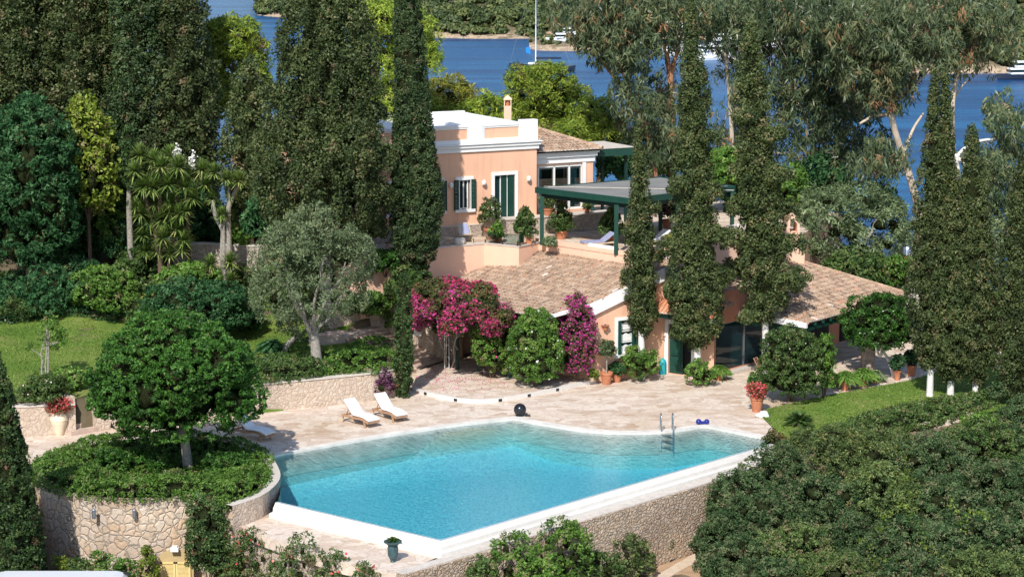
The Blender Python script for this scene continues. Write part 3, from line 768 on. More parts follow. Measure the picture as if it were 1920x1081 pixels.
# lower terrace
lt2 = MB(); lt2.prism([Vector((p.x, p.y, 0)) for p in outw(.45)[2:]] + [p for p in W3([(495, 945), (432, 962), (455, 990), (560, 1028), (640, 1054), (742, 1077), (832, 1040)], -.62)], -1.05, -.60)
tag(lt2.build('lower_terrace', MATS['stone_paving']), kind='structure')
ba = thing('stone_wall', 'tall rubble wall holding up the long side of the pool', 'wall', (at(1100, 980, -.8).x, at(1100, 980, -.8).y, -3.5))
rw = MB(); pth = [Vector((p.x, p.y, 0)) for p in outw(.54)][:3]
pth = resample([pth[0] + (pth[0] - pth[1]).normalized() * 6, pth[0], pth[1], pth[2]] + [Vector((*W3([(742, 1080)], -.75)[0][:2], 0))], .5)
wall(rw, pth, -4.2, -.60, .5, .03, random.Random(2)); rw.build('wall_face', MATS['rubble_wall'], ba)
rc = MB(); wall(rc, [p for p in offset(pth, -.03)], -.60, -.55, .45, .015, random.Random(3)); rc.build('wall_cap', MATS['cap_stone'], ba)
bb = thing('stone_wall', 'low rubble wall under the lower terrace, behind the flowering scrub', 'wall', tuple(LT[3])[:2] + (-3.5,))
rw = MB(); pth = resample([Vector((p.x, p.y, 0)) for p in W3([(742, 1080), (640, 1056), (560, 1030), (452, 992), (436, 965)], -.75)], .5)
wall(rw, pth, -4.2, -.66, -.5, .03, random.Random(4)); rw.build('wall_face', MATS['garden_wall'], bb)
# round planter
pw = thing('round_planter', 'round stone-walled planter beside the pool holding a low juniper ring', 'planter', (PC.x, PC.y, -3.5))
m = MB(); wall(m, resample(arc(PC, PR, 150, 372, 40), .5), -4.2, .02, .4, .02, random.Random(5)); m.build('wall_face', MATS['planter_wall'], pw)
m = MB()
edge_r = [Vector((p.x, p.y, 0)) for p in plant_edge]
E1 = smoothline([Vector((p.x, p.y, 0)) for p in W3([(500, 850), (513, 872), (524, 892), (527, 906), (520, 920), (500, 938), (470, 952), (436, 962)])], 1)
n1 = offset(E1, -.42)
if (n1[3] - PC).length > (E1[3] - PC).length: n1 = offset(E1, .42)
m.strip(zs(E1, .30), zs(n1, .30)); m.strip(zs(E1, -1.2), zs(E1, .30)); m.strip(zs(n1, .30), zs(n1, -.2)); 
m.build('curved_parapet', MATS['garden_wall'], pw)
m = MB(); m.strip(zs(E1, .305), zs(n1, .305)); m.build('parapet_cap', MATS['cap_stone'], pw)
m = MB(); a = at(424, 950, 0); m.box(a.x - .1, a.x + .55, a.y - .5, a.y + .3, -4, .05); m.build('pillar', MATS['planter_wall'], pw)
for px in (176, 252):
    m = MB(); a = atY(px, 962, PC.y - PR - .16); m.lathe([(.075, -.20), (.08, -.18), (.08, .12), (.09, .14), (.05, .19)], a, 12)
    m.beam(a, a + Vector((0, .2, 0)), .05, .05)
    m.build('spotlight', MATS['zinc'], pw)
# arched window with yellow shutters in the planter wall
a = atY(330, 1060, PC.y - PR - .02); aw = thing('arched_window', 'pale yellow louvred shutters in an arched opening of the planter wall', 'window', (a.x, a.y, a.z - 1.2))
wz = atY(330, 1034, a.y).z; hw = .62
m = MB(); n = 12
prof = [Vector((a.x + hw * math.cos(PI * k / n) * 1.12, a.y - .03, wz - .30 + .42 * math.sin(PI * k / n))) for k in range(n + 1)]
base = [Vector((p.x, p.y, wz - 2.4)) for p in (prof[-1], prof[0])]
m.add([*prof, *base], [tuple(range(n + 3))]); mat_plain('shadowed_ochre', (.50, .38, .20), .85, .15, .08, 2); m.build('recess', MATS['shadowed_ochre'], aw)  # flat tan panel; the shadow under the arch is painted into its colour
for s in (0, 1):
    m = MB(); x0 = a.x - hw * .95 + s * hw * .96; x1 = x0 + hw * .93
    zt = wz - .38
    m.box(x0, x0 + .07, a.y - .12, a.y - .07, zt - 1.9, zt); m.box(x1 - .07, x1, a.y - .12, a.y - .07, zt - 1.9, zt); m.box(x0, x1, a.y - .12, a.y - .07, zt - .06, zt); m.box(x0, x1, a.y - .12, a.y - .07, zt - .95, zt - .87)
    for k in range(34):
        z = zt - .1 - k * .052; m.box(x0 + .07, x1 - .07, a.y - .11, a.y - .08, z - .035, z)
    m.build('shutter', MATS['yellow_shutter'], aw)
m = MB(); m.box(a.x - .16, a.x + .16, a.y - .3, a.y - .02, wz + .08, wz + .24); m.box(a.x - .11, a.x + .11, a.y - .26, a.y - .05, wz + .24, wz + .30)
m.build('lamp', MATS['white_paint'], aw, bevel=.02)
# ------------------------------------------------------------------ retaining walls of the upper gardens
def rwall(name, label, pts, z0, z1, mat, th=.45, cap=True, rough=.03, seed=1, capm='cap_stone'):
    c = pts[len(pts) // 2]; r = thing(name, label, 'wall', (c.x, c.y, z0))
    m = MB(); p = resample([Vector((q.x, q.y, 0)) for q in pts], .5); wall(m, p, z0 - .3, z1, th, rough, random.Random(seed)); m.build('wall_face', MATS[mat], r)
    if cap:
        m = MB(); wall(m, offset(p, -.04), z1, z1 + .07, th + .08, .01, random.Random(seed)); m.build('wall_cap', MATS[capm], r)
    return r
rwall('garden_wall', 'pale stone retaining wall of the left lawn, behind the cream jar', W3([(-200, 836), (35, 819), (143, 814)]), 0, 1.33, 'garden_wall')
rwall('garden_wall', 'pale stone retaining wall behind the white sun loungers', W3([(178, 809), (480, 774), (600, 762), (700, 751), (742, 743)]), 0, 1.30, 'garden_wall', seed=2)
# steps beside the jar
st = thing('stone_steps', 'short flight of pink stone steps beside the cream jar', 'steps', tuple(at(160, 815, 0)))
a = at(134, 817, 0); b = at(186, 808, 0); dv = (b - a).normalized(); nv = Vector((-dv.y, dv.x, 0))
m = MB()
for k in range(7):
    w0 = .0; q = a + nv * (.36 * k) + dv * (.18 * min(k, 3) * (k > 1)) ; e = b + nv * (.36 * k)
    vs = [q, e, e + nv * 3, q + nv * 3]; m.prism(vs, -.1, .2 * (k + 1), t=.5)
m.build('step', MATS['step_stone'], st)
m = MB(); q0 = a + nv * .55 + dv * .12; m.prism([q0, q0 + dv * .42, q0 + dv * .42 + nv * 1.7, q0 + nv * 1.7], 0, 1.62); m.build('newel_wall', MATS['garden_wall'], st)
# main stairs, climbing to the left behind the slim cypress
st = thing('stone_stairway', 'broad flagstone steps climbing left behind the slim cypress', 'steps', tuple(at(800, 692, 0)))
s0 = at(802, 696, 0); du = Vector((-.97, -.17, 0)).normalized(); wv = Vector((.49, .87, 0)); ns = 11; Bk = []
for k in range(ns):
    c = s0 + du * (.33 * k); z = .19 * (k + 1); A_ = c - wv * .45; B_ = c + wv * 2.05; Bk.append(Vector((B_.x, B_.y, z)))
    m = MB(); m.prism([A_, B_, B_ + du * (.9 if k < ns - 1 else 2.4), A_ + du * (.9 if k < ns - 1 else 2.4)], -.1, z)
    m.prism([A_ - du * .04, B_ - du * .04, B_ + du * .06, A_ + du * .06], z - .05, z + .006); m.build('step', MATS['step_stone'], st)
rr_ = random.Random(5); rk = thing('rockery_wall', 'pale rubble wall climbing beside the stairway under the bougainvillea', 'wall', tuple(Bk[0]))
m = MB(); Q = [Bk[0] - du * .5] + Bk + [Bk[-1] + du * 1.0, Vector((-9.6, 105.3, 2.1))]; Q2 = []
for a, b in zip(Q[:-1], Q[1:]): Q2 += [a.lerp(b, t) for t in ((0, .5) if (b - a).length < 1 else (0, .15, .3, .45, .6, .75, .9))]
Q2 += [Q[-1]]; vs = []
for i_, p in enumerate(Q2):
    zt = min(3.4, p.z + (.9 if i_ == 0 else 1.45)) + rr_.uniform(-.12, .12); o_ = Vector((rr_.uniform(-.05, .05), rr_.uniform(-.08, .08), 0))
    vs += [Vector((p.x, p.y, -.2)) + o_, Vector((p.x, p.y, (zt + p.z) / 2)) + o_ * 1.6, Vector((p.x + .05, p.y + .12, zt)) + o_, Vector((p.x + .2, p.y + .75, zt + .05)), Vector((p.x + .2, p.y + .8, -.2))]
m.add(vs, [(5 * i_ + k_, 5 * i_ + 5 + k_, 5 * i_ + 6 + k_, 5 * i_ + 1 + k_) for i_ in range(len(Q2) - 1) for k_ in range(4)]); m.add([vs[k_] for k_ in range(5)], [(0, 1, 2, 3, 4)])
m.build('wall_face', MATS['garden_wall'], rk)
rwall('garden_wall', 'shaded stone wall behind the yuccas', [atY(325, 500, 115.8), atY(400, 500, 115.5), atY(500, 500, 114.6)], 2.8, 4.88, 'plinth_wall', cap=True, seed=9)
# white kerb with recessed lamps
kp = smoothline(W3([(772, 733), (800, 742), (850, 753), (890, 757), (930, 755), (985, 746), (1040, 735), (1085, 725), (1118, 718)]), 2)
kb = thing('garden_kerb', 'curving white kerb with small dark lamps in front of the flower beds', 'kerb', tuple(kp[8]))
m = MB(); wall(m, kp, -.05, .2, .12); m.build('kerb', MATS['pool_white'], kb)
m = MB(); m.poly(kp + W3([(1135, 690), (960, 660), (790, 690)]), .19); m.build('raised_paving', MATS['stone_paving'], kb)
for px, py in ((797, 738), (847, 749.5), (935, 751.5), (1000, 740), (1047, 731)):
    c = at(px, py, .09); j = min(range(len(kp) - 1), key=lambda i: (kp[i] - c).length); d = (kp[j + 1] - kp[j]).normalized(); nn_ = Vector((d.y, -d.x, 0))
    m = MB(); p = Vector((kp[j].x, kp[j].y, .1)); m.beam(p + nn_ * .0 - d * .09, p + d * .09, .05, .12); m.build('kerb_lamp', MATS['black_glaze'], kb)
# ------------------------------------------------------------------ the villa
class Fr:
    """a facade: s runs right along it, d inwards, z up"""
    def __init__(s, o, u):
        s.o = Vector((o[0], o[1], 0)); s.u = Vector((u[0], u[1], 0)).normalized(); s.i = Vector((-s.u.y, s.u.x, 0))
    def p(s, a, d, z): return s.o + s.u * a + s.i * d + Vector((0, 0, z))
    def hit(s, x, y, d=0):
        r = ray(x, y); c = s.o + s.i * d; n = s.i
        t = (c.x * n.x + c.y * n.y) / (r.x * n.x + r.y * n.y); q = r * t + Vector((0, 0, HC))
        return (q - s.o).dot(s.u), q.z
    def box(s, m, a0, a1, d0, d1, z0, z1, t=.5):
        vs = [s.p(a, d, z) for z in (z0, z1) for a, d in ((a0, d0), (a1, d0), (a1, d1), (a0, d1))]
        m.add(vs, [(3, 2, 1, 0), (4, 5, 6, 7), (0, 1, 5, 4), (1, 2, 6, 5), (2, 3, 7, 6), (3, 0, 4, 7)], t)
    def wall(s, m, a0, a1, z0, z1, holes=(), dep=.22, d=0.):
        A = sorted({a0, a1, *[h[0] for h in holes], *[h[1] for h in holes]}); Z = sorted({z0, z1, *[h[2] for h in holes], *[h[3] for h in holes]})
        for i in range(len(A) - 1):
            for j in range(len(Z) - 1):
                ca = (A[i] + A[i + 1]) / 2; cz = (Z[j] + Z[j + 1]) / 2
                if any(h[0] < ca < h[1] and h[2] < cz < h[3] for h in holes): continue
                m.add([s.p(A[i], d, Z[j]), s.p(A[i + 1], d, Z[j]), s.p(A[i + 1], d, Z[j + 1]), s.p(A[i], d, Z[j + 1])], [(0, 1, 2, 3)])
        for h in holes:
            c = [(h[0], h[2]), (h[1], h[2]), (h[1], h[3]), (h[0], h[3])]
            for k in range(4):
                (x0, y0), (x1, y1) = c[k], c[(k + 1) % 4]
                m.add([s.p(x0, d, y0), s.p(x1, d, y1), s.p(x1, d + dep, y1), s.p(x0, d + dep, y0)], [(0, 1, 2, 3)])
HU = Fr((1.33, 114.5), (.887, .461))
def surround(fr, a0, a1, z0, z1, w, root, parent_name, sill=True, base=True, mat='white_plaster', out=.05):
    m = MB()
    fr.box(m, a0 - w, a0, -out, .10, z0, z1 + w); fr.box(m, a1, a1 + w, -out, .10, z0, z1 + w); fr.box(m, a0, a1, -out, .10, z1, z1 + w)
    if sill: fr.box(m, a0 - w - .05, a1 + w + .05, -out - .1, .08, z0 - .16, z0)
    return m
def window(fr, root, a0, a1, z0, z1, shutters=(1, 1), dark='dark_glass', w=.18, sill=True, name='window', cols=2, rows=1, curtain=False, sw=None, half=False):
    m = MB(); fr.box(m, a0 + .002, a1 - .002, .16, .18, z0 + .002, z1 - .002); win = m.build(name, MATS[dark], root)
    m = surround(fr, a0, a1, z0, z1, w, root, '', sill); m.build('frame', MATS['white_plaster'], win)
    m = MB(); t = .055
    aa = a0 + (a1 - a0) * (.12 if half else 0); ab = a1 - (a1 - a0) * (.12 if half else 0)
    for k in range(cols + 1):
        c = aa + t / 2 + (ab - aa - t) * k / cols; fr.box(m, c - t / 2, c + t / 2, .09, .16, z0, z1)
    for k in range(rows + 1):
        c = z0 + t / 2 + (z1 - z0 - t) * k / rows; fr.box(m, aa, ab, .10, .15, c - t / 2, c + t / 2)
    m.build('casement', MATS['white_paint'], win)
    wd = sw or (a1 - a0) * .5
    for s, on in zip((-1, 1), shutters):
        if not on: continue
        m = MB(); e = a0 - .02 if s < 0 else a1 + .02
        x0, x1 = (e - wd, e) if s < 0 else (e, e + wd)
        fr.box(m, x0, x0 + .05, -.13, -.07, z0 - .02, z1 + .02); fr.box(m, x1 - .05, x1, -.13, -.07, z0 - .02, z1 + .02)
        for z in (z0 - .02, (z0 + z1) / 2, z1 - .05): fr.box(m, x0, x1, -.13, -.07, z, z + .07)
        nn = int((z1 - z0) / .07)
        for k in range(nn):
            z = z0 + (z1 - z0) * k / nn; fr.box(m, x0 + .05, x1 - .05, -.12, -.08, z, z + .045)
        m.build('shutter', MATS['green_paint'], win)
    return win
# --- upper house
zc0, zc1, ztop, zdk = 10.28, 10.72, 11.85, 11.0
S0 = HU.hit(622, 300)[0]
o = HU.p(-5, 0, 5.7); uh = thing('villa', 'pink villa with white cornice, panelled parapet and green shutters on the terrace', 'house', tuple(o))
w3a = HU.hit(859, 338); w3b = HU.hit(882, 391); fda = HU.hit(927, 329); fdb = HU.hit(965, 410)
w1a = HU.hit(729, 349); w2b = HU.hit(827, 340); wz0, wz1 = w3b[1], w3a[1]; ww = w3b[0] - w3a[0]
holes = [(w3a[0], w3b[0], wz0, wz1), (fda[0], fdb[0], fdb[1], fda[1]), (w1a[0], w1a[0] + ww, wz0, wz1), (w2b[0] - ww, w2b[0], wz0, wz1)]
holes += [(w1a[0] - 3.3, w1a[0] - 3.3 + ww, wz0, wz1), (w1a[0] - 6.6, w1a[0] - 6.6 + ww, wz0, wz1)]
holes = [h for h in holes if h[0] > S0 + .3]
m = MB(); HU.wall(m, S0, 0, 5.6, zc0 + .1, holes); HU.wall(m, S0, -7, 3, 5.6)
m.add([HU.p(0, 0, 5.6), HU.p(0, 9, 5.6), HU.p(0, 9, 11), HU.p(0, 0, 11)], [(0, 1, 2, 3)]); m.add([HU.p(S0, 0, 3), HU.p(S0, 9, 3), HU.p(S0, 9, 11), HU.p(S0, 0, 11)], [(3, 2, 1, 0)])
m.add([HU.p(S0, 9, 3), HU.p(0, 9, 3), HU.p(0, 9, 11), HU.p(S0, 9, 11)], [(3, 2, 1, 0)])
m.build('wall', MATS['pink_stucco'], uh)
for q in holes:
    if q is holes[1]: continue
    window(HU, uh, *q, cols=2, half=True, sw=.26 if q is holes[0] else .27)
q = holes[1]
fd = window(HU, uh, *q, shutters=(0, 0), sill=False, name='french_door', cols=3)
m = MB(); L3 = (q[1] - q[0]) / 3
for a0, a1, dd in ((q[0] + L3 * 1.05, q[0] + L3 * 1.9, .07), (q[0] + L3 * 2.15, q[1] - .02, .04)):
    HU.box(m, a0, a1, dd, dd + .04, q[2] + .02, q[3] - .03)
    for k in range(26):
        z = q[2] + .1 + (q[3] - q[2] - .2) * k / 26; HU.box(m, a0 + .04, a1 - .04, dd - .015, dd, z, z + .05)
m.build('shutter', MATS['green_paint'], fd)
# cornice, parapet
m = MB()
HU.box(m, S0 - .12, .10, -.10, .2, zc0, zc0 + .22); HU.box(m, S0 - .2, .18, -.18, .2, zc0 + .22, zc1 - .05); HU.box(m, S0 - .28, .26, -.26, .3, zc1 - .05, zc1); HU.box(m, S0 - .2, S0 + .1, .2, 9, zc0, zc1)
m.build('cornice', MATS['white_plaster'], uh, bevel=.015)
piers = [HU.hit(978, 230)[0], 0.06]; mids = [(HU.hit(882, 238)[0], HU.hit(905, 238)[0]), (HU.hit(747, 250)[0], HU.hit(803, 250)[0])]
pr = [(piers[0], piers[1]), mids[0], mids[1]]
x = mids[1][0]
while x > S0 + 3: pr.append((x - 3.4, x - 2.6)); x -= 3.4
pr.append((S0, S0 + .7))
m = MB(); pan = MB(); zt = ztop - .16
for a, b in pr: HU.box(m, a, b, -.03, .42, zc1, ztop)
pr2 = sorted(pr)
for (a, b), (c, d) in zip(pr2[:-1], pr2[1:]):
    if c - b < .3: continue
    HU.box(m, b, c, .12, .36, zc1, zt - .02); HU.box(m, b, c, .02, .40, zt - .10, zt + .02)
    HU.box(m, b, c, .03, .12, zc1, zc1 + .22); HU.box(m, b, b + .14, .03, .12, zc1 + .22, zt - .1); HU.box(m, c - .14, c, .03, .12, zc1 + .22, zt - .1)
    HU.box(m, b + .14, c - .14, .05, .12, zt - .19, zt - .10)
    pan = MB(); HU.box(pan, b + .14, c - .14, .09, .12, zc1 + .22, zt - .19); pan.build('parapet_panel', MATS['pink_stucco'], uh)
HU.box(m, S0, .0, 8.7, 9.05, 10.9, 11.62); HU.box(m, S0, S0 + .35, .4, 8.7, 10.72, 11.55); HU.box(m, S0 - .03, S0 + .6, 8.3, 9.09, 10.7, 11.9)
for a in (-7.6,): HU.box(m, a, a + .5, 8.66, 9.09, 10.9, 11.85)
HU.box(m, -.3, 0, .42, 8.7, 10.9, 11.55); HU.box(m, -3.2, -2.75, 8.6, 9.1, 11.3, 11.85)
m.build('parapet', MATS['white_plaster'], uh, bevel=.012)
m = MB(); m.add([HU.p(S0, .3, zdk), HU.p(0, .3, zdk), HU.p(0, 8.8, zdk + .18), HU.p(S0, 8.8, zdk + .18)], [(0, 1, 2, 3)])
# low vaults on the roof
for c in (-7.2, -4.2):
    vs = []; n = 14
    for k in range(n + 1):
        a = PI * k / n; vs += [HU.p(c + 1.6 * math.cos(a), 2.6, zdk + .62 * math.sin(a)), HU.p(c + 1.6 * math.cos(a), 8.6, zdk + .72 * math.sin(a))]
    m.add(vs, [(2 * k, 2 * k + 1, 2 * k + 3, 2 * k + 2) for k in range(n)] + [tuple(range(0, 2 * n + 2, 2))])
m.build('roof_deck', MATS['white_plaster'], uh)
m = MB()
for px, py in ((843.6, 346.6), (905, 341.6), (989, 334), (750, 343)):
    a, z = HU.hit(px, py); m = MB(); HU.box(m, a - .04, a + .04, -.1, 0, z - .18, z + .04)
    q = HU.p(a, -.16, z); m.lathe([(.03, -.16), (.10, -.10), (.12, .0), (.10, .09), (.04, .14)], q, 10); m.build('wall_lamp', MATS['white_paint'], uh)
# stone plinth and platform
m = MB(); bp = HU.hit(903, 430)[0]
HU.box(m, S0, bp, -.12, .1, 5.5, 6.38); HU.box(m, bp, 4.3, -.75, .1, 5.5, 6.62)
m.build('plinth', MATS['plinth_wall'], uh)
m = MB(); HU.box(m, S0, bp, -.15, 0, 6.38, 6.43); HU.box(m, bp - .03, 4.35, -.80, 0, 6.62, 6.69); m.build('plinth_cap', MATS['cap_stone'], uh)
# chimney
a = atY(952, 232, 121.5); b = atY(952, 178, 121.5)
ch = thing('chimney', 'tall slender pink chimney with pointed white cap behind the parapet', 'chimney', (a.x, a.y, 10.8))
m = MB(); r = .21; m.box(a.x - r, a.x + r, a.y - r, a.y + r, 10.5, b.z - .62); m.build('shaft', MATS['pale_pink_stucco'], ch)
m = MB()
for sx in (-1, 1):
    for sy in (-1, 1): m.box(a.x + sx * r - .05 * (sx > 0) - .0 * (sx < 0), a.x + sx * r + (.05 if sx < 0 else 0), a.y + sy * r - (.05 if sy > 0 else 0), a.y + sy * r + (.05 if sy < 0 else 0), b.z - .62, b.z - .28)
m.box(a.x - r - .03, a.x + r + .03, a.y - r - .03, a.y + r + .03, b.z - .28, b.z - .22)
q = Vector((a.x, a.y, b.z)); k = r + .03
m.add([q, (a.x - k, a.y - k, b.z - .22), (a.x + k, a.y - k, b.z - .22), (a.x + k, a.y + k, b.z - .22), (a.x - k, a.y + k, b.z - .22)], [(0, 1, 2), (0, 2, 3), (0, 3, 4), (0, 4, 1)])
m.build('cap', MATS['pale_pink_stucco'], ch)
m = MB(); m.lathe([(.11, -.62), (.13, -.3)], (a.x, a.y, b.z), 10); m.build('flue', MATS['terracotta'], ch)
# --- tiled roofs
def tile_field(name, parent, e0, e1, apex, clip, mat='roof_tile', kink=None, sp=.225, ln=.37, rng=random.Random(5), ext=(0, 0), mode='old', under=True, maxd=None):
    """rows of barrel tiles on the plane through the eave e0-e1 and the apex; kink=(distance, first slope)"""
    e0 = Vector(e0); e1 = Vector(e1); al = Vector((e1.x - e0.x, e1.y - e0.y, 0)); Ln = al.length; al.normalize()
    up = Vector((-al.y, al.x, 0)); dv = Vector((apex[0] - e0.x, apex[1] - e0.y, 0))
    if dv.dot(up) < 0: up = -up
    D = dv.dot(up); ez = (e1.z - e0.z) / Ln
    if kink: m1 = kink[1]; m2 = (apex[2] - e0.z - m1 * kink[0]) / (D - kink[0]); zf = lambda d: m1 * min(d, kink[0]) + m2 * max(0, d - kink[0])
    else: m2 = (apex[2] - e0.z - ez * dv.dot(al)) / D; zf = lambda d: m2 * d
    P = lambda a, d, h=0: Vector((e0.x + al.x * a + up.x * d, e0.y + al.y * a + up.y * d, e0.z + ez * a + zf(d) + h))
    m = MB(); nc = int((Ln + ext[0] + ext[1]) / sp); nr = int((maxd or D) / ln) + 1
    cl = np.array([[-ext[0] + (i + .5) * sp, (j + .35) * ln] for i in range(nc) for j in range(nr)])
    W_ = np.array([P(a, d)[:2] for a, d in cl]); ok = clip(W_)
    for (a, d), k in zip(cl, ok):
        if not k: continue
        d0 = d - .35 * ln; d1 = d0 + ln * 1.18; j = rng.uniform(-.012, .012); r0, r1 = sp * .47, sp * .37; t = min(1, max(0, rng.gauss(.55, .13)))
        if rng.random() < .035: t = rng.choice((.92, .9, .05, .82, .98))
        aj = a + rng.uniform(-.012, .012); vs = []
        for (dd, r, h) in ((d0, r0, .035 + j), (d1, r1, .005)):
            for q in range(6):
                an = PI * q / 5; vs.append(P(aj + r * math.cos(an), dd, h + r * math.sin(an) * .8))
        m.add(vs, [(q, q + 1, q + 7, q + 6) for q in range(5)], t)
        # thickness at the open end, paler: its sunlit edge is painted in
        vs = [P(aj + r0 * k2 * math.cos(PI * q / 5), d0, .035 + j + r0 * k2 * math.sin(PI * q / 5) * .8) for k2 in (1, .8) for q in range(6)]
        m.add(vs, [(q + 6, q + 7, q + 1, q) for q in range(5)], min(1, t + .3))
        # channel tile between, darkened to paint in the shade of the covers
        c0 = a + sp / 2; vs = []
        for dd, h in ((d0, .02), (d1, .0)):
            for q in (-1, 0, 1): vs.append(P(c0 + q * sp * .28, dd, h + (0 if q else -.035)))
        m.add(vs, [(0, 1, 4, 3), (1, 2, 5, 4)], max(0, t - .42))
        if d0 < .05:      # mortared eave end
            vs = [P(aj, d0 - .002, .03)] + [P(aj + r0 * .82 * math.cos(PI * q / 5), d0 - .002, .035 + r0 * .82 * math.sin(PI * q / 5) * .8) for q in range(6)]
            m.add(vs, [(0, q + 1, q + 2) for q in range(5)], 1.0)
    o = m.build(name, MATS[mat], parent)
    return o, P
def poly_clip(poly): return lambda W_: inside(W_, [Vector((p[0], p[1])) for p in poly])
# wing with glass doors
WG = Fr(HU.p(0, .9, 0), (.887, .461))
wg = thing('villa_wing', 'glazed wing of the villa with sliding doors under a brown tiled roof', 'house wing', tuple(WG.p(2, 0, 6.6)))
gl0 = WG.hit(1009, 300)[0]; gl1 = WG.hit(1092, 300)[0]; pe = WG.hit(1112, 300)[0]
m = MB(); WG.wall(m, -.5, pe, 6.5, 9.75, [(gl0, gl1, 6.72, 9.2)]); m.add([WG.p(pe, 0, 5.6), WG.p(pe, 6, 5.6), WG.p(pe, 6, 9.75), WG.p(pe, 0, 9.75)], [(0, 1, 2, 3)]); m.build('wall', MATS['pink_stucco'], wg)
m = MB(); WG.box(m, -.2, pe + .08, -.08, .1, 9.3, 9.62); WG.box(m, -.2, pe + .18, -.2, .1, 9.62, 9.80); WG.box(m, -.2, pe + .26, -.28, .1, 9.80, 9.92); WG.box(m, gl1, gl1 + .22, -.05, .02, 6.7, 9.3); m.build('cornice', MATS['white_plaster'], wg, bevel=.01)
m = MB(); WG.box(m, gl0, gl1, .14, .16, 6.72, 9.2); gd = m.build('sliding_door', MATS['glass'], wg)
m = MB(); x0, x1 = gl0, gl1
for c in [x0 + (x1 - x0) * k for k in (0.0, .36, .70, .985)]: WG.box(m, c, c + .09, .05, .14, 6.72, 9.2)
WG.box(m, x0, x1, .05, .16, 6.70, 6.82); WG.box(m, x0, x1, .05, .16, 9.08, 9.22); m.build('door_frame', MATS['white_paint'], gd)
mat_plain('teal_curtain', (.42, .66, .68), .8, .2, .05, 4)
for c0, c1 in ((x0 + .05, x0 + .42), (x1 - .75, x1 - .12)):
    m = MB(); n = 16; A_ = [WG.p(c0 + (c1 - c0) * k / n, .35 + .04 * math.sin(k * 2.1), 0) for k in range(n + 1)]
    m.strip([Vector((p.x, p.y, 6.75)) for p in A_], [Vector((p.x, p.y, 9.15)) for p in A_]); m.build('curtain', MATS['teal_curtain'], wg)
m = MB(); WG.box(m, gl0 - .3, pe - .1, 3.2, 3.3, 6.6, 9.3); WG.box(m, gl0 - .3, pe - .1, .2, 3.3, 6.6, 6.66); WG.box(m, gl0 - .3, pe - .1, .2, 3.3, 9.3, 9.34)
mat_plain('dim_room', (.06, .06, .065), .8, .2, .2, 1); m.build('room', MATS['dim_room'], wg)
e0 = WG.p(-.1, -.42, 9.98); e1 = WG.p(pe + .35, -.42, 9.98); ap = atY(1008, 243, 119.2)
m1 = MB(); m1.add([e0, e1, ap], [(0, 1, 2)]); m1.v = [tuple(Vector(v) - Vector((0, 0, .05))) for v in m1.v]; m1.build('roof_base', MATS['dark_inside'], wg)
tile_field('roof', wg, e0, e1, ap, poly_clip([e0 + (e0 - e1) * .2, e0, e1, ap, ap + Vector((-1, .5, 0))]), rng=random.Random(8), maxd=6)
m = MB(); hp = [e1.lerp(ap, k / 14) + Vector((0, 0, .07)) for k in range(15)]
for k in range(14): m.tube([hp[k], hp[k + 1]], [.12, .10], 8, t=random.Random(k).uniform(.4, .8))
m.build('ridge_tiles', MATS['roof_tile'], wg)
# green canopy right of the wing
a = WG.p(pe + .2, 0, 9.6); cn = thing('flat_canopy', 'flat dark green canopy projecting right of the tiled wing', 'canopy', tuple(WG.p(pe + 1.5, 1, 5.7)))
m = MB(); k0 = WG.hit(1122, 285)[0]; k1 = WG.hit(1186, 285)[0]; zc = WG.hit(1150, 282)[1]
WG.box(m, k0, k1, -.05, 3.2, zc - .30, zc + .12); m.build('fascia', MATS['green_paint'], cn)
m = MB(); WG.box(m, k0, k1 + .02, -.07, 3.25, zc + .12, zc + .17); m.build('roof', MATS['cap_stone'], cn)
m = MB()
for s_ in (k1 - .2,):
    WG.box(m, s_ - .07, s_ + .07, .3, .44, 5.0, zc - .3); m.build('post', MATS['dark_green_paint'], cn); m = MB(); WG.box(m, s_ - .07, s_ + .07, 2.9, 3.04, 4.4, zc - .3)
m.build('post', MATS['dark_green_paint'], cn)
# --- upper terrace
TZ = 5.72
T = [(640, 482), (690, 479), (756, 471), (840, 463), (908, 457), (973, 463), (1010, 455), (1175, 480), (1238, 482), (1290, 472), (1400, 455), (1500, 441)]
TW = W3(T, TZ)
blk = TW + [Vector((19, 122, 0)), Vector((14, 128, 0)), Vector((-12, 121, 0)), Vector((-9.5, 110, 0))]
te = thing('terrace_building', 'pale pink lower storey carrying the upper terrace', 'building', tuple(at(1010, 520, 3.)))
m = MB(); m.prism([p for p in blk], -.5, TZ); m.build('wall', MATS['pale_pink_stucco'], te)
m = MB(); m.poly([p for p in blk], TZ + .006); tag(m.build('upper_terrace', MATS['stone_paving']), kind='structure')
m = MB(); wall(m, [Vector((p.x, p.y, 0)) for p in TW[6:9]], TZ - .05, TZ + .22, .28); m.build('parapet', MATS['pale_pink_stucco'], te)
m = MB(); wall(m, [Vector((p.x, p.y, 0)) for p in TW[8:12]], TZ - .05, TZ + .30, .85); m.build('parapet', MATS['pale_pink_stucco'], te)
m = MB(); wall(m, offset([Vector((p.x, p.y, 0)) for p in TW[2:7]], -.03), TZ - .01, TZ + .05, .35); m.build('parapet_cap', MATS['cap_stone'], te)
# louvred window
LF = Fr(TW[8], (TW[9] - TW[8])); l0 = LF.hit(1247, 500); l1 = LF.hit(1266, 531)
m = MB(); LF.box(m, l0[0] - .12, l1[0] + .1, -.05, .02, l1[1] - .05, l0[1] + .42); lv = m.build('louvred_window', MATS['white_plaster'], te)
m = MB(); nn = 18
for k in range(nn):
    z = l1[1] + (l0[1] + .36 - l1[1]) * k / nn; LF.box(m, l0[0], l1[0], -.09, -.045, z, z + .045)
m.build('slat', MATS['white_paint'], lv)
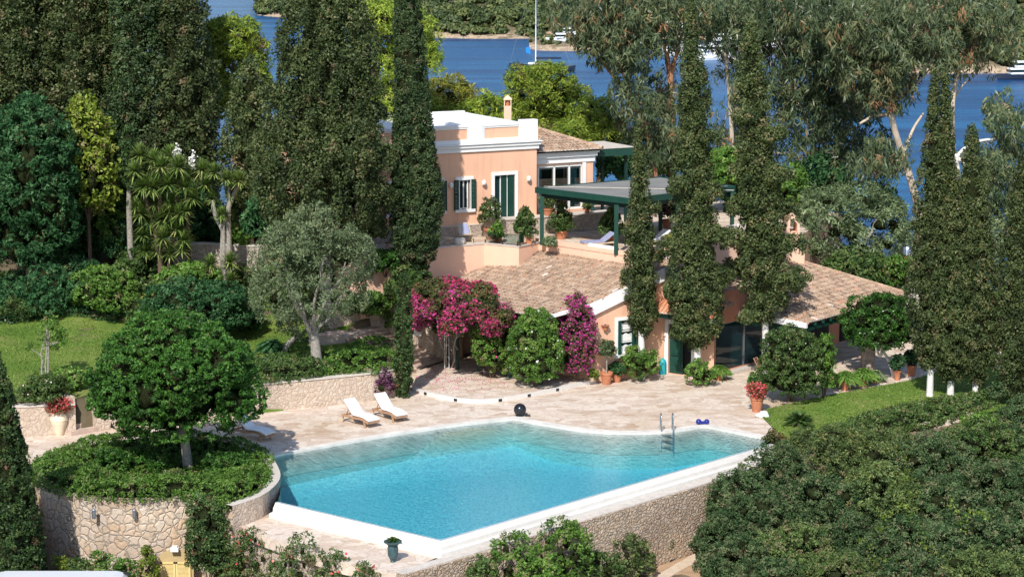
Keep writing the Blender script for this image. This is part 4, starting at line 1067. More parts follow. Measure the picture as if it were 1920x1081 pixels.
# glass balustrade
gb = thing('glass_balustrade', 'low frameless glass panels on small dark posts at the terrace corner', 'balustrade', tuple(TW[5]))
m = MB(); ps = MB()
for a, b in ((TW[4], TW[5]), (TW[5], TW[6])):
    a = a + Vector((0, 0, .1)); b = b + Vector((0, 0, .1)); d = (b - a).normalized(); n_ = int((b - a).length / 1.0) or 1; up = Vector((0, 0, 1)); nn_ = Vector((-d.y, d.x, 0)) * .1
    for k in range(n_):
        p = a.lerp(b, k / n_) + d * .04 + nn_; q = a.lerp(b, (k + 1) / n_) - d * .04 + nn_; m.beam(p + up * .28, q + up * .28, .012, .5)
    for k in range(n_ + 1): p = a.lerp(b, k / n_) + nn_; ps = MB(); ps.beam(p - up * .08, p + up * .12, .06, .06); ps.build('post', MATS['black_glaze'], gb)
m.build('glass_panel', MATS['glass'], gb)
# --- pergola
PZ = 8.55
pc = [at(1003, 351, PZ), at(1180, 372, PZ), at(1379, 348, PZ), at(1238, 331, PZ)]
pg = thing('pergola', 'dark green timber pergola with a flat grey roof on the upper terrace', 'pergola', tuple(at(1155, 476, TZ)))
m = MB(); wall(m, [Vector((p.x, p.y, 0)) for p in pc + [pc[0]]], PZ - .30, PZ - .0, .16); m.build('fascia', MATS['green_paint'], pg)
m = MB(); inn = [p.lerp(sum(pc, Vector()) / 4, .018) for p in pc]; m.poly(inn, PZ - .03); m.build('roof', MATS['grey_felt'], pg)
m = MB(); m.beam(at(1020, 349.5, PZ) , at(1376, 356.5, PZ), .04, .03); m.build('roof_seam', MATS['cap_stone'], pg)
m = MB(); ctr = sum(pc, Vector()) / 4
il = [p.lerp(ctr, .07) for p in pc]
for a, b in zip(il, il[1:] + il[:1]): m.beam(Vector((a.x, a.y, PZ - .42)), Vector((b.x, b.y, PZ - .42)), .12, .24)
for k in range(1, 12):
    a = il[0].lerp(il[1], k / 12); b = il[3].lerp(il[2], k / 12); m.beam(Vector((a.x, a.y, PZ - .2)), Vector((b.x, b.y, PZ - .2)), .06, .16)
m.build('beam', MATS['dark_green_paint'], pg)
for (px, py) in ((1016, 459), (1155, 477), (1270, 462), (1238, 433), (1372, 448), (1110, 428)):
    p = at(px, py, TZ); m = MB(); w_ = .105; m.box(p.x - w_, p.x + w_, p.y - w_, p.y + w_, TZ, PZ - .3); m.build('post', MATS['green_paint'], pg)
# --- lower wing with the lean-to roof
lw = thing('garden_wing', 'pink garden wing with lean-to tiled roof, white verge and green-framed window', 'house wing', tuple(at(1103, 718, 0)))
W0 = at(1103, 718, 0); W1 = at(1246, 699, 0); WF = Fr(W0, W1 - W0); D1 = at(1338, 712, 0); DF = Fr(W1, D1 - W1); LnW = (W1 - W0).length
Bp = WF.p(*[WF.hit(1108, 569)[0], -.12, WF.hit(1108, 569)[1]]); Cs, Cz = WF.hit(1243, 503); Cp = WF.p(Cs, -.12, Cz); Ap_ = at(1016, 596, 3.54)
wa, wzt = WF.hit(1158, 601); wb, wzb = WF.hit(1196, 660)
m = MB(); hole = (wa, wb, wzb, wzt)
WF.wall(m, 0, LnW, -.1, 3.3, [hole], .25)
m.add([WF.p(0, 0, 3.3), WF.p(LnW, 0, 3.3), WF.p(LnW, 0, Cz - .3), WF.p(0, 0, Bp.z - .3)], [(0, 1, 2, 3)])
vv = Vector((-.70, .714, 0)); L0 = WF.p(0, 0, 0); m.add([L0, L0 + vv * 8, L0 + vv * 8 + Vector((0, 0, 3.7)), L0 + Vector((0, 0, 3.7))], [(0, 1, 2, 3)])
m.build('wall', MATS['pink_stucco'], lw)
win = window(WF, lw, *hole, shutters=(0, 0), cols=1, rows=3, half=False, w=.16)
m = MB(); WF.box(m, wa, wa + .16, -.10, .10, wzb, wzt); WF.box(m, wb - .28, wb + .02, -.30, -.24, wzb, wzt); WF.box(m, wb - .30, wb - .02, .02, .12, wzb, wzt); m.build('shutter', MATS['green_paint'], win)
m = MB()
for r_ in range(3):
    z0_ = wzb + (wzt - wzb) * r_ / 3; n = 10
    pts = [WF.p(wa + .22 + (wb - wa - .5) * k / n, .145, z0_ + (wzt - wzb) / 3 * (.62 + .16 * abs(math.cos(k * PI / 5)))) for k in range(n + 1)]
    m.strip([Vector((p.x, p.y, z0_ + .06)) for p in pts], pts)
m.build('lace_curtain', MATS['white_plaster'], win)
# verge boards
m = MB()
def verge(m, pts, h, th=.06):
    for a, b in zip(pts[:-1], pts[1:]):
        a = Vector(a); b = Vector(b); n_ = Vector((b.y - a.y, -(b.x - a.x), 0)).normalized() * th
        dn = Vector((0, 0, -h)); vs = [a + n_, b + n_, b + n_ + dn, a + n_ + dn, a - n_, b - n_, b - n_ + dn, a - n_ + dn]
        m.add(vs, [(0, 3, 2, 1), (0, 1, 5, 4), (3, 7, 6, 2), (4, 5, 6, 7), (0, 4, 7, 3), (1, 2, 6, 5)])
verge(m, [Bp + Vector((0, 0, .03)), Cp + Vector((0, 0, .03))], .62); verge(m, [Ap_ + Vector((0, 0, .05)), Bp + Vector((0, 0, .04))], .17)
m.build('verge', MATS['white_plaster'], lw)
upv = Vector((.714, .70, 0)); far = Ap_ + vv * 11
dB = (Bp - Ap_).dot(upv); apx = Ap_ + upv * ((Cp - Ap_).dot(upv)); apx.z = Cp.z
def clip1(W_):
    out = np.ones(len(W_), bool)
    for a, b in ((Ap_, Bp), (Bp, Cp)):
        d = b - a; side = d.x * (W_[:, 1] - a.y) - d.y * (W_[:, 0] - a.x); t = ((W_[:, 0] - a.x) * d.x + (W_[:, 1] - a.y) * d.y) / (d.x ** 2 + d.y ** 2)
        out &= (side > .08) | ((t > 1.0) & (a is Ap_)) | ((t < 0) & (a is Bp))
    out &= ~inside(W_, [Vector((p.x, p.y)) for p in offset(blk, 0, True)])
    return out
rf, PF = tile_field('roof', lw, Ap_, far, apx, clip1, kink=(dB, .14), ext=(6.5, 0), maxd=9.5, rng=random.Random(11))
m = MB()
for pts in ([Ap_, Bp, Ap_ + upv * dB + vv * 11, Ap_ + vv * 11], [Bp, Cp, Cp + vv * 9, Ap_ + upv * dB + vv * 11]):
    m.poly([Vector((p.x, p.y, PF(0, max(0, (p - Ap_).dot(upv)), -.06).z)) for p in pts]); m.build('roof_base', MATS['dark_inside'], lw)
m = MB(); m.beam(Ap_ + Vector((.15, .2, -.25)), far + Vector((.15, .2, -.25)), .14, .2)
for k in range(5):
    q = Ap_ + vv * (.3 + 2.2 * k) + upv * .25; m.box(q.x - .08, q.x + .08, q.y - .08, q.y + .08, 0, 3.35)
m.build('veranda_frame', MATS['dark_green_paint'], lw)
m = MB(); q0 = at(862, 655, .2); q0 = L0 + vv * 1.5; m.add([L0 + vv * 3.8 - upv * .0, L0 + vv * 11, L0 + vv * 11 + Vector((0, 0, 3.6)), L0 + vv * 3.8 + Vector((0, 0, 3.6))], [(0, 1, 2, 3)]); 
# hanging terracotta wall pot
a, z = WF.hit(1132, 612); q = WF.p(a, -.13, z); wp = thing('wall_pot', 'small terracotta half pot hung on the pink wall left of the window', 'wall pot', tuple(q))
m = MB(); m.lathe([(.03, -.2), (.09, -.16), (.12, -.02), (.19, .06), (.21, .10), (.17, .11), (.1, .02)], q, 14); m.build('pot', MATS['terracotta'], wp); m = MB(); m.lathe([(.05, -.06), (.09, .03), (.06, .12), (.02, .15)], q, 8); m.build('plant', MATS['verdigris'], wp)
# door wall
m = MB(); d0 = DF.hit(1254, 606)[0]; d1 = DF.hit(1298, 610)[0]; dz = DF.hit(1256, 606)[1]; LnD = (D1 - W1).length
DF.wall(m, 0, LnD, -.1, 4.1, [(d0, d1, 0.02, dz)], .3); m.build('door_wall', MATS['pink_stucco'], lw)
m = MB(); DF.box(m, d0, d1, .26, .3, 0, dz); dr = m.build('door', MATS['dark_inside'], lw)
m = MB(); DF.box(m, d0, d0 + (d1 - d0) * .56, .12, .18, .04, dz)
for z in (.25, 1.05): DF.box(m, d0 + .12, d0 + (d1 - d0) * .56 - .1, .10, .12, z, z + (.65 if z < 1 else dz - 1.35))
DF.box(m, d0 + .1, d0 + (d1 - d0) * .5, .05, .10, .96, 1.0); m.build('door_leaf', MATS['green_paint'], dr)
m = surround(DF, d0, d1, 0.02, dz, .2, None, '', False, out=.07); m.build('door_frame', MATS['white_plaster'], dr)
# small tiled hood over the door
h0 = DF.p(-.35, -1.05, 3.22); h1 = DF.p(LnD + .6, -1.05, 3.22); ha = DF.p(0, 0.0, 3.85)
tile_field('door_hood', lw, h0, h1, ha, poly_clip([h0, h1, DF.p(LnD + .6, .1, 0), DF.p(-.35, .1, 0)]), mat='new_roof_tile', rng=random.Random(3))
m = MB(); m.add([h0 - Vector((0, 0, .07)), h1 - Vector((0, 0, .07)), DF.p(LnD + .6, 0, 3.75), DF.p(-.35, 0, 3.75)], [(0, 1, 2, 3)])
DF.box(m, -.35, LnD + .6, -1.0, -.9, 3.0, 3.14)
for a in (-.25, LnD * .5, LnD): DF.box(m, a, a + .09, -1.0, 0, 3.02, 3.14); m.beam(DF.p(a + .04, -.9, 3.05), DF.p(a + .04, 0, 2.35), .09, .09)
m.build('hood_bracket', MATS['dark_green_paint'], lw)
# gable shoulder right of the verge
s0_ = DF.hit(1240, 533); s1_ = DF.hit(1300, 566)
m = MB(); m.add([DF.p(-.15, -.04, s0_[1]), DF.p(LnD + .3, -.04, s1_[1] - .35), DF.p(LnD + .3, -.04, 3.8), DF.p(-.15, -.04, 3.8), DF.p(-.15, .2, s0_[1]), DF.p(LnD + .3, .2, s1_[1] - .35)], [(0, 3, 2, 1), (0, 1, 5, 4)]); m.build('shoulder', MATS['white_plaster'], lw)
e0 = DF.p(LnD + .4, -.15, s1_[1] - .35); e1 = DF.p(-.3, -.15, s0_[1])
m = MB(); rr = random.Random(9)
for k in range(12):
    for j in range(8):
        a = -.2 + k * .26; zz = s0_[1] + (s1_[1] - .35 - s0_[1]) * (a + .15) / (LnD + .45); m.tube([DF.p(a + .30, -.1 + .25 * j, zz - .05 + .02), DF.p(a - .02, -.1 + .25 * j, zz + .05)], [.105, .09], 8, t=rr.uniform(.2, .8))
m.build('shoulder_tiles', MATS['roof_tile'], lw)
# --- right wing: hip roof over the veranda
E_ = at(1513, 607, 2.95); L_ = at(1335, 578, 2.95); R_ = at(1702, 556, 2.95); A2 = atY(1480, 486, 112.0)
rw_ = thing('veranda_wing', 'right wing with hipped tile roof over a dark glazed veranda', 'house wing', (14, 108, 0))
L2 = L_ + (L_ - E_).normalized() * 2.5; R2 = R_ + (R_ - E_).normalized() * .3
A2b = A2 + Vector((-3.5, 3.0, .2))
tile_field('roof', rw_, E_, R2, A2, poly_clip([E_, R2, A2]), rng=random.Random(21))
tile_field('roof', rw_, E_, L2, A2, poly_clip([E_, L2, A2b, A2]), rng=random.Random(22))
m = MB(); dn = Vector((0, 0, -.06)); m.add([E_ + dn, R2 + dn, A2 + dn], [(0, 1, 2)]); m.add([E_ + dn, A2 + dn, A2b + dn, L2 + dn], [(0, 1, 2, 3)]); m.build('roof_base', MATS['dark_inside'], rw_)
m = MB()
for a_, b_ in ((E_, A2), (R2, A2)):
    hp = [a_.lerp(b_, k / 26) + Vector((0, 0, .08)) for k in range(27)]
    for k in range(26): m.tube([hp[k], hp[k + 1]], [.12, .10], 8, t=random.Random(k).uniform(.4, .85))
m.build('ridge_tiles', MATS['roof_tile'], rw_)
m = MB(); c_ = sum((E_, L2, A2), Vector()) / 3
verge(m, [L2 + Vector((0, 0, .05)), E_ + Vector((0, 0, .05))], .26); m.build('gutter_board', MATS['white_plaster'], rw_)
m = MB(); dirL = (L2 - E_).normalized(); dirR = (R2 - E_).normalized(); inn_ = (dirL + dirR).normalized()
m.beam(E_ + inn_ * .25 + Vector((0, 0, -.42)), L2 + dirR * .25 + Vector((0, 0, -.42)), .16, .26)
m.beam(E_ + inn_ * .25 + Vector((0, 0, -.30)), R2 + dirL * .25 + Vector((0, 0, -.30)), .14, .2)
for k in range(1, 14):
    a_ = E_.lerp(R2, k / 14); m.beam(a_ + Vector((0, 0, -.10)) - dirL * .1, a_ + dirL * 3 + Vector((0, 0, .35)), .09, .14)
m.build('beam', MATS['green_paint'], rw_)
# glass front
g0 = at(1340, 706, 0); g1 = at(1436, 680, 0); GF = Fr(g0, g1 - g0); LnG = (g1 - g0).length + 1.6; gt = GF.hit(1370, 603)[1]
m = MB(); GF.wall(m, -.35, LnG + 1.2, -.1, 4.2, [(0.05, LnG, .18, gt)], .2); m.build('veranda_wall', MATS['terracotta_stucco'], rw_)
m = MB(); GF.box(m, .05, LnG, .12, .14, .18, gt); sg = m.build('sliding_door', MATS['dark_glass'], rw_)
m = MB()
for a_ in (.05, LnG * .42, LnG - .06): GF.box(m, a_, a_ + .06, .04, .12, .18, gt)
GF.box(m, .05, LnG, .04, .12, gt - .06, gt); m.build('door_frame', MATS['zinc'], sg)
m = MB(); GF.box(m, -.1, LnG, -.45, 0, -.05, .16); m.build('door_step', MATS['cap_stone'], rw_)
# inside the veranda
q = g0 + GF.u * (LnG + 1.2); m = MB(); m.add([q, q + dirR * 9, q + dirR * 7 + Vector((0, 0, 2.9)), q + Vector((0, 0, 2.9))], [(0, 1, 2, 3)]); m.build('back_wall', MATS['terracotta_stucco'], rw_)
VF = Fr(q, dirR)
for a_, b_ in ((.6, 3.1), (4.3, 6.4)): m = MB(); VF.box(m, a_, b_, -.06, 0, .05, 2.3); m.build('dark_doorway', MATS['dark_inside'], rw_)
m = MB(); p = at(1627, 690, 0); m.box(p.x - .32, p.x + .32, p.y - .32, p.y + .32, -.1, 2.75); m.build('stone_pillar', MATS['plinth_wall'], rw_)
m = MB(); p = E_ + inn_ * .6; m.box(p.x - .1, p.x + .1, p.y - .1, p.y + .1, -.1, 2.6); m.build('post', MATS['green_paint'], rw_)
# terrace end wall with stepped gable (right of the dark cypresses)
a = atY(1487, 492, 111.5); b = atY(1487, 410, 111.5); eg = thing('stepped_gable', 'narrow pale pink stepped wall rising above the right tiled roof', 'wall', (a.x, a.y, 3.))
m = MB(); x0 = atY(1474, 440, 111.5).x; x1 = atY(1499, 440, 111.5).x; zb = b.z
m.box(x0, x1, a.y, a.y + 1.6, 1.5, zb - .75); m.box(x0, x0 + .2, a.y, a.y + 1.6, zb - .75, zb); m.box(x1 - .12, x1, a.y, a.y + 1.6, zb - .75, zb - .3); m.box(x0, x1 - .2, a.y, a.y + 1.6, zb, zb + .12); m.box(x1, x1 + .3, a.y, a.y + 1, 1.5, a.z + .5)
m.build('wall', MATS['pale_pink_stucco'], eg)
a = at(1383, 452, TZ); rl = thing('terrace_railing', 'short white slatted railing on the terrace edge behind the right cypresses', 'railing', tuple(a))
m = MB(); p0 = at(1362, 452, TZ); p1 = at(1425, 443, TZ)
for h in (.38, .52, .66, .8): m.beam(p0 + Vector((0, 0, h)), p1 + Vector((0, 0, h)), .04, .05)
m.build('rail', MATS['white_paint'], rl)
for k in range(4): p = p0.lerp(p1, k / 3); m = MB(); m.beam(p, p + Vector((0, 0, .84)), .06, .06); m.build('baluster', MATS['white_paint'], rl)
# ------------------------------------------------------------------ low spreading planting
def mound(name, label, poly, h, seed, mat, cat='hedge', zf=None, cl=.16, leaf=.12, dens=1., base=.5, per=22, group=None, flower=None, soft=.5, hole=None, bump=.25, dead=0., kind=None, dip=None, rings=3):
    P = np.array([(p[0], p[1]) for p in poly]); lo = P.min(0); hi = P.max(0); rng = RNG(seed)
    A = (hi - lo).prod(); n = int(A * 16 * dens * (.16 / cl) ** 1.4); Q = lo + rng.random((n, 2)) * (hi - lo)
    ok = inside(Q, [Vector((p[0], p[1])) for p in poly])
    if hole is not None: ok &= np.linalg.norm(Q - np.array(hole[:2]), axis=1) > hole[2]
    Q = Q[ok]; cl_ = [Vector((p[0], p[1], 0)) for p in poly]; d = pdist(Q, cl_ + [cl_[0]])
    z0 = zf(Q[:, 0], Q[:, 1]) if zf else Hgt(Q[:, 0], Q[:, 1])
    fb = bumps(rng, 8, 1.3); Q3 = np.concatenate([Q, 0 * Q[:, :1]], 1)
    hh = h * (1 + bump * fb(Q3 * 1.3)) * np.sqrt(np.clip(d / soft, .02, 1))
    if dip is not None: hh = hh * np.interp(np.linalg.norm(Q - np.array(dip[:2]), axis=1), [dip[2], dip[2] + 1.2], [dip[3], 1])
    c = (lo + hi) / 2; out = unit(np.concatenate([(Q - c) / (hi - lo), 0 * Q[:, :1]], 1)) * np.clip(1 - d / soft, 0, 1)[:, None]
    C = np.concatenate([Q, (z0 + hh)[:, None]], 1); N = unit(np.array([0, 0, 1.]) + out * 1.6 + rng.normal(0, .2, (len(Q), 3)))
    L = Leaves(); clusters(L, C, N, cl, per, leaf, .45, rng, base, .2, .15, stick=.7, dead=dead, squash=.8)
    ed = resample(cl_ + [cl_[0]], .22); E3 = np.array([(p.x, p.y) for p in ed]); E3 = E3 if hole is None else E3
    ze = zf(E3[:, 0], E3[:, 1]) if zf else Hgt(E3[:, 0], E3[:, 1])
    for k in range(rings):
        C = np.concatenate([E3 + rng.normal(0, .05, E3.shape), (ze + h * (k + .5) / (rings + 1))[:, None]], 1)
        o3 = unit(np.concatenate([(E3 - c) / (hi - lo), 0 * E3[:, :1]], 1)); clusters(L, C, o3, cl, per, leaf, .45, rng, base, .2, .15, dead=dead)
    step = .35; xs = np.arange(lo[0], hi[0] + step, step); ys = np.arange(lo[1], hi[1] + step, step); X, Y = np.meshgrid(xs, ys); G_ = np.stack([X.ravel(), Y.ravel()], 1)
    okg = inside(G_, cl_) & (pdist(G_, cl_ + [cl_[0]]) > .12)
    if hole is not None: okg &= np.linalg.norm(G_ - np.array(hole[:2]), axis=1) > hole[2]
    zz = (zf(G_[:, 0], G_[:, 1]) if zf else Hgt(G_[:, 0], G_[:, 1])) + h * .6 * np.sqrt(np.clip(pdist(G_, cl_ + [cl_[0]]) / soft, .02, 1))
    if dip is not None: zz = zz - h * .6 * (1 - np.interp(np.linalg.norm(G_ - np.array(dip[:2]), axis=1), [dip[2], dip[2] + 1.2], [dip[3], 1]))
    nx = len(xs); fs = [(a, a + 1, a + nx + 1, a + nx) for j in range(len(ys) - 1) for a in range(j * nx, j * nx + nx - 1) if okg[a] and okg[a + 1] and okg[a + nx] and okg[a + nx + 1]]
    if fs: L.core(np.concatenate([G_, zz[:, None]], 1), fs, .2)
    m_ = Q.mean(0)
    if flower or kind is None:
        rt = thing(name, label, cat, (m_[0], m_[1], float(z0.mean())), 0, group); L.build('foliage', MATS[mat], rt)
        if flower:
            Fl = Leaves(); flowers(Fl, L, rng, flower[1], flower[2]); q = Fl.build(flower[3], MATS[flower[0]], rt)
            if flower[3] == 'roses': q['kind'] = 'stuff'
        return rt
    return tag(L.build(name, MATS[mat]), kind=kind)
flat = lambda z: (lambda a, b: np.zeros(len(a)) + z)
circ = lambda c, r, n=40: [Vector((c.x + r * math.cos(2 * PI * k / n), c.y + r * math.sin(2 * PI * k / n), 0)) for k in range(n)]
jr_ = []
for k in range(48):
    a = 2 * PI * k / 48; q = PC + Vector((math.cos(a), math.sin(a), 0)) * (PR + .12); best = None
    for b in n1:                                  # reach out to the parapet where that lies beyond the circle
        v = Vector((b.x - PC.x, b.y - PC.y, 0)); da = abs((math.atan2(v.y, v.x) - a + PI) % (2 * PI) - PI)
        if da < .1 and v.length > PR: q = PC + v.normalized() * v.length
    jr_.append(q)
mound('juniper_ring', 'clipped low juniper filling the round planter under the broad tree', jr_, .55, 1, 'bright_leaf', zf=flat(.0), cl=.15, leaf=.11, dens=1.3, base=.50, dip=(PC.x + .9, PC.y + .2, 2.4, .1), bump=.16, dead=.02)
for x, yb, yt, w, s in ((215, 884, 838, 62, 1), (292, 884, 852, 56, 2), (412, 884, 850, 60, 3), (440, 880, 848, 60, 4), (262, 872, 840, 60, 5), (325, 900, 884, 56, 6)):
    shrub(x, yb, yt, w, ['', 'dark low shrub at the left of the shaded hollow in the round planter', 'dark low shrub under the round tree, left of its trunk', 'dark low shrub under the round tree, right of its trunk', 'dark low shrub at the pool end of the planter hollow', 'dark low shrub at the back of the planter hollow', 'grey-green low shrub in front of the round tree trunk'][s], 40 + s, 'grey_shrub_leaf' if s == 6 else 'glossy_leaf', z=0, group='low shrubs in the round planter', leaf=.12, cl=.16)
mound('clipped_hedge', 'low clipped hedge along the lawn edge above the sun lounger wall', W3([(478, 722), (600, 708), (640, 690), (600, 676), (480, 684)], 1.33), .62, 3, 'shrub_leaf', zf=flat(1.3), base=.5, dead=.01, flower=('pale_pink_petal', .004, .07, 'blossoms'))
mound('clipped_hedge', 'clipped hedge bank between the olive tree and the stairway', W3([(610, 706), (700, 700), (742, 692), (742, 655), (700, 650), (640, 668), (600, 690)], 1.3), .62, 4, 'bright_leaf', zf=flat(1.25), base=.40)
mound('ground_cover', 'loose ground cover spilling over the low rock edge of the right lawn', W3([(1545, 815), (1640, 818), (1740, 803), (1812, 780), (1868, 762), (1850, 742), (1760, 755), (1640, 780)]), .30, 5, 'shrub_leaf', cat='ground cover', zf=flat(0.05), base=.62, dead=.05, bump=.4)
mound('rose_hedge', 'dark hedge dotted with pale roses at the far left of the lawn', W3([(-30, 615), (75, 614), (75, 596), (-30, 592)], 1.35), 1.15, 6, 'laurel_leaf', flower=('pale_pink_petal', .02, .10, 'roses'), soft=.8)
mound('rose_hedge', 'dark hedge behind the lawn, right of the young citrus tree', W3([(92, 614), (215, 614), (222, 598), (150, 590), (92, 595)], 1.35), 1.0, 7, 'laurel_leaf', flower=('pale_pink_petal', .004, .10, 'roses'), soft=.8)
mound('garden_slope', 'slope', W3([(-80, 596)], 1.4) + W3([(240, 606)], 1.4) + W3([(330, 600), (560, 600)], 1.5) + W3([(640, 590)], 2.) + [Vector((-6.2, 108., 0)), Vector((-9, 111.5, 0)), Vector((-12, 115, 0)), Vector((-22, 115.5, 0)), Vector((-36, 116, 0))], .42, 8, 'shrub_leaf', cl=.3, leaf=.2, dens=.7, base=.45, kind='stuff', bump=.5, dead=.04)
# ------------------------------------------------------------------ cypresses
BK = 'dark cypresses along the back of the left garden'
CW = [(0, .8), (.1, .95), (.3, 1), (.6, .95), (.85, .8), (1, .45)]
for x, Y, yt, yb, w, lb, s in ((12, 118, -90, 440, 160, 'tall dark cypress at the left edge of the picture', 1), (82, 120, -80, 440, 145, 'tall cypress second from the left edge, behind the laurel', 2), (140, 119.5, -70, 440, 135, 'tall cypress behind the yellow-leaved shrub', 3), (196, 121, -95, 440, 140, 'tall cypress between the yellow-leaved shrub and the yuccas', 4), (250, 118.5, -80, 450, 104, 'greener narrow cypress beside the gap with bright pine', 5)):
    cypress(x, Y, yt, yb, w, lb, 100 + s, mat='dark_cypress_leaf' if s == 5 else 'cypress_leaf', group=BK, prof=CW, leaf=.17, cl=.36, per=44, rough=.22, dens=1.15, base=.47, gz=4.5)
cypress(340, 119.5, -90, 430, 160, 'broad ragged cypress rising behind the yuccas', 110, group=BK, prof=[(0, .8), (.2, 1), (.45, .92), (.65, .7), (.85, .56), (1, .4)], leaf=.17, cl=.36, per=44, rough=.3, dens=1.1, base=.46, gz=4.5)
cypress(470, 115.5, 105, 430, 105, 'medium cypress with pointed top left of the huge cypress', 111, group=BK, prof=[(0, .6), (.2, 1), (.6, .8), (.85, .55), (1, .1)], leaf=.16, cl=.34, per=44, rough=.28, gz=4.6)
cypress(241, 115, 236, 350, 58, 'small smooth conical cypress in front of the tall row', 112, mat='clipped_leaf', group=BK, leaf=.16, cl=.22, per=30, rough=.1, base=.3, gz=4, prof=[(0, .8), (.3, 1), (.7, .75), (1, .1)])
cypress(609, 105.3, -110, 462, 250, 'huge ragged cypress shading the left of the villa', 113, prof=[(0, .35), (.1, .7), (.2, .9), (.32, 1), (.42, .88), (.58, .76), (.7, .6), (.85, .5), (1, .35)], leaf=.15, cl=.38, per=56, rough=.34, dens=1.2, base=.46, tr=.3, gz=2.5, core=.6, boughs=[(524, 255, 34), (512, 335, 30), (540, 405, 36), (535, 180, 32), (706, 300, 38), (716, 370, 30), (690, 425, 34), (690, 210, 30), (560, 450, 34), (560, 110, 28), (650, 455, 30), (678, 120, 26)])
cypress(783, 106.0, -120, 512, 98, 'tall smooth cypress standing against the villa front', 114, mat='dark_cypress_leaf', xtop=757, prof=[(0, .25), (.05, .72), (.13, .97), (.25, .98), (.36, .86), (.5, .76), (.65, .64), (.81, .50), (1, .3)], leaf=.11, cl=.20, per=46, rough=.10, dens=1.2, base=.52, bark='white_bark', gz=1.9, core=.8)
cypress(757, at(757, 745, 0).y, 508, 741, 38, 'slim clipped cypress at the foot of the stairway', 115, mat='clipped_leaf', prof=[(0, .6), (.06, .95), (.3, 1), (.6, .92), (.9, .7), (1, .3)], leaf=.10, cl=.13, per=26, rough=.06, dens=1.0, base=.5, gz=0, tr=.09, core=.82)
cypress(1203, 103.4, 238, 625, 62, 'narrow cypress with whitewashed trunk between window and door', 116, prof=[(0, .45), (.06, .8), (.2, 1), (.5, .88), (.8, .55), (1, .1)], leaf=.11, cl=.24, per=44, rough=.24, dens=1.15, base=.46, bark='white_bark', gz=0, tr=.17, xtop=1197, boughs=[(1180, 520, 15), (1226, 480, 15), (1222, 390, 14), (1182, 430, 14)])
cypress(1308, 102.6, 4, 650, 96, 'tall dark cypress in front of the door wall', 117, prof=[(0, .35), (.05, .75), (.2, .92), (.5, .78), (.75, .58), (.9, .36), (1, .1)], leaf=.12, cl=.28, per=52, rough=.26, dens=1.2, base=.45, bark='white_bark', gz=0, tr=.18, xtop=1296, boughs=[(1268, 545, 26), (1346, 520, 26), (1345, 440, 24), (1268, 460, 24), (1338, 360, 20), (1276, 350, 20), (1330, 600, 24), (1285, 620, 22), (1330, 260, 16)])
cypress(1436, 103.3, 45, 600, 140, 'ragged spreading cypress before the right tiled roof', 118, prof=[(0, .2), (.08, .5), (.22, .72), (.42, .72), (.6, .58), (.8, .42), (.93, .28), (1, .08)], leaf=.13, cl=.32, per=50, rough=.42, dens=.85, base=.5, bark='white_bark', gz=0, tr=.17, xtop=1408, boughs=[(1482, 525, 34), (1386, 505, 30), (1488, 460, 26), (1376, 450, 26), (1470, 395, 28), (1388, 385, 24), (1462, 330, 22), (1392, 318, 22), (1450, 560, 26), (1410, 590, 22), (1452, 250, 18), (1398, 215, 18)])
GR = 'cypresses with whitewashed trunks on the right lawn'
cypress(1745, 99.3, 130, 690, 78, 'left one of three white-trunked cypresses on the right lawn', 119, group=GR, prof=[(0, .45), (.08, .9), (.25, 1), (.5, .9), (.72, .55), (.9, .35), (1, .2)], leaf=.115, cl=.23, per=46, rough=.2, dens=1.1, base=.5, bark='white_bark', gz=0, tr=.155, xtop=1752)
cypress(1783, 99.5, 142, 712, 90, 'middle one of three white-trunked cypresses on the right lawn', 120, group=GR, prof=[(0, .4), (.08, .85), (.25, 1), (.5, .85), (.72, .5), (.9, .3), (1, .2)], leaf=.115, cl=.23, per=46, rough=.2, dens=1.1, base=.5, bark='white_bark', gz=0, tr=.155, xtop=1772)
cypress(1830, 98.8, 235, 715, 92, 'right one of three white-trunked cypresses on the right lawn', 121, group=GR, prof=[(0, .4), (.08, .85), (.25, 1), (.55, .9), (.8, .6), (1, .15)], leaf=.115, cl=.23, per=46, rough=.18, dens=1.1, base=.5, bark='white_bark', gz=0, tr=.155, xtop=1822)
cypress(1912, 97.5, 290, 745, 92, 'dark cypress at the right edge of the picture', 122, prof=[(0, .8), (.2, 1), (.5, .9), (.8, .6), (1, .15)], leaf=.115, cl=.26, per=46, rough=.3, dens=1.1, base=.42, gz=0, tr=.2)
cypress(-12, 78., 648, 1142, 222, 'big clipped cone of a cypress in the left foreground', 123, mat='clipped_leaf', prof=[(0, 1), (.3, .88), (.6, .6), (.85, .3), (1, .06)], leaf=.105, cl=.15, per=28, rough=.09, dens=1.0, base=.46, gz=-3.5, core=.84)
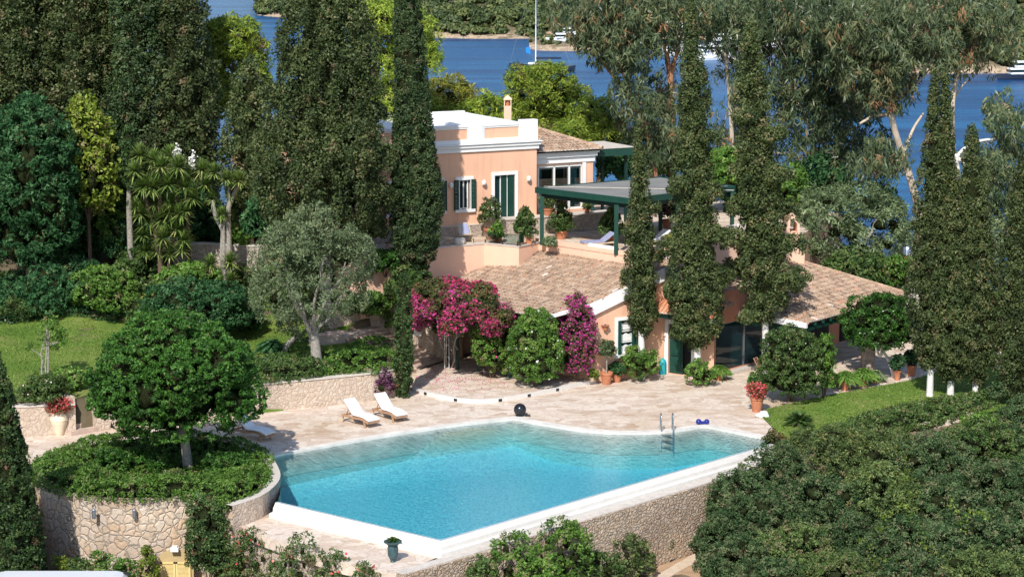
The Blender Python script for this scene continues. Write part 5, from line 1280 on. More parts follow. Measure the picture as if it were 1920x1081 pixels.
# ------------------------------------------------------------------ broad garden trees
def lobetree(x, Y, yt, yb, w, label, seed, mat, g, tr=.2, name='tree', cat='tree', bark='brown_bark', group=None, depth=.9, fork=3, tx=None, flower=None, **kw):
    a = atY(x, yb, Y); b = atY(x, yt, Y); rad = w / ppm(Y) / 2; hz = (b.z - a.z) / 2
    bx = atY(tx, yb, Y).x if tx else a.x
    rt = thing(name, label, cat, (bx, Y, g), 0, group); rng = RNG(seed); L = Leaves()
    lobe_crown(L, (a.x, Y, a.z + hz), (rad, rad * depth, hz), rng, **kw); L.build('crown', MATS[mat], rt)
    rr = random.Random(seed); m = MB(); zt = a.z + hz * (.35 if kw.get('bottom', -.5) < -.2 else .95)
    m.tube([(bx, Y, g - .2), (bx, Y, g + .15), (bx + (a.x - bx) * .4, Y, g + (zt - g) * .6), (a.x, Y, zt)], [tr * 1.35, tr * 1.05, tr * .9, tr * .7], 10)
    for k in range(fork + 2):
        an = 2 * PI * k / (fork + 2) + rr.random()
        limb(m, (a.x, Y, zt - hz * .3), (a.x + rad * .62 * math.cos(an), Y + rad * .55 * math.sin(an), a.z + hz * rr.uniform(.8, 1.4)), tr * .5, tr * .12, rr)
    m.build('trunk', MATS[bark], rt, smooth=True)
    if flower: Fl = Leaves(); flowers(Fl, L, rng, flower[1], flower[2]); Fl.build(flower[3], MATS[flower[0]], rt)
    return rt
lobetree(333, PC.y + .3, 588, 866, 308, 'broad round glossy-leaved tree in the round planter', 200, 'glossy_leaf', 0.0, .2, bark='grey_bark', tx=352, lobes=40, lobe=.27, leaf=.13, aspect=.5, cl=.18, per=34, dens=1.0, squash=.7, base=.50, cv=.15, bottom=-.16, depth=.95, core=.7)
lobetree(57, 112.5, 188, 515, 200, 'large dark laurel tree at the left, below the cypress row', 201, 'laurel_leaf', 2.3, .25, lobes=24, lobe=.36, leaf=.22, aspect=.45, cl=.28, per=26, bottom=-.8, base=.5, cv=.17, dens=1.)
lobetree(167, 114.5, 183, 430, 108, 'yellow-leaved upright shrub tree beside the laurel', 202, 'lime_leaf', 3.2, .12, lobes=16, lobe=.36, leaf=.24, aspect=.6, cl=.30, per=14, base=.55, cv=.2, core=.55)
lobetree(365, at(365, 650, 1.35).y, 526, 632, 205, 'dark spreading shrub tree behind the round tree', 203, 'laurel_leaf', 1.35, .12, lobes=16, lobe=.38, leaf=.17, cl=.22, bottom=-.3, depth=.6, base=.52)
lobetree(1650, at(1690, 712, 0).y + .6, 548, 672, 142, 'small leafy tree with twisted pale trunk at the right veranda', 204, 'glossy_leaf', 0, .09, bark='white_bark', tx=1676, lobes=18, lobe=.36, leaf=.12, cl=.19, per=30, bottom=-.5, base=.42, flower=('white_petal', .002, .1, 'blossoms'))
# olives
lobetree(585, at(592, 690, 1.35).y, 398, 640, 222, 'large grey-green olive tree with gnarled forked trunk', 210, 'olive_leaf', 1.33, .26, bark='grey_bark', tx=594, lobes=22, lobe=.34, leaf=.17, aspect=.26, cl=.30, per=30, dens=1.0, base=.5, cv=.2, core=.22, bottom=-.4, depth=.85, fork=5)
lobetree(562, at(528, 672, 1.35).y + .6, 560, 640, 90, 'small olive sapling crown left of the big olive trunk', 211, 'olive_leaf', 1.33, .16, bark='grey_bark', tx=528, lobes=8, lobe=.4, leaf=.16, aspect=.28, cl=.26, per=26, core=0, base=.4)
lobetree(1592, 117, 352, 505, 222, 'broad green olive tree behind the right tiled roof', 212, 'olive_leaf', 0, .3, bark='grey_bark', lobes=22, lobe=.34, leaf=.24, aspect=.26, cl=.36, per=28, dens=1., base=.36, core=.3, bottom=-.5)
lobetree(1872, 116, 355, 560, 110, 'grey olive tree behind the three white-trunked cypresses', 213, 'olive_leaf', 0, .2, bark='grey_bark', lobes=14, lobe=.38, leaf=.24, aspect=.26, cl=.36, per=28, base=.55, core=.3)
# young citrus
ct = thing('citrus_tree', 'young citrus tree with bare forked grey stems on the left lawn', 'tree', tuple(at(84, 706, 1.35)))
b = at(84, 706, 1.35); L = Leaves(); rng = RNG(220); cs = [atY(x, y, b.y + d) for x, y, d in ((92, 600, 0), (105, 620, .3), (85, 625, -.2), (110, 640, 0), (92, 645, .2), (98, 612, -.3), (88, 608, .2), (118, 628, -.1), (52, 648, 0))]
open_crown(L, cs, [.42, .42, .4, .34, .42, .4, .3, .26, .16], rng, leaf=.13, aspect=.45, cl=.16, per=18, dens=.8, droop=0, core=0, base=.5); L.build('crown', MATS['bright_leaf'], ct)
m = MB(); rr = random.Random(1)
for x0, x1, y1, r in ((80, 78, 655, .05), (88, 92, 645, .055), (84, 88, 650, .05)):
    p = atY(x0, 708, b.y); q = atY(x1, y1, b.y); limb(m, p, q, r, r * .7, rr)
    for c in cs[:8:3]: limb(m, q, c, r * .6, .012, rr)
limb(m, atY(80, 668, b.y), cs[8], .03, .012, rr); m.build('trunk', MATS['grey_bark'], ct, smooth=True)
# ------------------------------------------------------------------ pines behind the villa
def pine(blobs, Y, label, seed, mat='pine_leaf', g=None, tr=.18, group='pines between the villa and the sea', trunk=None, leaf=.26, cl=.4):
    x0 = sum(b[0] for b in blobs) / len(blobs); a = atY(x0, max(b[1] for b in blobs), Y); g = gz(a.x, Y) if g is None else g
    rt = thing('pine_tree', label, 'pine', (a.x, Y, g), 0, group); rng = RNG(seed); L = Leaves(); rr = random.Random(seed); m = MB()
    top = atY(*(trunk or (x0, sum(b[1] for b in blobs) / len(blobs))), Y); m.tube([(a.x, Y, g - .3), (a.x + .2, Y, (g + top.z) / 2), top], [tr * 1.3, tr, tr * .5], 9)
    for bx_, by_, w, h in blobs:
        c = atY(bx_, by_, Y + rng.uniform(-.8, .8)); rx = w / ppm(Y) / 2; rz = h / ppm(Y) / 2
        lobe_crown(L, tuple(c), (rx, rx, rz), rng, lobes=12, lobe=.42, leaf=leaf, aspect=.22, cl=cl, per=30, dens=1., base=.56, squash=.8, core=.4, bottom=-.6)
        limb(m, Vector((a.x, Y, min(c.z, top.z) - rz * .6)), c, tr * .5, .04, rr)
    L.build('crown', MATS[mat], rt); m.build('trunk', MATS['brown_bark'], rt, smooth=True)
pine([(440, 75, 90, 90), (400, 130, 60, 90), (470, 110, 60, 90), (415, 190, 90, 70), (485, 160, 40, 60), (408, 60, 44, 46)], 124, 'bright feathery pine in the gap left of the huge cypress', 301, leaf=.32, cl=.36)
pine([(300, 15, 50, 60), (292, 70, 36, 50)], 122, 'bright pine peeping between two dark cypresses at the upper left', 302, leaf=.32, cl=.36)
pine([(720, 40, 110, 80), (770, 70, 90, 100), (700, 130, 90, 120), (790, 110, 60, 60), (730, 200, 110, 70), (690, 40, 70, 70)], 120, 'tall mid-green pine behind the smooth cypress', 303)
pine([(846, 182, 92, 66), (830, 200, 60, 50)], 127, 'rounded yellowish pine left of the chimney', 304, 'yellow_pine_leaf')
pine([(905, 205, 70, 60), (865, 222, 90, 46), (800, 215, 60, 60)], 125.5, 'low green pine just behind the parapet', 305)
pine([(1030, 165, 90, 90), (1000, 190, 90, 100), (975, 150, 50, 46), (1065, 205, 110, 90), (1040, 240, 130, 60), (960, 210, 60, 60)], 131, 'large rounded bright pine right of the chimney', 306)
pine([(1120, 225, 90, 80), (1150, 262, 80, 60), (1085, 255, 90, 60)], 127, 'bright pine above the flat green canopy', 307)
pine([(1010, 262, 90, 40), (940, 240, 60, 40)], 124.5, 'dark young pine behind the brown tiled wing roof', 308)
# ------------------------------------------------------------------ eucalyptus
GUM = 'eucalyptus trees behind the pergola'
def gum(trunks, crowns, Y, label, seed, bark='pale_bark', g=None, base=.5, rad=(.7, 1.35)):
    p0 = atY(*trunks[0][0][0], Y); g = gz(p0.x, Y) if g is None else g
    rt = thing('eucalyptus_tree', label, 'eucalyptus', (p0.x, Y, g), 0, GUM); rng = RNG(seed); rr = random.Random(seed); m = MB()
    for k, (pts, r0, r1) in enumerate(trunks):
        P = [atY(x, y, Y + (rr.uniform(-.6, .6) if i else 0)) for i, (x, y) in enumerate(pts)]
        if k == 0: P = [Vector((p0.x, Y, g - .3))] + P
        P = smoothline(P, 2); n = len(P); m.tube(P, [r0 + (r1 - r0) * i / (n - 1) for i in range(n)], 9)
    L = Leaves(); C = []; Rr = []
    for cx, cy, rx, ry, n in crowns:
        for _ in range(n):
            a = rng.uniform(0, 2 * PI); q = rng.random() ** .5; x = cx + rx * q * math.cos(a); y = cy + ry * q * math.sin(a)
            c = atY(x, y, Y + rng.uniform(-2.6, 2.6)); C.append(tuple(c)); Rr.append(rng.uniform(*rad) * (1, 1, 1)[0])
            if rng.random() < .45:
                s = atY(*min([t[0][-1] for t in trunks] + [t[0][len(t[0]) // 2] for t in trunks], key=lambda e: (e[0] - x) ** 2 + (e[1] - y) ** 2), Y); limb(m, s, c, .05, .015, rr, 4, .2, n=5)
    C2 = np.array(C); R2_ = [(r * 1.15, r * 1.15, r * .95) for r in Rr]
    open_crown(L, C2, R2_, rng, leaf=.40, aspect=.20, per=22, dens=.62, cl=.36, base=base, droop=.9, core=0, squash=1.3)
    L.build('crown', MATS['gum_leaf'], rt); m.build('trunk', MATS[bark], rt, smooth=True)
gum([([(1259, 300), (1262, 220), (1257, 150), (1250, 100)], .28, .13), ([(1258, 150), (1270, 90), (1285, 50)], .13, .05), ([(1254, 120), (1240, 70), (1228, 30)], .11, .04)], [(1250, 20, 60, 30, 10), (1200, 60, 60, 50, 12), (1290, 40, 30, 50, 5)], 124, 'eucalyptus with bare reddish trunk left of the tall dark cypress', 401, 'red_bark')
gum([([(1228, 320), (1215, 240), (1185, 190), (1150, 140), (1115, 100)], .24, .10), ([(1190, 200), (1165, 130), (1150, 80)], .10, .04)], [(1100, 22, 70, 32, 17), (1150, 30, 60, 36, 12), (1140, 80, 50, 28, 10), (1215, 180, 50, 36, 10), (1225, 240, 40, 34, 7), (1185, 110, 36, 30, 5), (1240, 290, 30, 24, 4)], 122, 'leaning eucalyptus whose crown overhangs the bay', 402, 'red_bark')
gum([([(1545, 345), (1560, 290), (1580, 260)], .3, .16), ([(1560, 290), (1520, 240), (1490, 180)], .14, .05), ([(1545, 345), (1490, 290), (1440, 285)], .14, .04), ([(1580, 260), (1600, 150), (1620, 90)], .12, .05)], [(1480, 50, 90, 50, 27), (1560, 60, 70, 60, 20), (1520, 150, 60, 50, 15), (1560, 220, 60, 50, 16), (1590, 290, 50, 40, 11), (1490, 230, 40, 60, 9), (1420, 40, 50, 40, 10)], 126, 'big dense eucalyptus in the middle of the grove', 403, base=.38)
gum([([(1728, 420), (1712, 350), (1692, 290), (1676, 240), (1668, 200)], .26, .15), ([(1668, 205), (1680, 170), (1668, 130)], .12, .05), ([(1672, 215), (1640, 215), (1612, 232)], .14, .06), ([(1668, 200), (1700, 175), (1735, 140)], .12, .05), ([(1694, 290), (1712, 240), (1732, 212)], .12, .06)], [(1650, 60, 80, 50, 24), (1700, 110, 60, 40, 12), (1620, 140, 50, 40, 10), (1660, 160, 50, 26, 6), (1570, 20, 50, 20, 7), (1650, 300, 30, 40, 6), (1720, 40, 50, 40, 11)], 120, 'eucalyptus with smooth pale forking trunk right of the olive', 404, base=.52)
gum([([(1790, 330), (1783, 200), (1795, 140), (1800, 110)], .2, .1), ([(1783, 200), (1800, 165), (1815, 150)], .08, .03), ([(1795, 130), (1830, 100), (1870, 75)], .09, .03)], [(1790, 50, 60, 50, 20), (1850, 60, 40, 50, 12), (1770, 110, 40, 30, 6), (1740, 20, 50, 20, 7), (1870, 30, 20, 26, 2)], 124, 'slender eucalyptus leaning right over the small beach', 405, base=.58)
gum([([(1800, 330), (1790, 290), (1835, 262), (1880, 262), (1905, 238)], .14, .05), ([(1790, 290), (1850, 345), (1900, 340)], .12, .04)], [(1880, 215, 34, 24, 6), (1890, 300, 40, 40, 9), (1850, 310, 36, 36, 6), (1910, 240, 20, 30, 4), (1880, 370, 40, 30, 5)], 117, 'low eucalyptus with white twisting boughs at the right edge', 406, 'white_bark', rad=(.5, .9))
gum([([(1375, 330), (1370, 200), (1360, 100)], .2, .08)], [(1350, 50, 40, 40, 10), (1385, 110, 26, 40, 4), (1400, 190, 24, 60, 5), (1350, 250, 30, 40, 5)], 125, 'thin eucalyptus between the two dark cypresses', 407)
# ------------------------------------------------------------------ shrubs
SH = [
 # x, yb, yt, w, Y or None, z, mat, label, extra
 (205, 480, 372, 112, 106, None, 'bright_leaf', 'bright rounded shrub left of the yuccas', {'leaf': .2, 'cl': .26}),
 (195, 585, 500, 130, 103, None, 'bright_leaf', 'spreading juniper bush left of the fan palm', {'leaf': .16, 'cl': .2}),
 (352, 548, 496, 110, 105, None, 'bright_leaf', 'low juniper bush right of the fan palm', {'leaf': .16, 'cl': .2}),
 (95, 590, 505, 120, 102.5, None, 'laurel_leaf', 'dark shrub in the shade under the laurel', {'leaf': .18, 'cl': .24}),
 (225, 490, 400, 120, 117.5, None, 'laurel_leaf', 'dark shrub under the cypress row, left of the yucca clump', {'leaf': .2, 'cl': .28}),
 (430, 470, 380, 110, 119, None, 'laurel_leaf', 'dark shrub behind the bare yucca trunk', {'leaf': .2, 'cl': .28}),
 (330, 470, 330, 100, 117.5, None, 'laurel_leaf', 'dark shrub between the trunks of the yucca clump', {'leaf': .2, 'cl': .28}),
 (120, 500, 400, 130, 117., None, 'laurel_leaf', 'dark shrub under the cypress row right of the laurel', {'leaf': .2, 'cl': .28}),
 (262, 520, 470, 90, 113., None, 'shrub_leaf', 'green shrub before the yucca clump', {'leaf': .2, 'cl': .28}),
 (55, 600, 548, 90, 101.8, None, 'shrub_leaf', 'mid-green shrub behind the rose hedge, left of the citrus tree', {}),
 (238, 598, 545, 70, 102.2, None, 'laurel_leaf', 'dark rounded shrub left of the feathery palm', {}),
 (150, 560, 480, 90, 104.5, None, 'laurel_leaf', 'dark shrub between the laurel and the juniper', {'leaf': .2, 'cl': .26}),
 (15, 585, 520, 90, 103, None, 'laurel_leaf', 'dark shrub at the left edge behind the rose hedge', {'leaf': .18, 'cl': .24}),
 (440, 625, 560, 110, 101, None, 'laurel_leaf', 'dull green shrub between the round tree and the olive', {'leaf': .17, 'cl': .22}),
 (255, 605, 560, 60, 101.5, None, 'shrub_leaf', 'small shrub at the foot of the fan palm', {}),
 (470, 478, 372, 95, 110.8, None, 'bright_leaf', 'fresh green hedge behind the forked yucca trunk', {'leaf': .2, 'cl': .26}),
 (500, 470, 330, 80, 109.3, None, 'laurel_leaf', 'dark tall shrub at the left corner of the villa', {'leaf': .2, 'cl': .28}),
 (600, 500, 420, 130, 107.5, None, 'laurel_leaf', 'dark shrub at the foot of the huge cypress', {'leaf': .2, 'cl': .28}),
 (560, 560, 490, 130, 108.5, None, 'shrub_leaf', 'green shrub bank behind the olive tree', {'leaf': .2, 'cl': .26}),
 (384, 462, 418, 66, 111, None, 'shrub_leaf', 'low shaded hedge above the stone wall', {'leaf': .18, 'cl': .22}),
 (690, 590, 548, 90, 105.9, 2.6, 'bright_leaf', 'loose green shrub behind the olive crown', {'leaf': .17, 'cl': .22}),
 (722, 515, 465, 62, 106.2, None, 'glossy_leaf', 'dark glossy bush against the terrace wall left of the smooth cypress', {'leaf': .17, 'cl': .2}),
 (765, 565, 500, 80, 105.6, None, 'shrub_leaf', 'shrub at the foot of the smooth cypress', {'leaf': .16, 'cl': .2}),
 (748, 622, 580, 66, 106.4, 1.9, 'bright_leaf', 'rounded bush on the rock wall beside the stairway', {}),
 (812, 622, 590, 56, 107.4, 1.8, 'shrub_leaf', 'dark bush on the rock wall under the bougainvillea', {}),
 (86, 756, 706, 96, None, 1.3, 'shrub_leaf', 'rose bush spilling over the wall behind the cream jar', {'flower': ('pale_pink_petal', .006, .08, 'roses')}),
 (132, 736, 692, 60, None, 1.3, 'bright_leaf', 'spiky bush beside the stone steps on the left lawn', {'leaf': .2}),
 (716, 746, 692, 52, None, 0, 'purple_leaf', 'purple-leaved shrub against the retaining wall', {'leaf': .13}),
 (1200, 713, 655, 78, None, 0, 'bright_leaf', 'rounded bush around the whitewashed trunk by the window', {}),
 (1308, 723, 680, 62, None, 0, 'bright_leaf', 'rounded bush in front of the door wall', {}),
 (1262, 700, 690, 10, None, 0, 'bright_leaf', 'tiny tuft beside the green door', {}),
 (1482, 752, 612, 118, None, 0, 'shrub_leaf', 'tall clipped shrub with tiny pale flowers at the veranda corner', {'flower': ('pale_pink_petal', .006, .06, 'blossoms'), 'leaf': .10, 'cl': .16, 'lobes': 20, 'per': 32}),
 (1420, 727, 700, 38, None, 0, 'glossy_leaf', 'small bush at the left foot of the tall clipped shrub', {}),
 (1243, 335, 262, 90, 124, None, 'bright_leaf', 'fresh green shrub beyond the pergola roof', {'leaf': .24, 'cl': .34}),
 (1160, 335, 285, 90, 122, None, 'laurel_leaf', 'shaded shrub under the flat green canopy', {'leaf': .22, 'cl': .3}),
 (1360, 350, 280, 100, 122, None, 'bright_leaf', 'light green shrub behind the two dark cypresses', {'leaf': .24, 'cl': .34}),
 (1470, 390, 310, 90, 121, None, 'bright_leaf', 'green shrub left of the broad olive', {'leaf': .24, 'cl': .34}),
 (1610, 545, 470, 130, 114, 0, 'shrub_leaf', 'shrub bank behind the right tiled roof', {'leaf': .2, 'cl': .26}),
 (1690, 560, 470, 70, 113, 0, 'bright_leaf', 'bright shrub beside the left white-trunked cypress', {'leaf': .2, 'cl': .26, 'flower': ('coral_petal', .012, .14, 'red_flowers')}),
 (1880, 600, 540, 60, 114, 0, 'bright_leaf', 'sunlit shrub at the far end of the right lawn', {'leaf': .2, 'cl': .26}),
 (1840, 815, 776, 80, 91.8, -1., 'bright_leaf', 'bright low bush below the end of the rock edging', {}),
 (1452, 838, 806, 34, 90.6, -.3, 'red_shoot_leaf', 'small reddish shrub at the right end of the pool rim', {}),
 (1420, 400, 300, 120, 123, None, 'laurel_leaf', 'dark green shrub bank behind the two dark cypresses', {'leaf': .22, 'cl': .32}),
 (1540, 400, 300, 110, 124.5, None, 'laurel_leaf', 'dark shrub under the dense middle eucalyptus', {'leaf': .22, 'cl': .32}),
 (1650, 420, 350, 60, 124, 0, 'laurel_leaf', 'dark shrub under the pale eucalyptus', {'leaf': .24, 'cl': .34}),
 (1874, 745, 715, 36, 97.5, 0, 'mastic_leaf', 'dark bush on the lawn beside the right cypress', {}),
 (1925, 800, 742, 110, 93, -.3, 'mastic_leaf', 'dark bush at the right edge above the rock edging', {}),
]
for k, (x, yb, yt, w, Y, z, mt, lb, ex) in enumerate(SH):
    if w < 20: continue
    if Y is not None and Y < 116 and x < 560 and lb != 'dark tall shrub at the left corner of the villa': Y = gY(x, yb); z = None
    if Y is not None: shrub(x, yb, yt, w, lb, 500 + k, mt, Y=Y, **ex)
    else: shrub(x, yb, yt, w, lb, 500 + k, mt, z=z, **ex)
# vine over the tall shrub
shrub(1545, 748, 622, 34, 'bright trailing vine on the right side of the tall clipped shrub', 560, 'bright_leaf', z=0, leaf=.14, cl=.15, dens=.8)
# flowering masses along the garden wing
shrub(1003, 724, 578, 92, 'dense green shrub with scattered white flowers in front of the garden wing', 561, 'bright_leaf', z=.19, flower=('white_petal', .0022, .16, 'white_flowers'), lobes=20, base=.45, leaf=.10, cl=.16, per=30)
shrub(922, 708, 600, 84, 'leafy lower part of bougainvillea left of the white-flowered shrub', 562, 'bright_leaf', z=.19, flower=('magenta_petal', .012, .11, 'blossoms'), leaf=.12, cl=.17)
shrub(1080, 714, 556, 64, 'tall column of violet bougainvillea at the corner of the pink wall', 563, 'red_shoot_leaf', z=.19, flower=('violet_petal', .30, .11, 'blossoms'), lobes=16, leaf=.11, cl=.19, base=.3, core=.6)
bv = thing('bougainvillea', 'wide crown of magenta bougainvillea over the veranda roof', 'bougainvillea', tuple(at(850, 690, .2)))
L = Leaves(); rng = RNG(570); cs = []; rs = []
for x, y, Y, rx, rz in ((795, 560, 103.5, .95, .85), (845, 575, 102.6, 1.1, .85), (900, 580, 102.0, 1.1, .75), (935, 592, 101.7, .75, .55), (830, 545, 104.6, 1.3, .55), (790, 595, 102.8, .75, .7), (880, 550, 104.2, 1.1, .5), (850, 610, 101.9, .8, .5), (925, 615, 101.5, .5, .5), (905, 552, 103.4, .6, .45)):
    c = atY(x, y, Y); lobe_crown(L, tuple(c), (rx, rx, rz), rng, lobes=8, lobe=.45, leaf=.12, cl=.2, per=24, base=.35, core=.6, dens=.9)
L.build('foliage', MATS['red_shoot_leaf'], bv)
Fl = Leaves(); P_ = np.concatenate([p.mean(1) for p in L.P]); fb = bumps(RNG(5), 8, 1.2)(P_); sel = np.where((fb > -.35) & (RNG(6).random(len(P_)) < .40 + .26 * (fb > .6)))[0]
sel = sel[(P_[sel, 2] > 2.3)]; Fl.put(P_[sel] + rng.normal(0, .04, (len(sel), 3)) + np.array([0, -.04, .04]), rdir(rng, len(sel)), .12, .9, np.clip(.35 + .25 * bumps(RNG(9), 6, .8)(P_[sel]) + rng.normal(0, .12, len(sel)), 0, 1), rng, .3); Fl.build('blossoms', MATS['magenta_petal'], bv)
m = MB(); rr = random.Random(3)
for x, y in ((838, 688), (846, 690), (832, 686), (852, 688)): limb(m, at(x, y, .15), atY(x + rr.uniform(-25, 25), 600, 102.6), .05, .02, rr, 6, .2)
m.build('stem', MATS['grey_bark'], bv, smooth=True)
for k, (yt_, c_) in enumerate(((625, 0),)):
    p = at(858, 692, .2); tp = thing('trellis_post', 'dark post and white wire frame carrying the bougainvillea', 'post', tuple(p))
    m = MB(); m.tube([p, p + Vector((0, 0, 2.7))], .09, 10); m.build('post', MATS['dark_green_paint'], tp)
    m = MB(); q0 = at(834, 690, .2); q1 = at(842, 691, .2); m.beam(q0, q0 + Vector((0, 0, 1.9)), .03, .03); m.beam(q1, q1 + Vector((0, 0, 1.9)), .03, .03)
    for z in (.6, 1.2, 1.8): m.beam(q0 + Vector((0, 0, z)), q1 + Vector((0, 0, z)), .03, .03)
    m.build('wire_frame', MATS['white_paint'], tp)
shrub(1432, 478, 440, 1, 'x', 1, z=5.7, Y=110) if False else None
# climbers and scrub in the foreground
fy = PC.y - PR - .45
shrub(392, 1092, 928, 80, 'thick green climber hanging over the round planter wall', 571, 'clipped_leaf', Y=at(385, 955, 0).y - .3, lobes=18, base=.6, depth=.5, leaf=.12, cl=.17)
shrub(438, 1120, 1020, 60, 'lower leafy end of the climber beside the flowering scrub', 572, 'shrub_leaf', Y=79.3, depth=.6)
for k, (x, yb, yt, w, Y, lb) in enumerate(((480, 1130, 985, 110, 78.6, 'flowering scrub nearest the climber below the lower terrace'), (560, 1155, 1005, 110, 76.2, 'flowering scrub in the middle below the lower terrace'), (625, 1165, 1028, 70, 75.0, 'thin flowering scrub right of the others below the lower terrace'), (690, 1175, 1052, 60, 73.8, 'small scrub under the urn with young palm'))):
    shrub(x, yb, yt, w, lb, 580 + k, 'shrub_leaf', Y=Y, group='flowering scrub below the lower terrace', dens=.5, core=.2, base=.6, lobes=12, leaf=.11, cl=.19, dead=.12, flower=('coral_petal', .012, .1, 'blossoms'), depth=.6)
for k, (x, yb, yt, w, Y, mt, lb) in enumerate(((200, 1110, 1030, 70, 79.3, 'bright_leaf', 'bright feathery shrub behind the white van'), (122, 1110, 1036, 46, 79.6, 'lime_leaf', 'pale young shrub at the foot of the planter wall'), (150, 1115, 1048, 50, 79, 'shrub_leaf', 'low shrub between the pale shrub and the feathery one'), (280, 1115, 1022, 34, 79.9, 'lime_leaf', 'yellowish climber left of the yellow shutters'), (240, 1115, 1050, 40, 79.3, 'bright_leaf', 'small green shrub right behind the van'))):
    shrub(x, yb, yt, w, lb, 590 + k, mt, Y=Y, dens=.5, core=.3, leaf=.13, cl=.18)
for k, (x, yb, yt, w, Y, mt, lb) in enumerate(((955, 1155, 998, 120, 76.5, 'bright_leaf', 'loose green shrub climbing the pool wall, left one'), (1052, 1132, 968, 118, 78.5, 'bright_leaf', 'loose green shrub climbing the pool wall, taller one'), (1105, 1120, 1030, 100, 79.3, 'shrub_leaf', 'green shrub at the foot of the pool wall'), (1175, 1100, 1008, 96, 81.4, 'grey_shrub_leaf', 'thin grey-green shrub with bare twigs at the pool wall'), (905, 1170, 1040, 70, 75.4, 'shrub_leaf', 'low shrub left of the climbing ones at the pool wall'), (1020, 1165, 1040, 90, 75.9, 'bright_leaf', 'front shrub before the pool wall'))):
    shrub(x, yb, yt, w, lb, 600 + k, mt, Y=Y, dens=.5, core=.3, leaf=.13, cl=.2, base=.52, lobes=12)
shrub(1246, 1056, 996, 34, 'small rounded evergreen at the end of the pool wall shrubs', 610, 'clipped_leaf', Y=84.2, cat='shrub', leaf=.1, cl=.14, base=.6)
# the evergreen thicket on the right slope: many bushes
TH = [(1385, 1045, 876, 112, 85.2, 0), (1458, 1020, 836, 140, 87, 0), (1540, 960, 797, 180, 89.3, 3), (1640, 950, 801, 180, 89.8, 3), (1748, 950, 818, 184, 88.8, 0), (1852, 950, 790, 190, 90.2, 2), (1930, 950, 800, 150, 90, 0),
      (1362, 1085, 962, 112, 82.4, 0), (1425, 1060, 925, 160, 83.4, 1), (1530, 1050, 890, 180, 84.6, 0), (1640, 1050, 880, 190, 85.2, 3), (1750, 1050, 890, 190, 85.2, 1), (1865, 1040, 862, 210, 86.2, 0),
      (1385, 1130, 1010, 140, 79.6, 0), (1490, 1120, 985, 170, 80, 4), (1600, 1120, 975, 190, 80.4, 0), (1720, 1120, 975, 190, 80.6, 1), (1850, 1110, 960, 210, 81.4, 0), (1940, 1110, 940, 130, 82.5, 0),
      (1450, 1180, 1050, 150, 76.4, 0), (1570, 1180, 1045, 170, 76.4, 4), (1700, 1180, 1045, 190, 76.6, 0), (1840, 1180, 1030, 210, 77, 3)]
THL = ['at the left end beside the pool wall', 'below the far corner of the pool', 'grey-green, topmost below the cycad', 'grey-green, topmost below the middle of the right lawn', 'just below the low rock edging', 'bright green, below the ground cover at the right', 'at the right edge below the rock edging',
       'lowest at the left end beside the garden path', 'in the second row from the left', 'in the middle of the left half', 'greyish, in the centre of the thicket', 'with yellow-green creeper, right of the centre', 'broad, in the middle of the right side',
       'in the lower left part', 'brownish, low in the left part', 'low in the centre', 'with yellow creeper, low right of centre', 'large, low at the right side', 'at the right edge, halfway down',
       'at the bottom edge, leftmost', 'at the bottom edge, dry and brownish', 'at the bottom edge, right of centre', 'at the bottom edge, greyish, far right']
TM = ['mastic_leaf', 'mastic_leaf', 'shrub_leaf', 'grey_shrub_leaf', 'shrub_leaf']
for k, ((x, yb, yt, w, Y, c), lb) in enumerate(zip(TH, THL)):
    shrub(x, yb, yt, w * 1.12, 'evergreen bush of the thicket, ' + lb, 620 + k, TM[c], Y=Y, name='evergreen_bush', cat='bush', group='evergreen thicket on the right slope', lobes=24, lobe=.3, leaf=.10, aspect=.5, cl=.18, per=30, dens=1.0, base=.58 if c != 4 else .8, cv=.26, depth=.9, core=.50, bottom=-.35, dead=.01 if c != 4 else .1)
for k, pts in enumerate(([(1700, 860), (1705, 930), (1720, 990), (1750, 1040), (1760, 1075)], [(1640, 1000), (1670, 960), (1700, 950)], [(1620, 1020), (1650, 1060), (1690, 1050)], [(1780, 940), (1800, 985), (1830, 960), (1860, 975)])):
    L = Leaves(); rng = RNG(700 + k); P = []
    for x, y in resample([Vector((a, b_, 0)) for a, b_ in pts], 7).__iter__() if False else [(p.x, p.y) for p in resample([Vector((a, b_, 0)) for a, b_ in pts], 6)]:
        Y = np.interp(y, [860, 960, 1060], [85.8, 81.2, 77.4]) - .9; P.append(tuple(atY(x + rng.normal(0, 5), y + rng.normal(0, 5), Y)))
    P = np.array(P); clusters(L, P[::2] if len(P) > 6 else P, np.tile([[0, -.6, .6]], (len(P[::2]) if len(P) > 6 else len(P), 1)), .2, 12, .11, .6, rng, .35, .2); q = P.mean(0)
    cr = thing('creeper', ['yellow-green creeper trailing down through the thicket', 'short yellow-green creeper high in the thicket centre', 'yellow-green creeper low in the thicket centre', 'yellow-green creeper across the right of the thicket'][k], 'creeper', tuple(q), 0, 'creepers on the thicket'); L.build('foliage', MATS['lime_leaf'], cr)

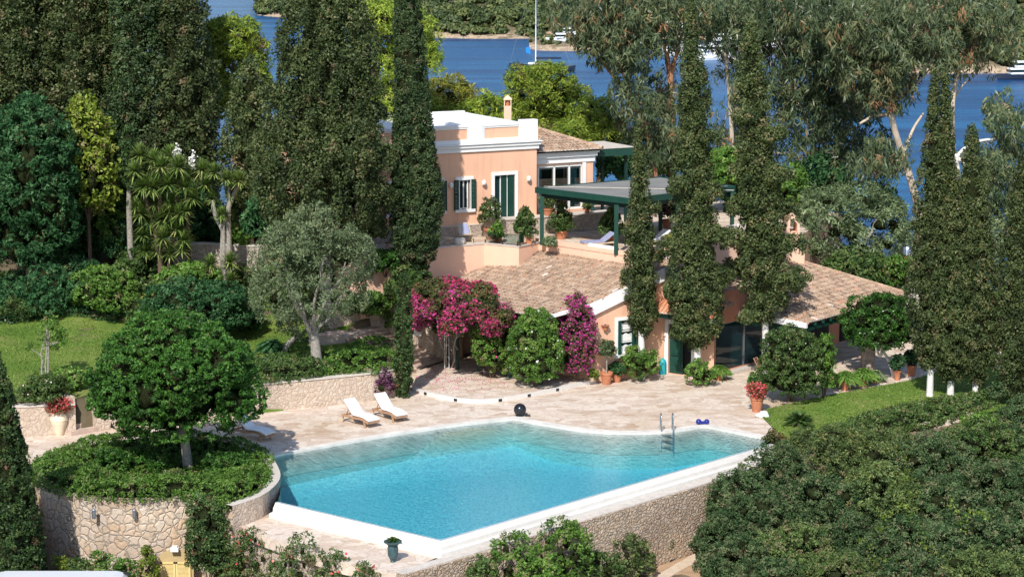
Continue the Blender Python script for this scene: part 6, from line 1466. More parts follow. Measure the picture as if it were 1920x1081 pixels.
def grass(polyw, n, seed, zf, h=.05):
    P = np.array([(p.x, p.y) for p in polyw]); lo = P.min(0); hi = P.max(0); rng = RNG(seed); Q = lo + rng.random((n, 2)) * (hi - lo); Q = Q[inside(Q, polyw)]
    L = Leaves(); L.put(np.concatenate([Q, (zf(Q[:, 0], Q[:, 1]) + h * .4)[:, None]], 1), np.tile([[0, -.2, .9]], (len(Q), 1)), h * 1.7, .5, np.clip(.55 + .25 * bumps(RNG(seed + 1), 8, .5)(np.concatenate([Q, 0 * Q[:, :1]], 1)) + rng.normal(0, .15, len(Q)), 0, .97), rng, .9)
    tag(L.build('grass', MATS['turf_blade']), kind='stuff')
mat_foliage('turf_blade', G((.07, .14, .02), (.11, .20, .030), (.15, .25, .04), (.22, .29, .06), (.30, .32, .10), (.36, .32, .16)), .25)
grass(lawn_r, 60000, 900, flat(.07)); grass([at(x, y, 1.33) for x, y in ((-20, 757), (135, 753), (152, 722), (480, 722), (690, 690), (690, 660), (640, 625), (470, 604), (240, 612), (-20, 612))], 60000, 902, lambda a, b: Hgt(a, b) + .03)
L = Leaves(); rng = RNG(910); Q = np.array([tuple(at(x, y, .2)) for x, y in zip(rng.normal(860, 60, 420), rng.normal(712, 14, 420))]); Q[:, 2] = .215
L.put(Q, np.tile([[0, 0, 1.]], (len(Q), 1)), .07, .8, rng.random(len(Q)), rng, .1); tag(L.build('fallen_petals', MATS['magenta_petal']), kind='stuff')
# ------------------------------------------------------------------ yuccas, palms, cycads
def rosette(m, c, n, Ln, w, rng, e0=-35, e1=85, bend=.35, t0=.2, t1=.8, seg=3):
    c = Vector(c)
    for k in range(n):
        q = (k + .5) / n; el = R(e0 + (e1 - e0) * q ** .8 + rng.uniform(-8, 8)); az = k * 2.39996 + rng.uniform(-.2, .2); l = Ln * rng.uniform(.8, 1.1) * (1 - .25 * q)
        h = Vector((math.cos(az), math.sin(az), 0)); sd = Vector((-h.y, h.x, 0)); A = []; t = t0 + (t1 - t0) * rng.random() * (1 if el > 0 else 1.25)
        for j in range(seg + 1):
            f = j / seg; p = c + (h * math.cos(el) + Vector((0, 0, math.sin(el)))) * l * f + Vector((0, 0, -bend * l * f * f)); ww = w * (1, .95, .6, .04)[j] if seg == 3 else w * (1 - f * .96)
            A += [p - sd * ww / 2, p + sd * ww / 2]
        m.add(A, [(2 * j, 2 * j + 1, 2 * j + 3, 2 * j + 2) for j in range(seg)], min(1, t))
def frond(m, c, az, el, Ln, wl, rng, bend=.7, pairs=22, t=.5, leafw=.03):
    """a feather frond: a rib with leaflets on either side"""
    c = Vector(c); h = Vector((math.cos(az), math.sin(az), 0)); sd = Vector((-h.y, h.x, 0)); prev = c
    for j in range(1, pairs + 1):
        f = j / pairs; p = c + (h * math.cos(el) + Vector((0, 0, math.sin(el)))) * Ln * f + Vector((0, 0, -bend * Ln * f * f)); d = (p - prev).normalized(); prev = p
        L = wl * math.sin(PI * min(1, f * .9 + .12)) * rng.uniform(.9, 1.1)
        for s in (-1, 1):
            tip = p + sd * s * L + d * L * .5 + Vector((0, 0, -.15 * L)); m.add([p, p + d * leafw, tip, p - d * leafw], [(0, 1, 2, 3)], min(1, max(0, t + rng.uniform(-.15, .15))))
    m.add([c - sd * .015, c + sd * .015, c + (h * math.cos(el) + Vector((0, 0, math.sin(el)))) * Ln * .5 + Vector((0, 0, -bend * Ln * .25)), p], [(0, 1, 2, 3)], t)
def yucca(heads, trunks, Y, label, seed, ln=.95, fl=()):
    p0 = atY(*trunks[0][0], Y); g = gz(p0.x, Y); rt = thing('yucca', label, 'yucca', (p0.x, Y, g), 0, 'yuccas in the left garden'); rr = random.Random(seed); m = MB()
    for t in trunks:
        P = [atY(x, y, Y) for x, y in t]; m.tube([Vector((P[0].x, Y, min(g - .1, P[0].z)))] + P, [.15] + [.13 - .05 * k / len(P) for k in range(len(P))], 8)
    m.build('trunk', MATS['grey_bark' if label[0] == 'f' else 'brown_bark'], rt, smooth=True)
    for x, y, s in heads:
        m = MB(); c = atY(x, y, Y - rr.uniform(-.3, .7)); rosette(m, c, int(150 * s), ln * s * 1.1, .095, rr, -45, 88, .05); m.build('leaf_head', MATS['yucca_leaf'], rt)
    for x, y in fl:
        L = Leaves(); c = np.array(atY(x, y, Y - .2)); rng = RNG(seed); L.put(c + rng.normal(0, 1, (120, 3)) * [.12, .12, .28], rdir(rng, 120), .13, .8, rng.random(120), rng); L.build('flower_spike', MATS['white_petal'], rt)
yucca([(262, 290, .9), (268, 348, 1.), (302, 312, .9), (335, 312, 1.), (345, 350, .95), (378, 318, .85), (290, 380, .9), (322, 378, .9), (280, 412, 1.05), (332, 428, 1.05), (268, 440, .8), (305, 445, .9), (350, 395, .6), (315, 345, 1.), (292, 345, .9), (360, 370, .9), (305, 410, 1.), (345, 450, .8), (255, 385, .7), (296, 470, .8), (262, 400, .9), (285, 350, 1.), (318, 398, 1.), (338, 400, .9), (272, 470, .8), (318, 475, .8), (340, 468, .7), (252, 320, .8), (288, 300, .9), (320, 292, .9), (358, 330, .9)],
      [[(300, 492), (290, 430), (270, 360), (262, 300)], [(318, 492), (325, 440), (332, 370), (335, 320)], [(352, 440), (352, 400), (345, 350)], [(300, 460), (300, 380), (302, 320)]], 113.2, 'tall many-headed yucca clump with white blooms left of the forked yucca', 1, fl=[(330, 287), (335, 297), (361, 300)])
yucca([(402, 322, .85), (425, 335, .8), (448, 338, .9), (432, 362, .95), (398, 372, .85), (385, 345, .8), (415, 402, .75)],
      [[(420, 525), (416, 470), (418, 430), (428, 390), (430, 350)], [(418, 432), (404, 405), (398, 375)], [(428, 390), (446, 345)]], 112.8, 'forked yucca with tall bare trunk standing clear of the shrubs', 2, ln=.8)
yucca([(395, 495, .9)], [[(395, 520), (395, 500)]], min(112.5, gY(395, 520) - .3), 'low trunkless yucca left of the bare yucca trunk', 3, ln=.85)
yucca([(432, 490, .9), (432, 525, .8)], [[(432, 535), (432, 495)]], min(112.3, gY(432, 535) - .4), 'low yucca right of the bare yucca trunk', 4, ln=.8)
def palm(x, yb, z, n, ln, wl, label, seed, mat='palm_leaf', e=(10, 80), tr=.2, th=.4, name='palm', cat='palm', bend=.75, Y=None):
    p = at(x, yb, z) if Y is None else atY(x, yb, Y); rt = thing(name, label, cat, tuple(p)); rr = random.Random(seed); m = MB()
    for k in range(n): frond(m, p + Vector((0, 0, th)), k * 2.4 + rr.uniform(-.2, .2), R(e[0] + (e[1] - e[0]) * k / n), ln * rr.uniform(.8, 1.1), wl, rr, bend, t=rr.uniform(.3, .8))
    m.build('fronds', MATS[mat], rt); m = MB(); m.lathe([(tr * 1.1, -.1), (tr, th * .5), (tr * .8, th + .05)], p, 10); m.build('trunk', MATS['brown_bark'], rt)
palm(284, 600, 1.9, 40, 1.7, .34, 'yellowish feathery palm between the juniper bushes', 5, th=.9, bend=.85, Y=gY(284, 600))
palm(508, 668, 1.35, 34, 1.15, .16, 'dark cycad on a short trunk in front of the olive saplings', 6, mat='laurel_leaf', th=.5, name='cycad', cat='cycad', bend=.7)
palm(1498, 800, 0, 36, 1.0, .14, 'cycad with stiff fronds at the front of the right lawn', 7, mat='shrub_leaf', th=.25, name='cycad', cat='cycad', bend=.5)
# ------------------------------------------------------------------ pots and potted plants
POTP = [(.62, 0), (.70, .25), (.86, .72), (.90, .80), (1.0, .82), (1.0, .98), (.88, 1.0), (.82, .93), (.2, .9)]
def pot_mb(p, r, h, prof=POTP): m = MB(); m.lathe([(a * r, b * h) for a, b in prof], p, 20); return m
def potted(x, yb, z, r, h, label, seed, plant='bush', mat='bright_leaf', pw=.5, ph=1., pm='terracotta', cat='potted plant', group=None, square=False, flower=None, stem=0., name='potted_plant', **kw):
    p = at(x, yb, z); rt = thing(name, label, cat, tuple(p), 0, group); rr = random.Random(seed); rng = RNG(seed)
    if square: m = MB(); m.box(p.x - r, p.x + r, p.y - r, p.y + r, p.z, p.z + h * .86); m.box(p.x - r * 1.08, p.x + r * 1.08, p.y - r * 1.08, p.y + r * 1.08, p.z + h * .86, p.z + h)
    else: m = pot_mb(p, r, h)
    m.build('pot', MATS[pm], rt, smooth=not square, bevel=.01 if square else 0)
    if plant == 'bush':
        L = Leaves(); kk = dict(lobes=10, lobe=.38, leaf=.11, cl=.15, dens=.9); kk.update(kw); lobe_crown(L, (p.x, p.y, p.z + h + stem + ph / 2 - .05), (pw, pw, ph / 2), rng, **kk); L.build('foliage', MATS[mat], rt)
        if flower: Fl = Leaves(); flowers(Fl, L, rng, flower[1], flower[2]); Fl.build('blossoms', MATS[flower[0]], rt)
        if stem: m = MB(); m.tube([p + Vector((0, 0, h * .8)), p + Vector((.01, 0, h + stem + ph * .4))], [.035, .028], 8); m.build('stem', MATS['grey_bark'], rt)
    elif plant == 'cone':
        L = Leaves(); column_crown(L, p.x, p.y, p.z + h - .05, p.z + h + ph, pw, rng, prof=[(0, .6), (.15, 1), (.4, .95), (.7, .65), (1, .12)], leaf=.12, cl=.15, per=24, rough=.16, dens=.9, base=.5); L.build('foliage', MATS[mat], rt)
    elif plant == 'fern':
        m = MB()
        for k in range(80): frond(m, p + Vector((0, 0, h)), k * 2.4, R(28 + 60 * k / 80), pw * rr.uniform(.85, 1.1), .12, rr, .75, 14, rr.uniform(.4, .95), .04)
        m.build('fronds', MATS[mat], rt)
    return rt
TG = 'potted shrubs on the upper terrace'
potted(919, 449, TZ, .34, .62, 'potted oleander with grey-green leaves left of the french door', 1, mat='grey_shrub_leaf', pw=.62, ph=1.75, group=TG, dens=.6, core=.4)
potted(933, 455, TZ, .24, .3, 'small round bright evergreen before the oleander pot', 2, 'cone', 'bright_leaf', .42, .85, group=TG)
potted(986, 457, TZ, .30, .50, 'potted conical thuja in a square pot right of the french door', 3, 'cone', 'shrub_leaf', .62, 1.5, square=True, group=TG)
potted(1052, 448, TZ, .38, .46, 'potted conical thuja in a wide pot behind the left pergola post', 4, 'cone', 'shrub_leaf', .66, 1.5, group=TG)
potted(1146, 456, TZ, .26, .5, 'potted conical thuja beside the front pergola post', 5, 'cone', 'shrub_leaf', .64, 1.45, group=TG)
potted(1028, 404, 6.69, .3, .4, 'oleander pot on the stone platform before the glass doors', 6, mat='grey_shrub_leaf', pw=.45, ph=.9, dens=.6)
potted(1101, 400, 6.69, .17, .3, 'little pot with dry grass at the pink pier of the wing', 7, mat='grey_shrub_leaf', pw=.16, ph=.35)
potted(1250, 428, TZ, .3, .5, 'potted reddish shrub far under the pergola', 8, mat='red_shoot_leaf', pw=.75, ph=1.3, base=.7)
potted(1256, 466, TZ, .18, .2, 'flowering plant in a low pot on the terrace ledge', 9, mat='lime_leaf', pw=.36, ph=.5, flower=('coral_petal', .06, .08))
potted(1031, 463, TZ, .16, .12, 'low grey lavender at the foot of the left pergola post', 10, mat='olive_leaf', pw=.34, ph=.4)
# by the garden wing
potted(1137, 720, 0, .32, .62, 'olive standard with a ball crown in a large terracotta pot', 11, mat='olive_leaf', pw=.44, ph=.85, stem=.75, base=.3, leaf=.09, cl=.13, dens=1.1, core=.8)
potted(1157, 716, 0, .24, .42, 'small terracotta pot with a bushy plant beside the olive standard', 12, mat='laurel_leaf', pw=.36, ph=.6)
potted(1110, 714, .19, .16, .2, 'small yellow-green succulent pot at the corner of the pink wall', 13, mat='lime_leaf', pw=.24, ph=.36, pm='pale_wood')
potted(1348, 712, 0, .2, .42, 'arching fern in a terracotta pot left of the glass doors', 14, 'fern', 'bright_leaf', .95)
FG = 'fern pots along the right lawn edge'
potted(1585, 731, 0, .24, .52, 'fern in a terracotta pot on the lawn edge, nearest the tall shrub', 15, 'fern', 'bright_leaf', 1.15, group=FG)
potted(1619, 724, 0, .22, .50, 'fern in a terracotta pot on the lawn edge, in front of the stone pillar', 16, 'fern', 'bright_leaf', 1.15, group=FG)
potted(1560, 722, 0, .2, .3, 'fern pot half hidden behind the trailing vine', 17, 'fern', 'shrub_leaf', .9, group=FG)
potted(1642, 716, 0, .2, .3, 'greyish fern pot at the right end of the fern row', 18, 'fern', 'olive_leaf', .8, group=FG)
potted(1682, 712, 0, .2, .5, 'terracotta pot with a leafy plant beside the twisted pale trunk', 19, mat='laurel_leaf', pw=.3, ph=.8)
potted(1709, 704, 0, .26, .55, 'large terracotta pot in the shade behind the white-trunked cypresses', 20, mat='laurel_leaf', pw=.4, ph=.8)
potted(1419, 771, 0, .34, .72, 'terracotta pot of red geraniums on the paving by the lawn corner', 21, mat='red_shoot_leaf', pw=.40, ph=.62, flower=('coral_petal', .38, .09), leaf=.09)
# cream jar
p = at(112, 815, 0); jr = thing('flower_jar', 'large cream pottery jar overflowing with red geraniums by the wall', 'jar', tuple(p))
m = MB(); m.lathe([(.17, 0), (.19, .05), (.22, .2), (.33, .5), (.385, .72), (.37, .86), (.30, .98), (.25, 1.02), (.30, 1.06), (.31, 1.10), (.24, 1.1), (.15, 1.)], p, 26); m.lathe([(.375, .67), (.395, .70), (.395, .73), (.375, .76)], p, 26); m.build('jar', MATS['cream_jar'], jr, smooth=True)
L = Leaves(); lobe_crown(L, (p.x, p.y, p.z + 1.30), (.55, .5, .30), RNG(3), lobes=9, lobe=.4, leaf=.09, cl=.13, base=.5); L.build('foliage', MATS['red_shoot_leaf'], jr); Fl = Leaves(); flowers(Fl, L, RNG(4), .34, .09); Fl.build('blossoms', MATS['coral_petal'], jr)
# urn with a young palm on the lower terrace
p = at(737, 1058, -.72); un = thing('garden_urn', 'dark verdigris urn with a young palm on the lower terrace', 'urn', tuple(p))
m = MB(); m.lathe([(.20, 0), (.20, .06), (.11, .10), (.08, .18), (.12, .24), (.19, .36), (.20, .62), (.18, .74), (.26, .82), (.33, .86), (.33, .90), (.22, .90), (.1, .82)], p, 22); m.build('urn', MATS['verdigris'], un, smooth=True)
m = MB(); rr = random.Random(2)
for k in range(16): frond(m, p + Vector((0, 0, .88)), k * 2.4, R(20 + 60 * k / 16), .42, .08, rr, .6, 9, .5, .02)
m.build('palm_fronds', MATS['shrub_leaf'], un)
# ------------------------------------------------------------------ sun loungers (local: x from head to foot)
def lounger(label, p, rz):
    rt = thing('sun_lounger', label, 'sun lounger', tuple(p), rz, 'white cushioned sun loungers on the pool terrace')
    rail = [(0.0, .30), (.45, .33), (.9, .31), (1.3, .36), (1.65, .34), (1.95, .24)]
    m = MB()
    for s in (-.31, .31):
        for a, b in zip(rail[:-1], rail[1:]): m.beam((a[0], s, a[1]), (b[0] + .01, s, b[1]), .04, .09)
    for x, z in ((0.02, .30), (1.93, .25)): m.beam((x, -.31, z), (x, .31, z), .05, .07)
    for k in range(12):
        x = .82 + k * .095; m.beam((x, -.30, .36 + .03 * math.sin((x - .8) * 2.6)), (x, .30, .36 + .03 * math.sin((x - .8) * 2.6)), .06, .015)
    m.build('frame', MATS['teak'], rt, local=True)
    for s in (-.30, .30):
        m = MB(); m.add([], []); m.beam((1.62, s, .34), (1.72, s, 0.0), .055, .07); m.build('leg', MATS['teak'], rt, local=True)
        m = MB(); m.beam((.10, s, .32), (.06, s, .08), .05, .06); m.build('leg', MATS['teak'], rt, local=True)
        m = MB(); c = Vector((.06, s * 1.17, .095)); m.tube([c - Vector((0, .02, 0)), c + Vector((0, .02, 0))], .095, 18); m.build('wheel', MATS['pale_wood'], rt, local=True)
    m = MB(); m.beam((.06, -.36, .095), (.06, .36, .095), .03, .03); m.build('axle', MATS['steel'], rt, local=True)
    m = MB(); bx, bz = .80, .37; hx, hz = .18, .92
    for s in (-.27, 0, .27): m.beam((bx, s, bz), (hx, s, hz), .05, .03)
    m.beam((.42, -.2, .70), (.20, -.2, .33), .03, .03); m.beam((.42, .2, .70), (.20, .2, .33), .03, .03); m.build('backrest', MATS['teak'], rt, local=True)
    # cushion: one bent pad with rounded edge
    path = [(.14, 1.00), (.47, .71), (.78, .44), (.86, .415), (1.15, .425), (1.4, .43), (1.65, .405), (1.97, .32)]
    m = MB(); vs = []; fs = []; n = len(path)
    for i, (x, z) in enumerate(path):
        a = path[max(0, i - 1)]; b = path[min(n - 1, i + 1)]; d = Vector((b[0] - a[0], 0, b[1] - a[1])).normalized(); u = Vector((-d.z, 0, d.x)); c = Vector((x, 0, z))
        for y, h in ((-.30, 0), (-.325, .03), (-.325, .055), (-.29, .085), (.29, .085), (.325, .055), (.325, .03), (.30, 0)): q = c + u * h; vs.append((q.x, y, q.z))
    for i in range(n - 1):
        for k in range(8): a = i * 8 + k; b = i * 8 + (k + 1) % 8; fs.append((a, b, b + 8, a + 8))
    fs += [tuple(range(7, -1, -1)), tuple(range((n - 1) * 8, n * 8))]
    m.add(vs, fs); m.build('cushion', MATS['white_cushion'], rt, smooth=True, local=True)
    return rt
def copy_tree(o, parent=None):
    c = o.copy(); COL.objects.link(c); c.parent = parent
    for ch in [q for q in bpy.data.objects if q.parent == o]: copy_tree(ch, c)
    return c
def lpose(wheel, foot):
    a = at(*wheel, 0); b = at(*foot, 0); d = (b - a); rz = math.atan2(d.y, d.x); side = Vector((-math.sin(rz), math.cos(rz), 0)); return a + side * .32 - d.normalized() * .06, rz
p, rz = lpose((642, 790), (684, 802)); l1 = lounger('white cushioned teak lounger, left of the pair by the wall', p, rz)
for wh, ft, lb in (((699, 779), (741, 793), 'white cushioned teak lounger, right of the pair by the wall'), ((437, 818), (490, 828), 'white lounger half hidden by the round tree')):
    p, rz = lpose(wh, ft); c = copy_tree(l1); c.location = p; c.rotation_euler.z = rz; c['label'] = lb
# ------------------------------------------------------------------ pool things
def ball(m, c, r, n=16, sz=1.):
    m.lathe([(max(.001, r * math.sin(PI * k / n)), -r * sz * math.cos(PI * k / n)) for k in range(n + 1)], c, 24)
p = at(975, 779, 0); sb = thing('black_sphere', 'glossy black garden sphere at the pool apex', 'sphere', tuple(p)); m = MB(); ball(m, p + Vector((0, 0, .29)), .29); m.build('sphere', MATS['black_glaze'], sb, smooth=True)
m = MB(); m.lathe([(.2, 0), (.2, .03)], p, 16); m.build('base', MATS['verdigris'], sb)
p = at(989, 780, 0); hs = thing('hose_box', 'small black fitting lying beside the black sphere', 'fitting', tuple(p)); m = MB(); ball(m, p + Vector((-.06, 0, .06)), .07, 10); ball(m, p + Vector((.08, 0, .045)), .055, 10); m.beam(p + Vector((-.1, 0, .04)), p + Vector((.14, 0, .04)), .08, .05); m.build('fitting', MATS['black_glaze'], hs, smooth=True)
p = at(1317, 795, .03); bl = thing('blue_float', 'pair of dark blue rubber floats at the pool corner', 'pool float', tuple(p)); m = MB(); ball(m, p + Vector((-.17, 0, .12)), .13, 12); m.build('float_ball', MATS['blue_rubber'], bl, smooth=True)
m = MB(); ball(m, p + Vector((.2, .05, .11)), .12, 12); m.build('float_ball', MATS['blue_rubber'], bl, smooth=True); m = MB(); m.tube([p + Vector((-.12, 0, .08)), p + Vector((.15, .03, .08))], .07, 12); m.build('float_link', MATS['blue_rubber'], bl, smooth=True)
la = at(1238, 806, 0); lb_ = at(1260, 806, 0); ld = thing('pool_ladder', 'stainless steel ladder with two looped handrails at the far pool edge', 'ladder', tuple(at(1249, 812, 0)))
ins = Vector((.05, -1, 0)).normalized()
for q in (la, lb_):
    m = MB(); P = [q + Vector((0, 0, 0))]; b = q + Vector((0, 0, .62))
    P += [b] + [b + ins * (.19 * (1 - math.cos(a))) + Vector((0, 0, .19 * math.sin(a))) for a in [PI * k / 8 for k in range(1, 9)]] + [q + ins * .40 + Vector((0, 0, -.9))]
    m.tube(P, .026, 10); m.lathe([(.06, 0), (.05, .03), (.03, .04)], q, 12); m.build('handrail', MATS['steel'], ld, smooth=True)
for z in (-.12, -.40, -.68): m = MB(); m.beam(la + ins * .40 + Vector((0, 0, z)), lb_ + ins * .40 + Vector((0, 0, z)), .09, .03); m.build('rung', MATS['steel'], ld)
p = at(1242, 701, 0); tb = thing('water_butt', 'rounded turquoise plastic container between bush and green door', 'container', tuple(p)); m = MB(); m.lathe([(.17, 0), (.19, .04), (.19, .6), (.17, .7), (.10, .77), (.05, .78)], p, 18); m.build('body', MATS['turquoise_plastic'], tb, smooth=True); m = MB(); m.lathe([(.05, .78), (.05, .82), (.02, .83)], p, 12); m.build('cap', MATS['turquoise_plastic'], tb)
# folding wooden chair by the glass front
p = at(1425, 702, 0); fc = thing('folding_chair', 'folding wooden chair standing open before the glass doors', 'chair', tuple(p), R(60)); 
def lb(m, a, b, w=.035, h=.035): m.beam(a, b, w, h)
m = MB(); [lb(m, (s, -.2, 0), (s, .28, .86)) for s in (-.21, .21)]; lb(m, (-.21, .26, .82), (.21, .26, .82), .02, .08); [lb(m, (-.21, .26 - k * .04, .80 - k * .08), (.21, .26 - k * .04, .80 - k * .08), .015, .05) for k in range(1, 4)]; m.build('back_frame', MATS['teak'], fc, local=True)
m = MB(); [lb(m, (s, .24, 0), (s, -.22, .45)) for s in (-.18, .18)]; m.build('leg_frame', MATS['teak'], fc, local=True)
m = MB(); [lb(m, (-.19, -.2 + k * .07, .45), (.19, -.2 + k * .07, .45), .05, .02) for k in range(6)]; m.build('seat', MATS['teak'], fc, local=True)
p = at(1440, 704, 0); ft = thing('garden_table', 'small round wooden table beside the folding chair', 'table', tuple(p)); m = MB(); m.lathe([(.34, .70), (.35, .71), (.35, .74), (.33, .745)], p, 24); m.build('table_top', MATS['teak'], ft); m = MB(); [lb(m, p + Vector((a * .25, b * .25, 0)), p + Vector((-a * .12, -b * .12, .7))) for a, b in ((1, 1), (-1, 1), (1, -1), (-1, -1))]; m.build('leg_frame', MATS['teak'], ft)
# white rocks at the lawn corner
p = at(1431, 782, 0); wr = thing('white_rock', 'rough white rock at the corner of the right lawn', 'rock', tuple(p)); m = MB(); rr = random.Random(4)
bmr = bmesh.new(); bmesh.ops.create_icosphere(bmr, subdivisions=3, radius=.28); fb = bumps(RNG(3), 8, 9.)
for v in bmr.verts: k = 1 + .22 * float(fb(np.array([v.co]))[0]); v.co = Vector((v.co.x * k * 1.2, v.co.y * k, v.co.z * k * .7)) + Vector((0, 0, .1))
mer = bpy.data.meshes.new('rock'); bmr.to_mesh(mer); bmr.free(); link(mer, 'rock', MATS['white_plaster'], wr)
# ------------------------------------------------------------------ furniture on the upper terrace
def deck_chair(x, yb, rz, label, cloth, group=None):
    p = at(x, yb, TZ); rt = thing('deck_chair', label, 'chair', tuple(p), rz, group)
    m = MB()
    for s in (-.3, .3): m.beam((s, -.35, .02), (s, .35, 1.0), .04, .05); m.beam((s, .3, .02), (s, -.42, .5), .04, .05); m.beam((s, -.4, .25), (s, .3, .25), .03, .04)
    for a in ((-.3, .35, 1.0), (-.3, -.42, .5), (-.3, -.35, .06), (-.3, .3, .06)): m.beam(a, (-a[0], a[1], a[2]), .04, .04)
    m.build('frame', MATS['pale_wood'], rt, local=True)
    m = MB(); P = [(.34, 1.0), (.12, .66), (-.05, .44), (-.25, .42), (-.42, .52)]
    m.strip([Vector((-.26, y, z)) for y, z in P], [Vector((.26, y, z)) for y, z in P]); o = m.build('sling', MATS[cloth], rt, local=True); sm = o.modifiers.new('s', 'SOLIDIFY'); sm.thickness = .02
    return rt
d1_ = deck_chair(872, 455, R(20), 'wooden deck chair with grey sling and a lavender towel against the plinth', 'grey_cloth')
m = MB(); m.strip([Vector((-.02, .37, 1.03)), Vector((-.02, .10, .70)), Vector((-.02, -.03, .48))], [Vector((.24, .37, 1.03)), Vector((.24, .10, .70)), Vector((.24, -.03, .48))]); o = m.build('towel', MATS['lavender_cloth'], d1_, local=True); o.modifiers.new('s', 'SOLIDIFY').thickness = .03
deck_chair(738, 470, R(-30), 'dark blue deck chair in the shade at the left end of the terrace', 'blue_cloth')
p = at(757, 470, TZ); tt = thing('side_table', 'small round white table beside the blue deck chair', 'table', tuple(p)); m = MB(); m.lathe([(.36, .50), (.38, .52), (.38, .55), (.35, .56)], p, 22); m.build('table_top', MATS['white_paint'], tt); m = MB(); m.lathe([(.2, 0), (.18, .03), (.03, .06), (.03, .5)], p, 12); m.build('pedestal', MATS['white_paint'], tt)
p = at(862, 459, TZ); pf = thing('stone_pouf', 'low rounded pale stone drum beside the grey deck chair', 'stool', tuple(p)); m = MB(); m.lathe([(.22, 0), (.29, .08), (.31, .2), (.28, .33), (.18, .37), (.02, .375)], p, 20); m.build('drum', MATS['coping_stone'], pf, smooth=True)
p = at(840, 459, TZ); wt = thing('wooden_stool', 'low cross-legged wooden stool left of the stone drum', 'stool', tuple(p)); m = MB(); m.lathe([(.3, .34), (.31, .36), (.3, .39), (.02, .395)], p, 16); m.build('seat', MATS['pale_wood'], wt)
for a, b in ((1, 1), (-1, 1), (1, -1), (-1, -1)): m = MB(); m.beam(p + Vector((a * .26, b * .26, 0)), p + Vector((-a * .1, -b * .1, .34)), .04, .04); m.build('leg', MATS['pale_wood'], wt)
def terrace_lounger(x, yb, rz, label):
    p = at(x, yb, TZ); rt = thing('terrace_lounger', label, 'sun lounger', tuple(p), rz, 'low loungers under the pergola')
    m = MB(); m.box(-.9, .9, -.3, .3, .18, .24); m.build('frame', MATS['pale_wood'], rt, local=True)
    for sx in (-.8, .8):
        for sy in (-.25, .25): m = MB(); m.box(sx - .03, sx + .03, sy - .03, sy + .03, 0, .18); m.build('leg', MATS['pale_wood'], rt, local=True)
    m = MB(); m.box(-.2, .92, -.31, .31, .24, .32); v = [(-.2, .24), (-.2, .32), (-.78, .74), (-.84, .68)]; m.add([(x_, y_, z_) for y_ in (-.31, .31) for x_, z_ in v], [(0, 1, 2, 3), (7, 6, 5, 4), (1, 5, 6, 2), (0, 3, 7, 4), (2, 6, 7, 3), (0, 4, 5, 1)]); m.build('cushion', MATS['lavender_cloth' if 'left of' in label else 'white_cushion'], rt, local=True, bevel=.02)
terrace_lounger(1122, 462, R(200), 'low bluish lounger on the terrace left of the front pergola post')
terrace_lounger(1228, 458, R(215), 'white lounger with raised back under the right half of the pergola')
p = at(1126, 474, TZ); bs = thing('stone_bench', 'low rounded stone bolster along the terrace parapet', 'bench', tuple(p)); m = MB(); d = (TW[7] - TW[6]).normalized(); q = p + Vector((.15, .35, .2)); m.tube([q - d * 1.0, q - d * .95, q + d * .95, q + d * 1.0], [.1, .17, .17, .1], 14); m.build('bolster', MATS['coping_stone'], bs, smooth=True)
m = MB(); [m.box(q.x + d.x * k - .12, q.x + d.x * k + .12, q.y + d.y * k - .12, q.y + d.y * k + .12, TZ, TZ + .12) for k in (-.7, .7)]; m.build('foot', MATS['coping_stone'], bs)
# steel tank among the trees on the right
p = atY(1701, 485, 113.5); tk = thing('water_tank', 'shiny steel water tank on a pale block behind the right roof', 'tank', (p.x, p.y, p.z - .4)); m = MB(); m.lathe([(.36, -.3), (.38, -.25), (.38, .55), (.30, .68), (.05, .75)], p, 20); m.build('tank', MATS['steel'], tk, smooth=True); m = MB(); m.box(p.x - .6, p.x + .6, p.y - .4, p.y + .4, 0, p.z - .3); m.build('block', MATS['cap_stone'], tk)
# garden path below the pool wall
for k, (q) in enumerate([[(1222, 1085), (1262, 1062), (1280, 1069), (1240, 1092)], [(1262, 1061), (1290, 1046), (1308, 1054), (1281, 1068)], [(1290, 1045), (1312, 1034), (1330, 1041), (1309, 1053)]]):
    m = MB(); m.prism(W3(q, -3.42), -3.7, -3.36 - .004 * k); tag(m.build('garden_path', MATS['path_stone']), kind='structure')
hs = [Vector((p.x, p.y, -3.36 + .03)) for p in smoothline(W3([(1256, 1052), (1275, 1044), (1290, 1032), (1302, 1020)], -3.36), 2)]
m = MB(); m.tube(hs, .03, 8); tag(m.build('garden_hose', MATS['rubber']), 'dark hose curving over the earth beside the pool wall', 'hose')
m = MB(); m.prism(W3([(1200, 1100), (1256, 1030), (1330, 1005), (1345, 1060), (1290, 1100)], -3.42), -3.7, -3.385); tag(m.build('bare_earth', MATS['earth']), kind='structure')
# lawn stepping edge at the far right
for k, (x, y) in enumerate(((1871, 690), (1869, 678), (1871, 664), (1874, 652), (1880, 640))):
    p = at(x, y, .05); m = MB(); m.prism([p + Vector((math.cos(a) * .3, math.sin(a) * .45, 0)) for a in [k + j * PI / 3 for j in range(6)]], -.1, .14); tag(m.build('edging_stone', MATS['cap_stone']), 'flat edging stone on the far right lawn, number %s from the near end' % ('one', 'two', 'three', 'four', 'five')[k], 'stone', 'edging stones of the far right lawn')
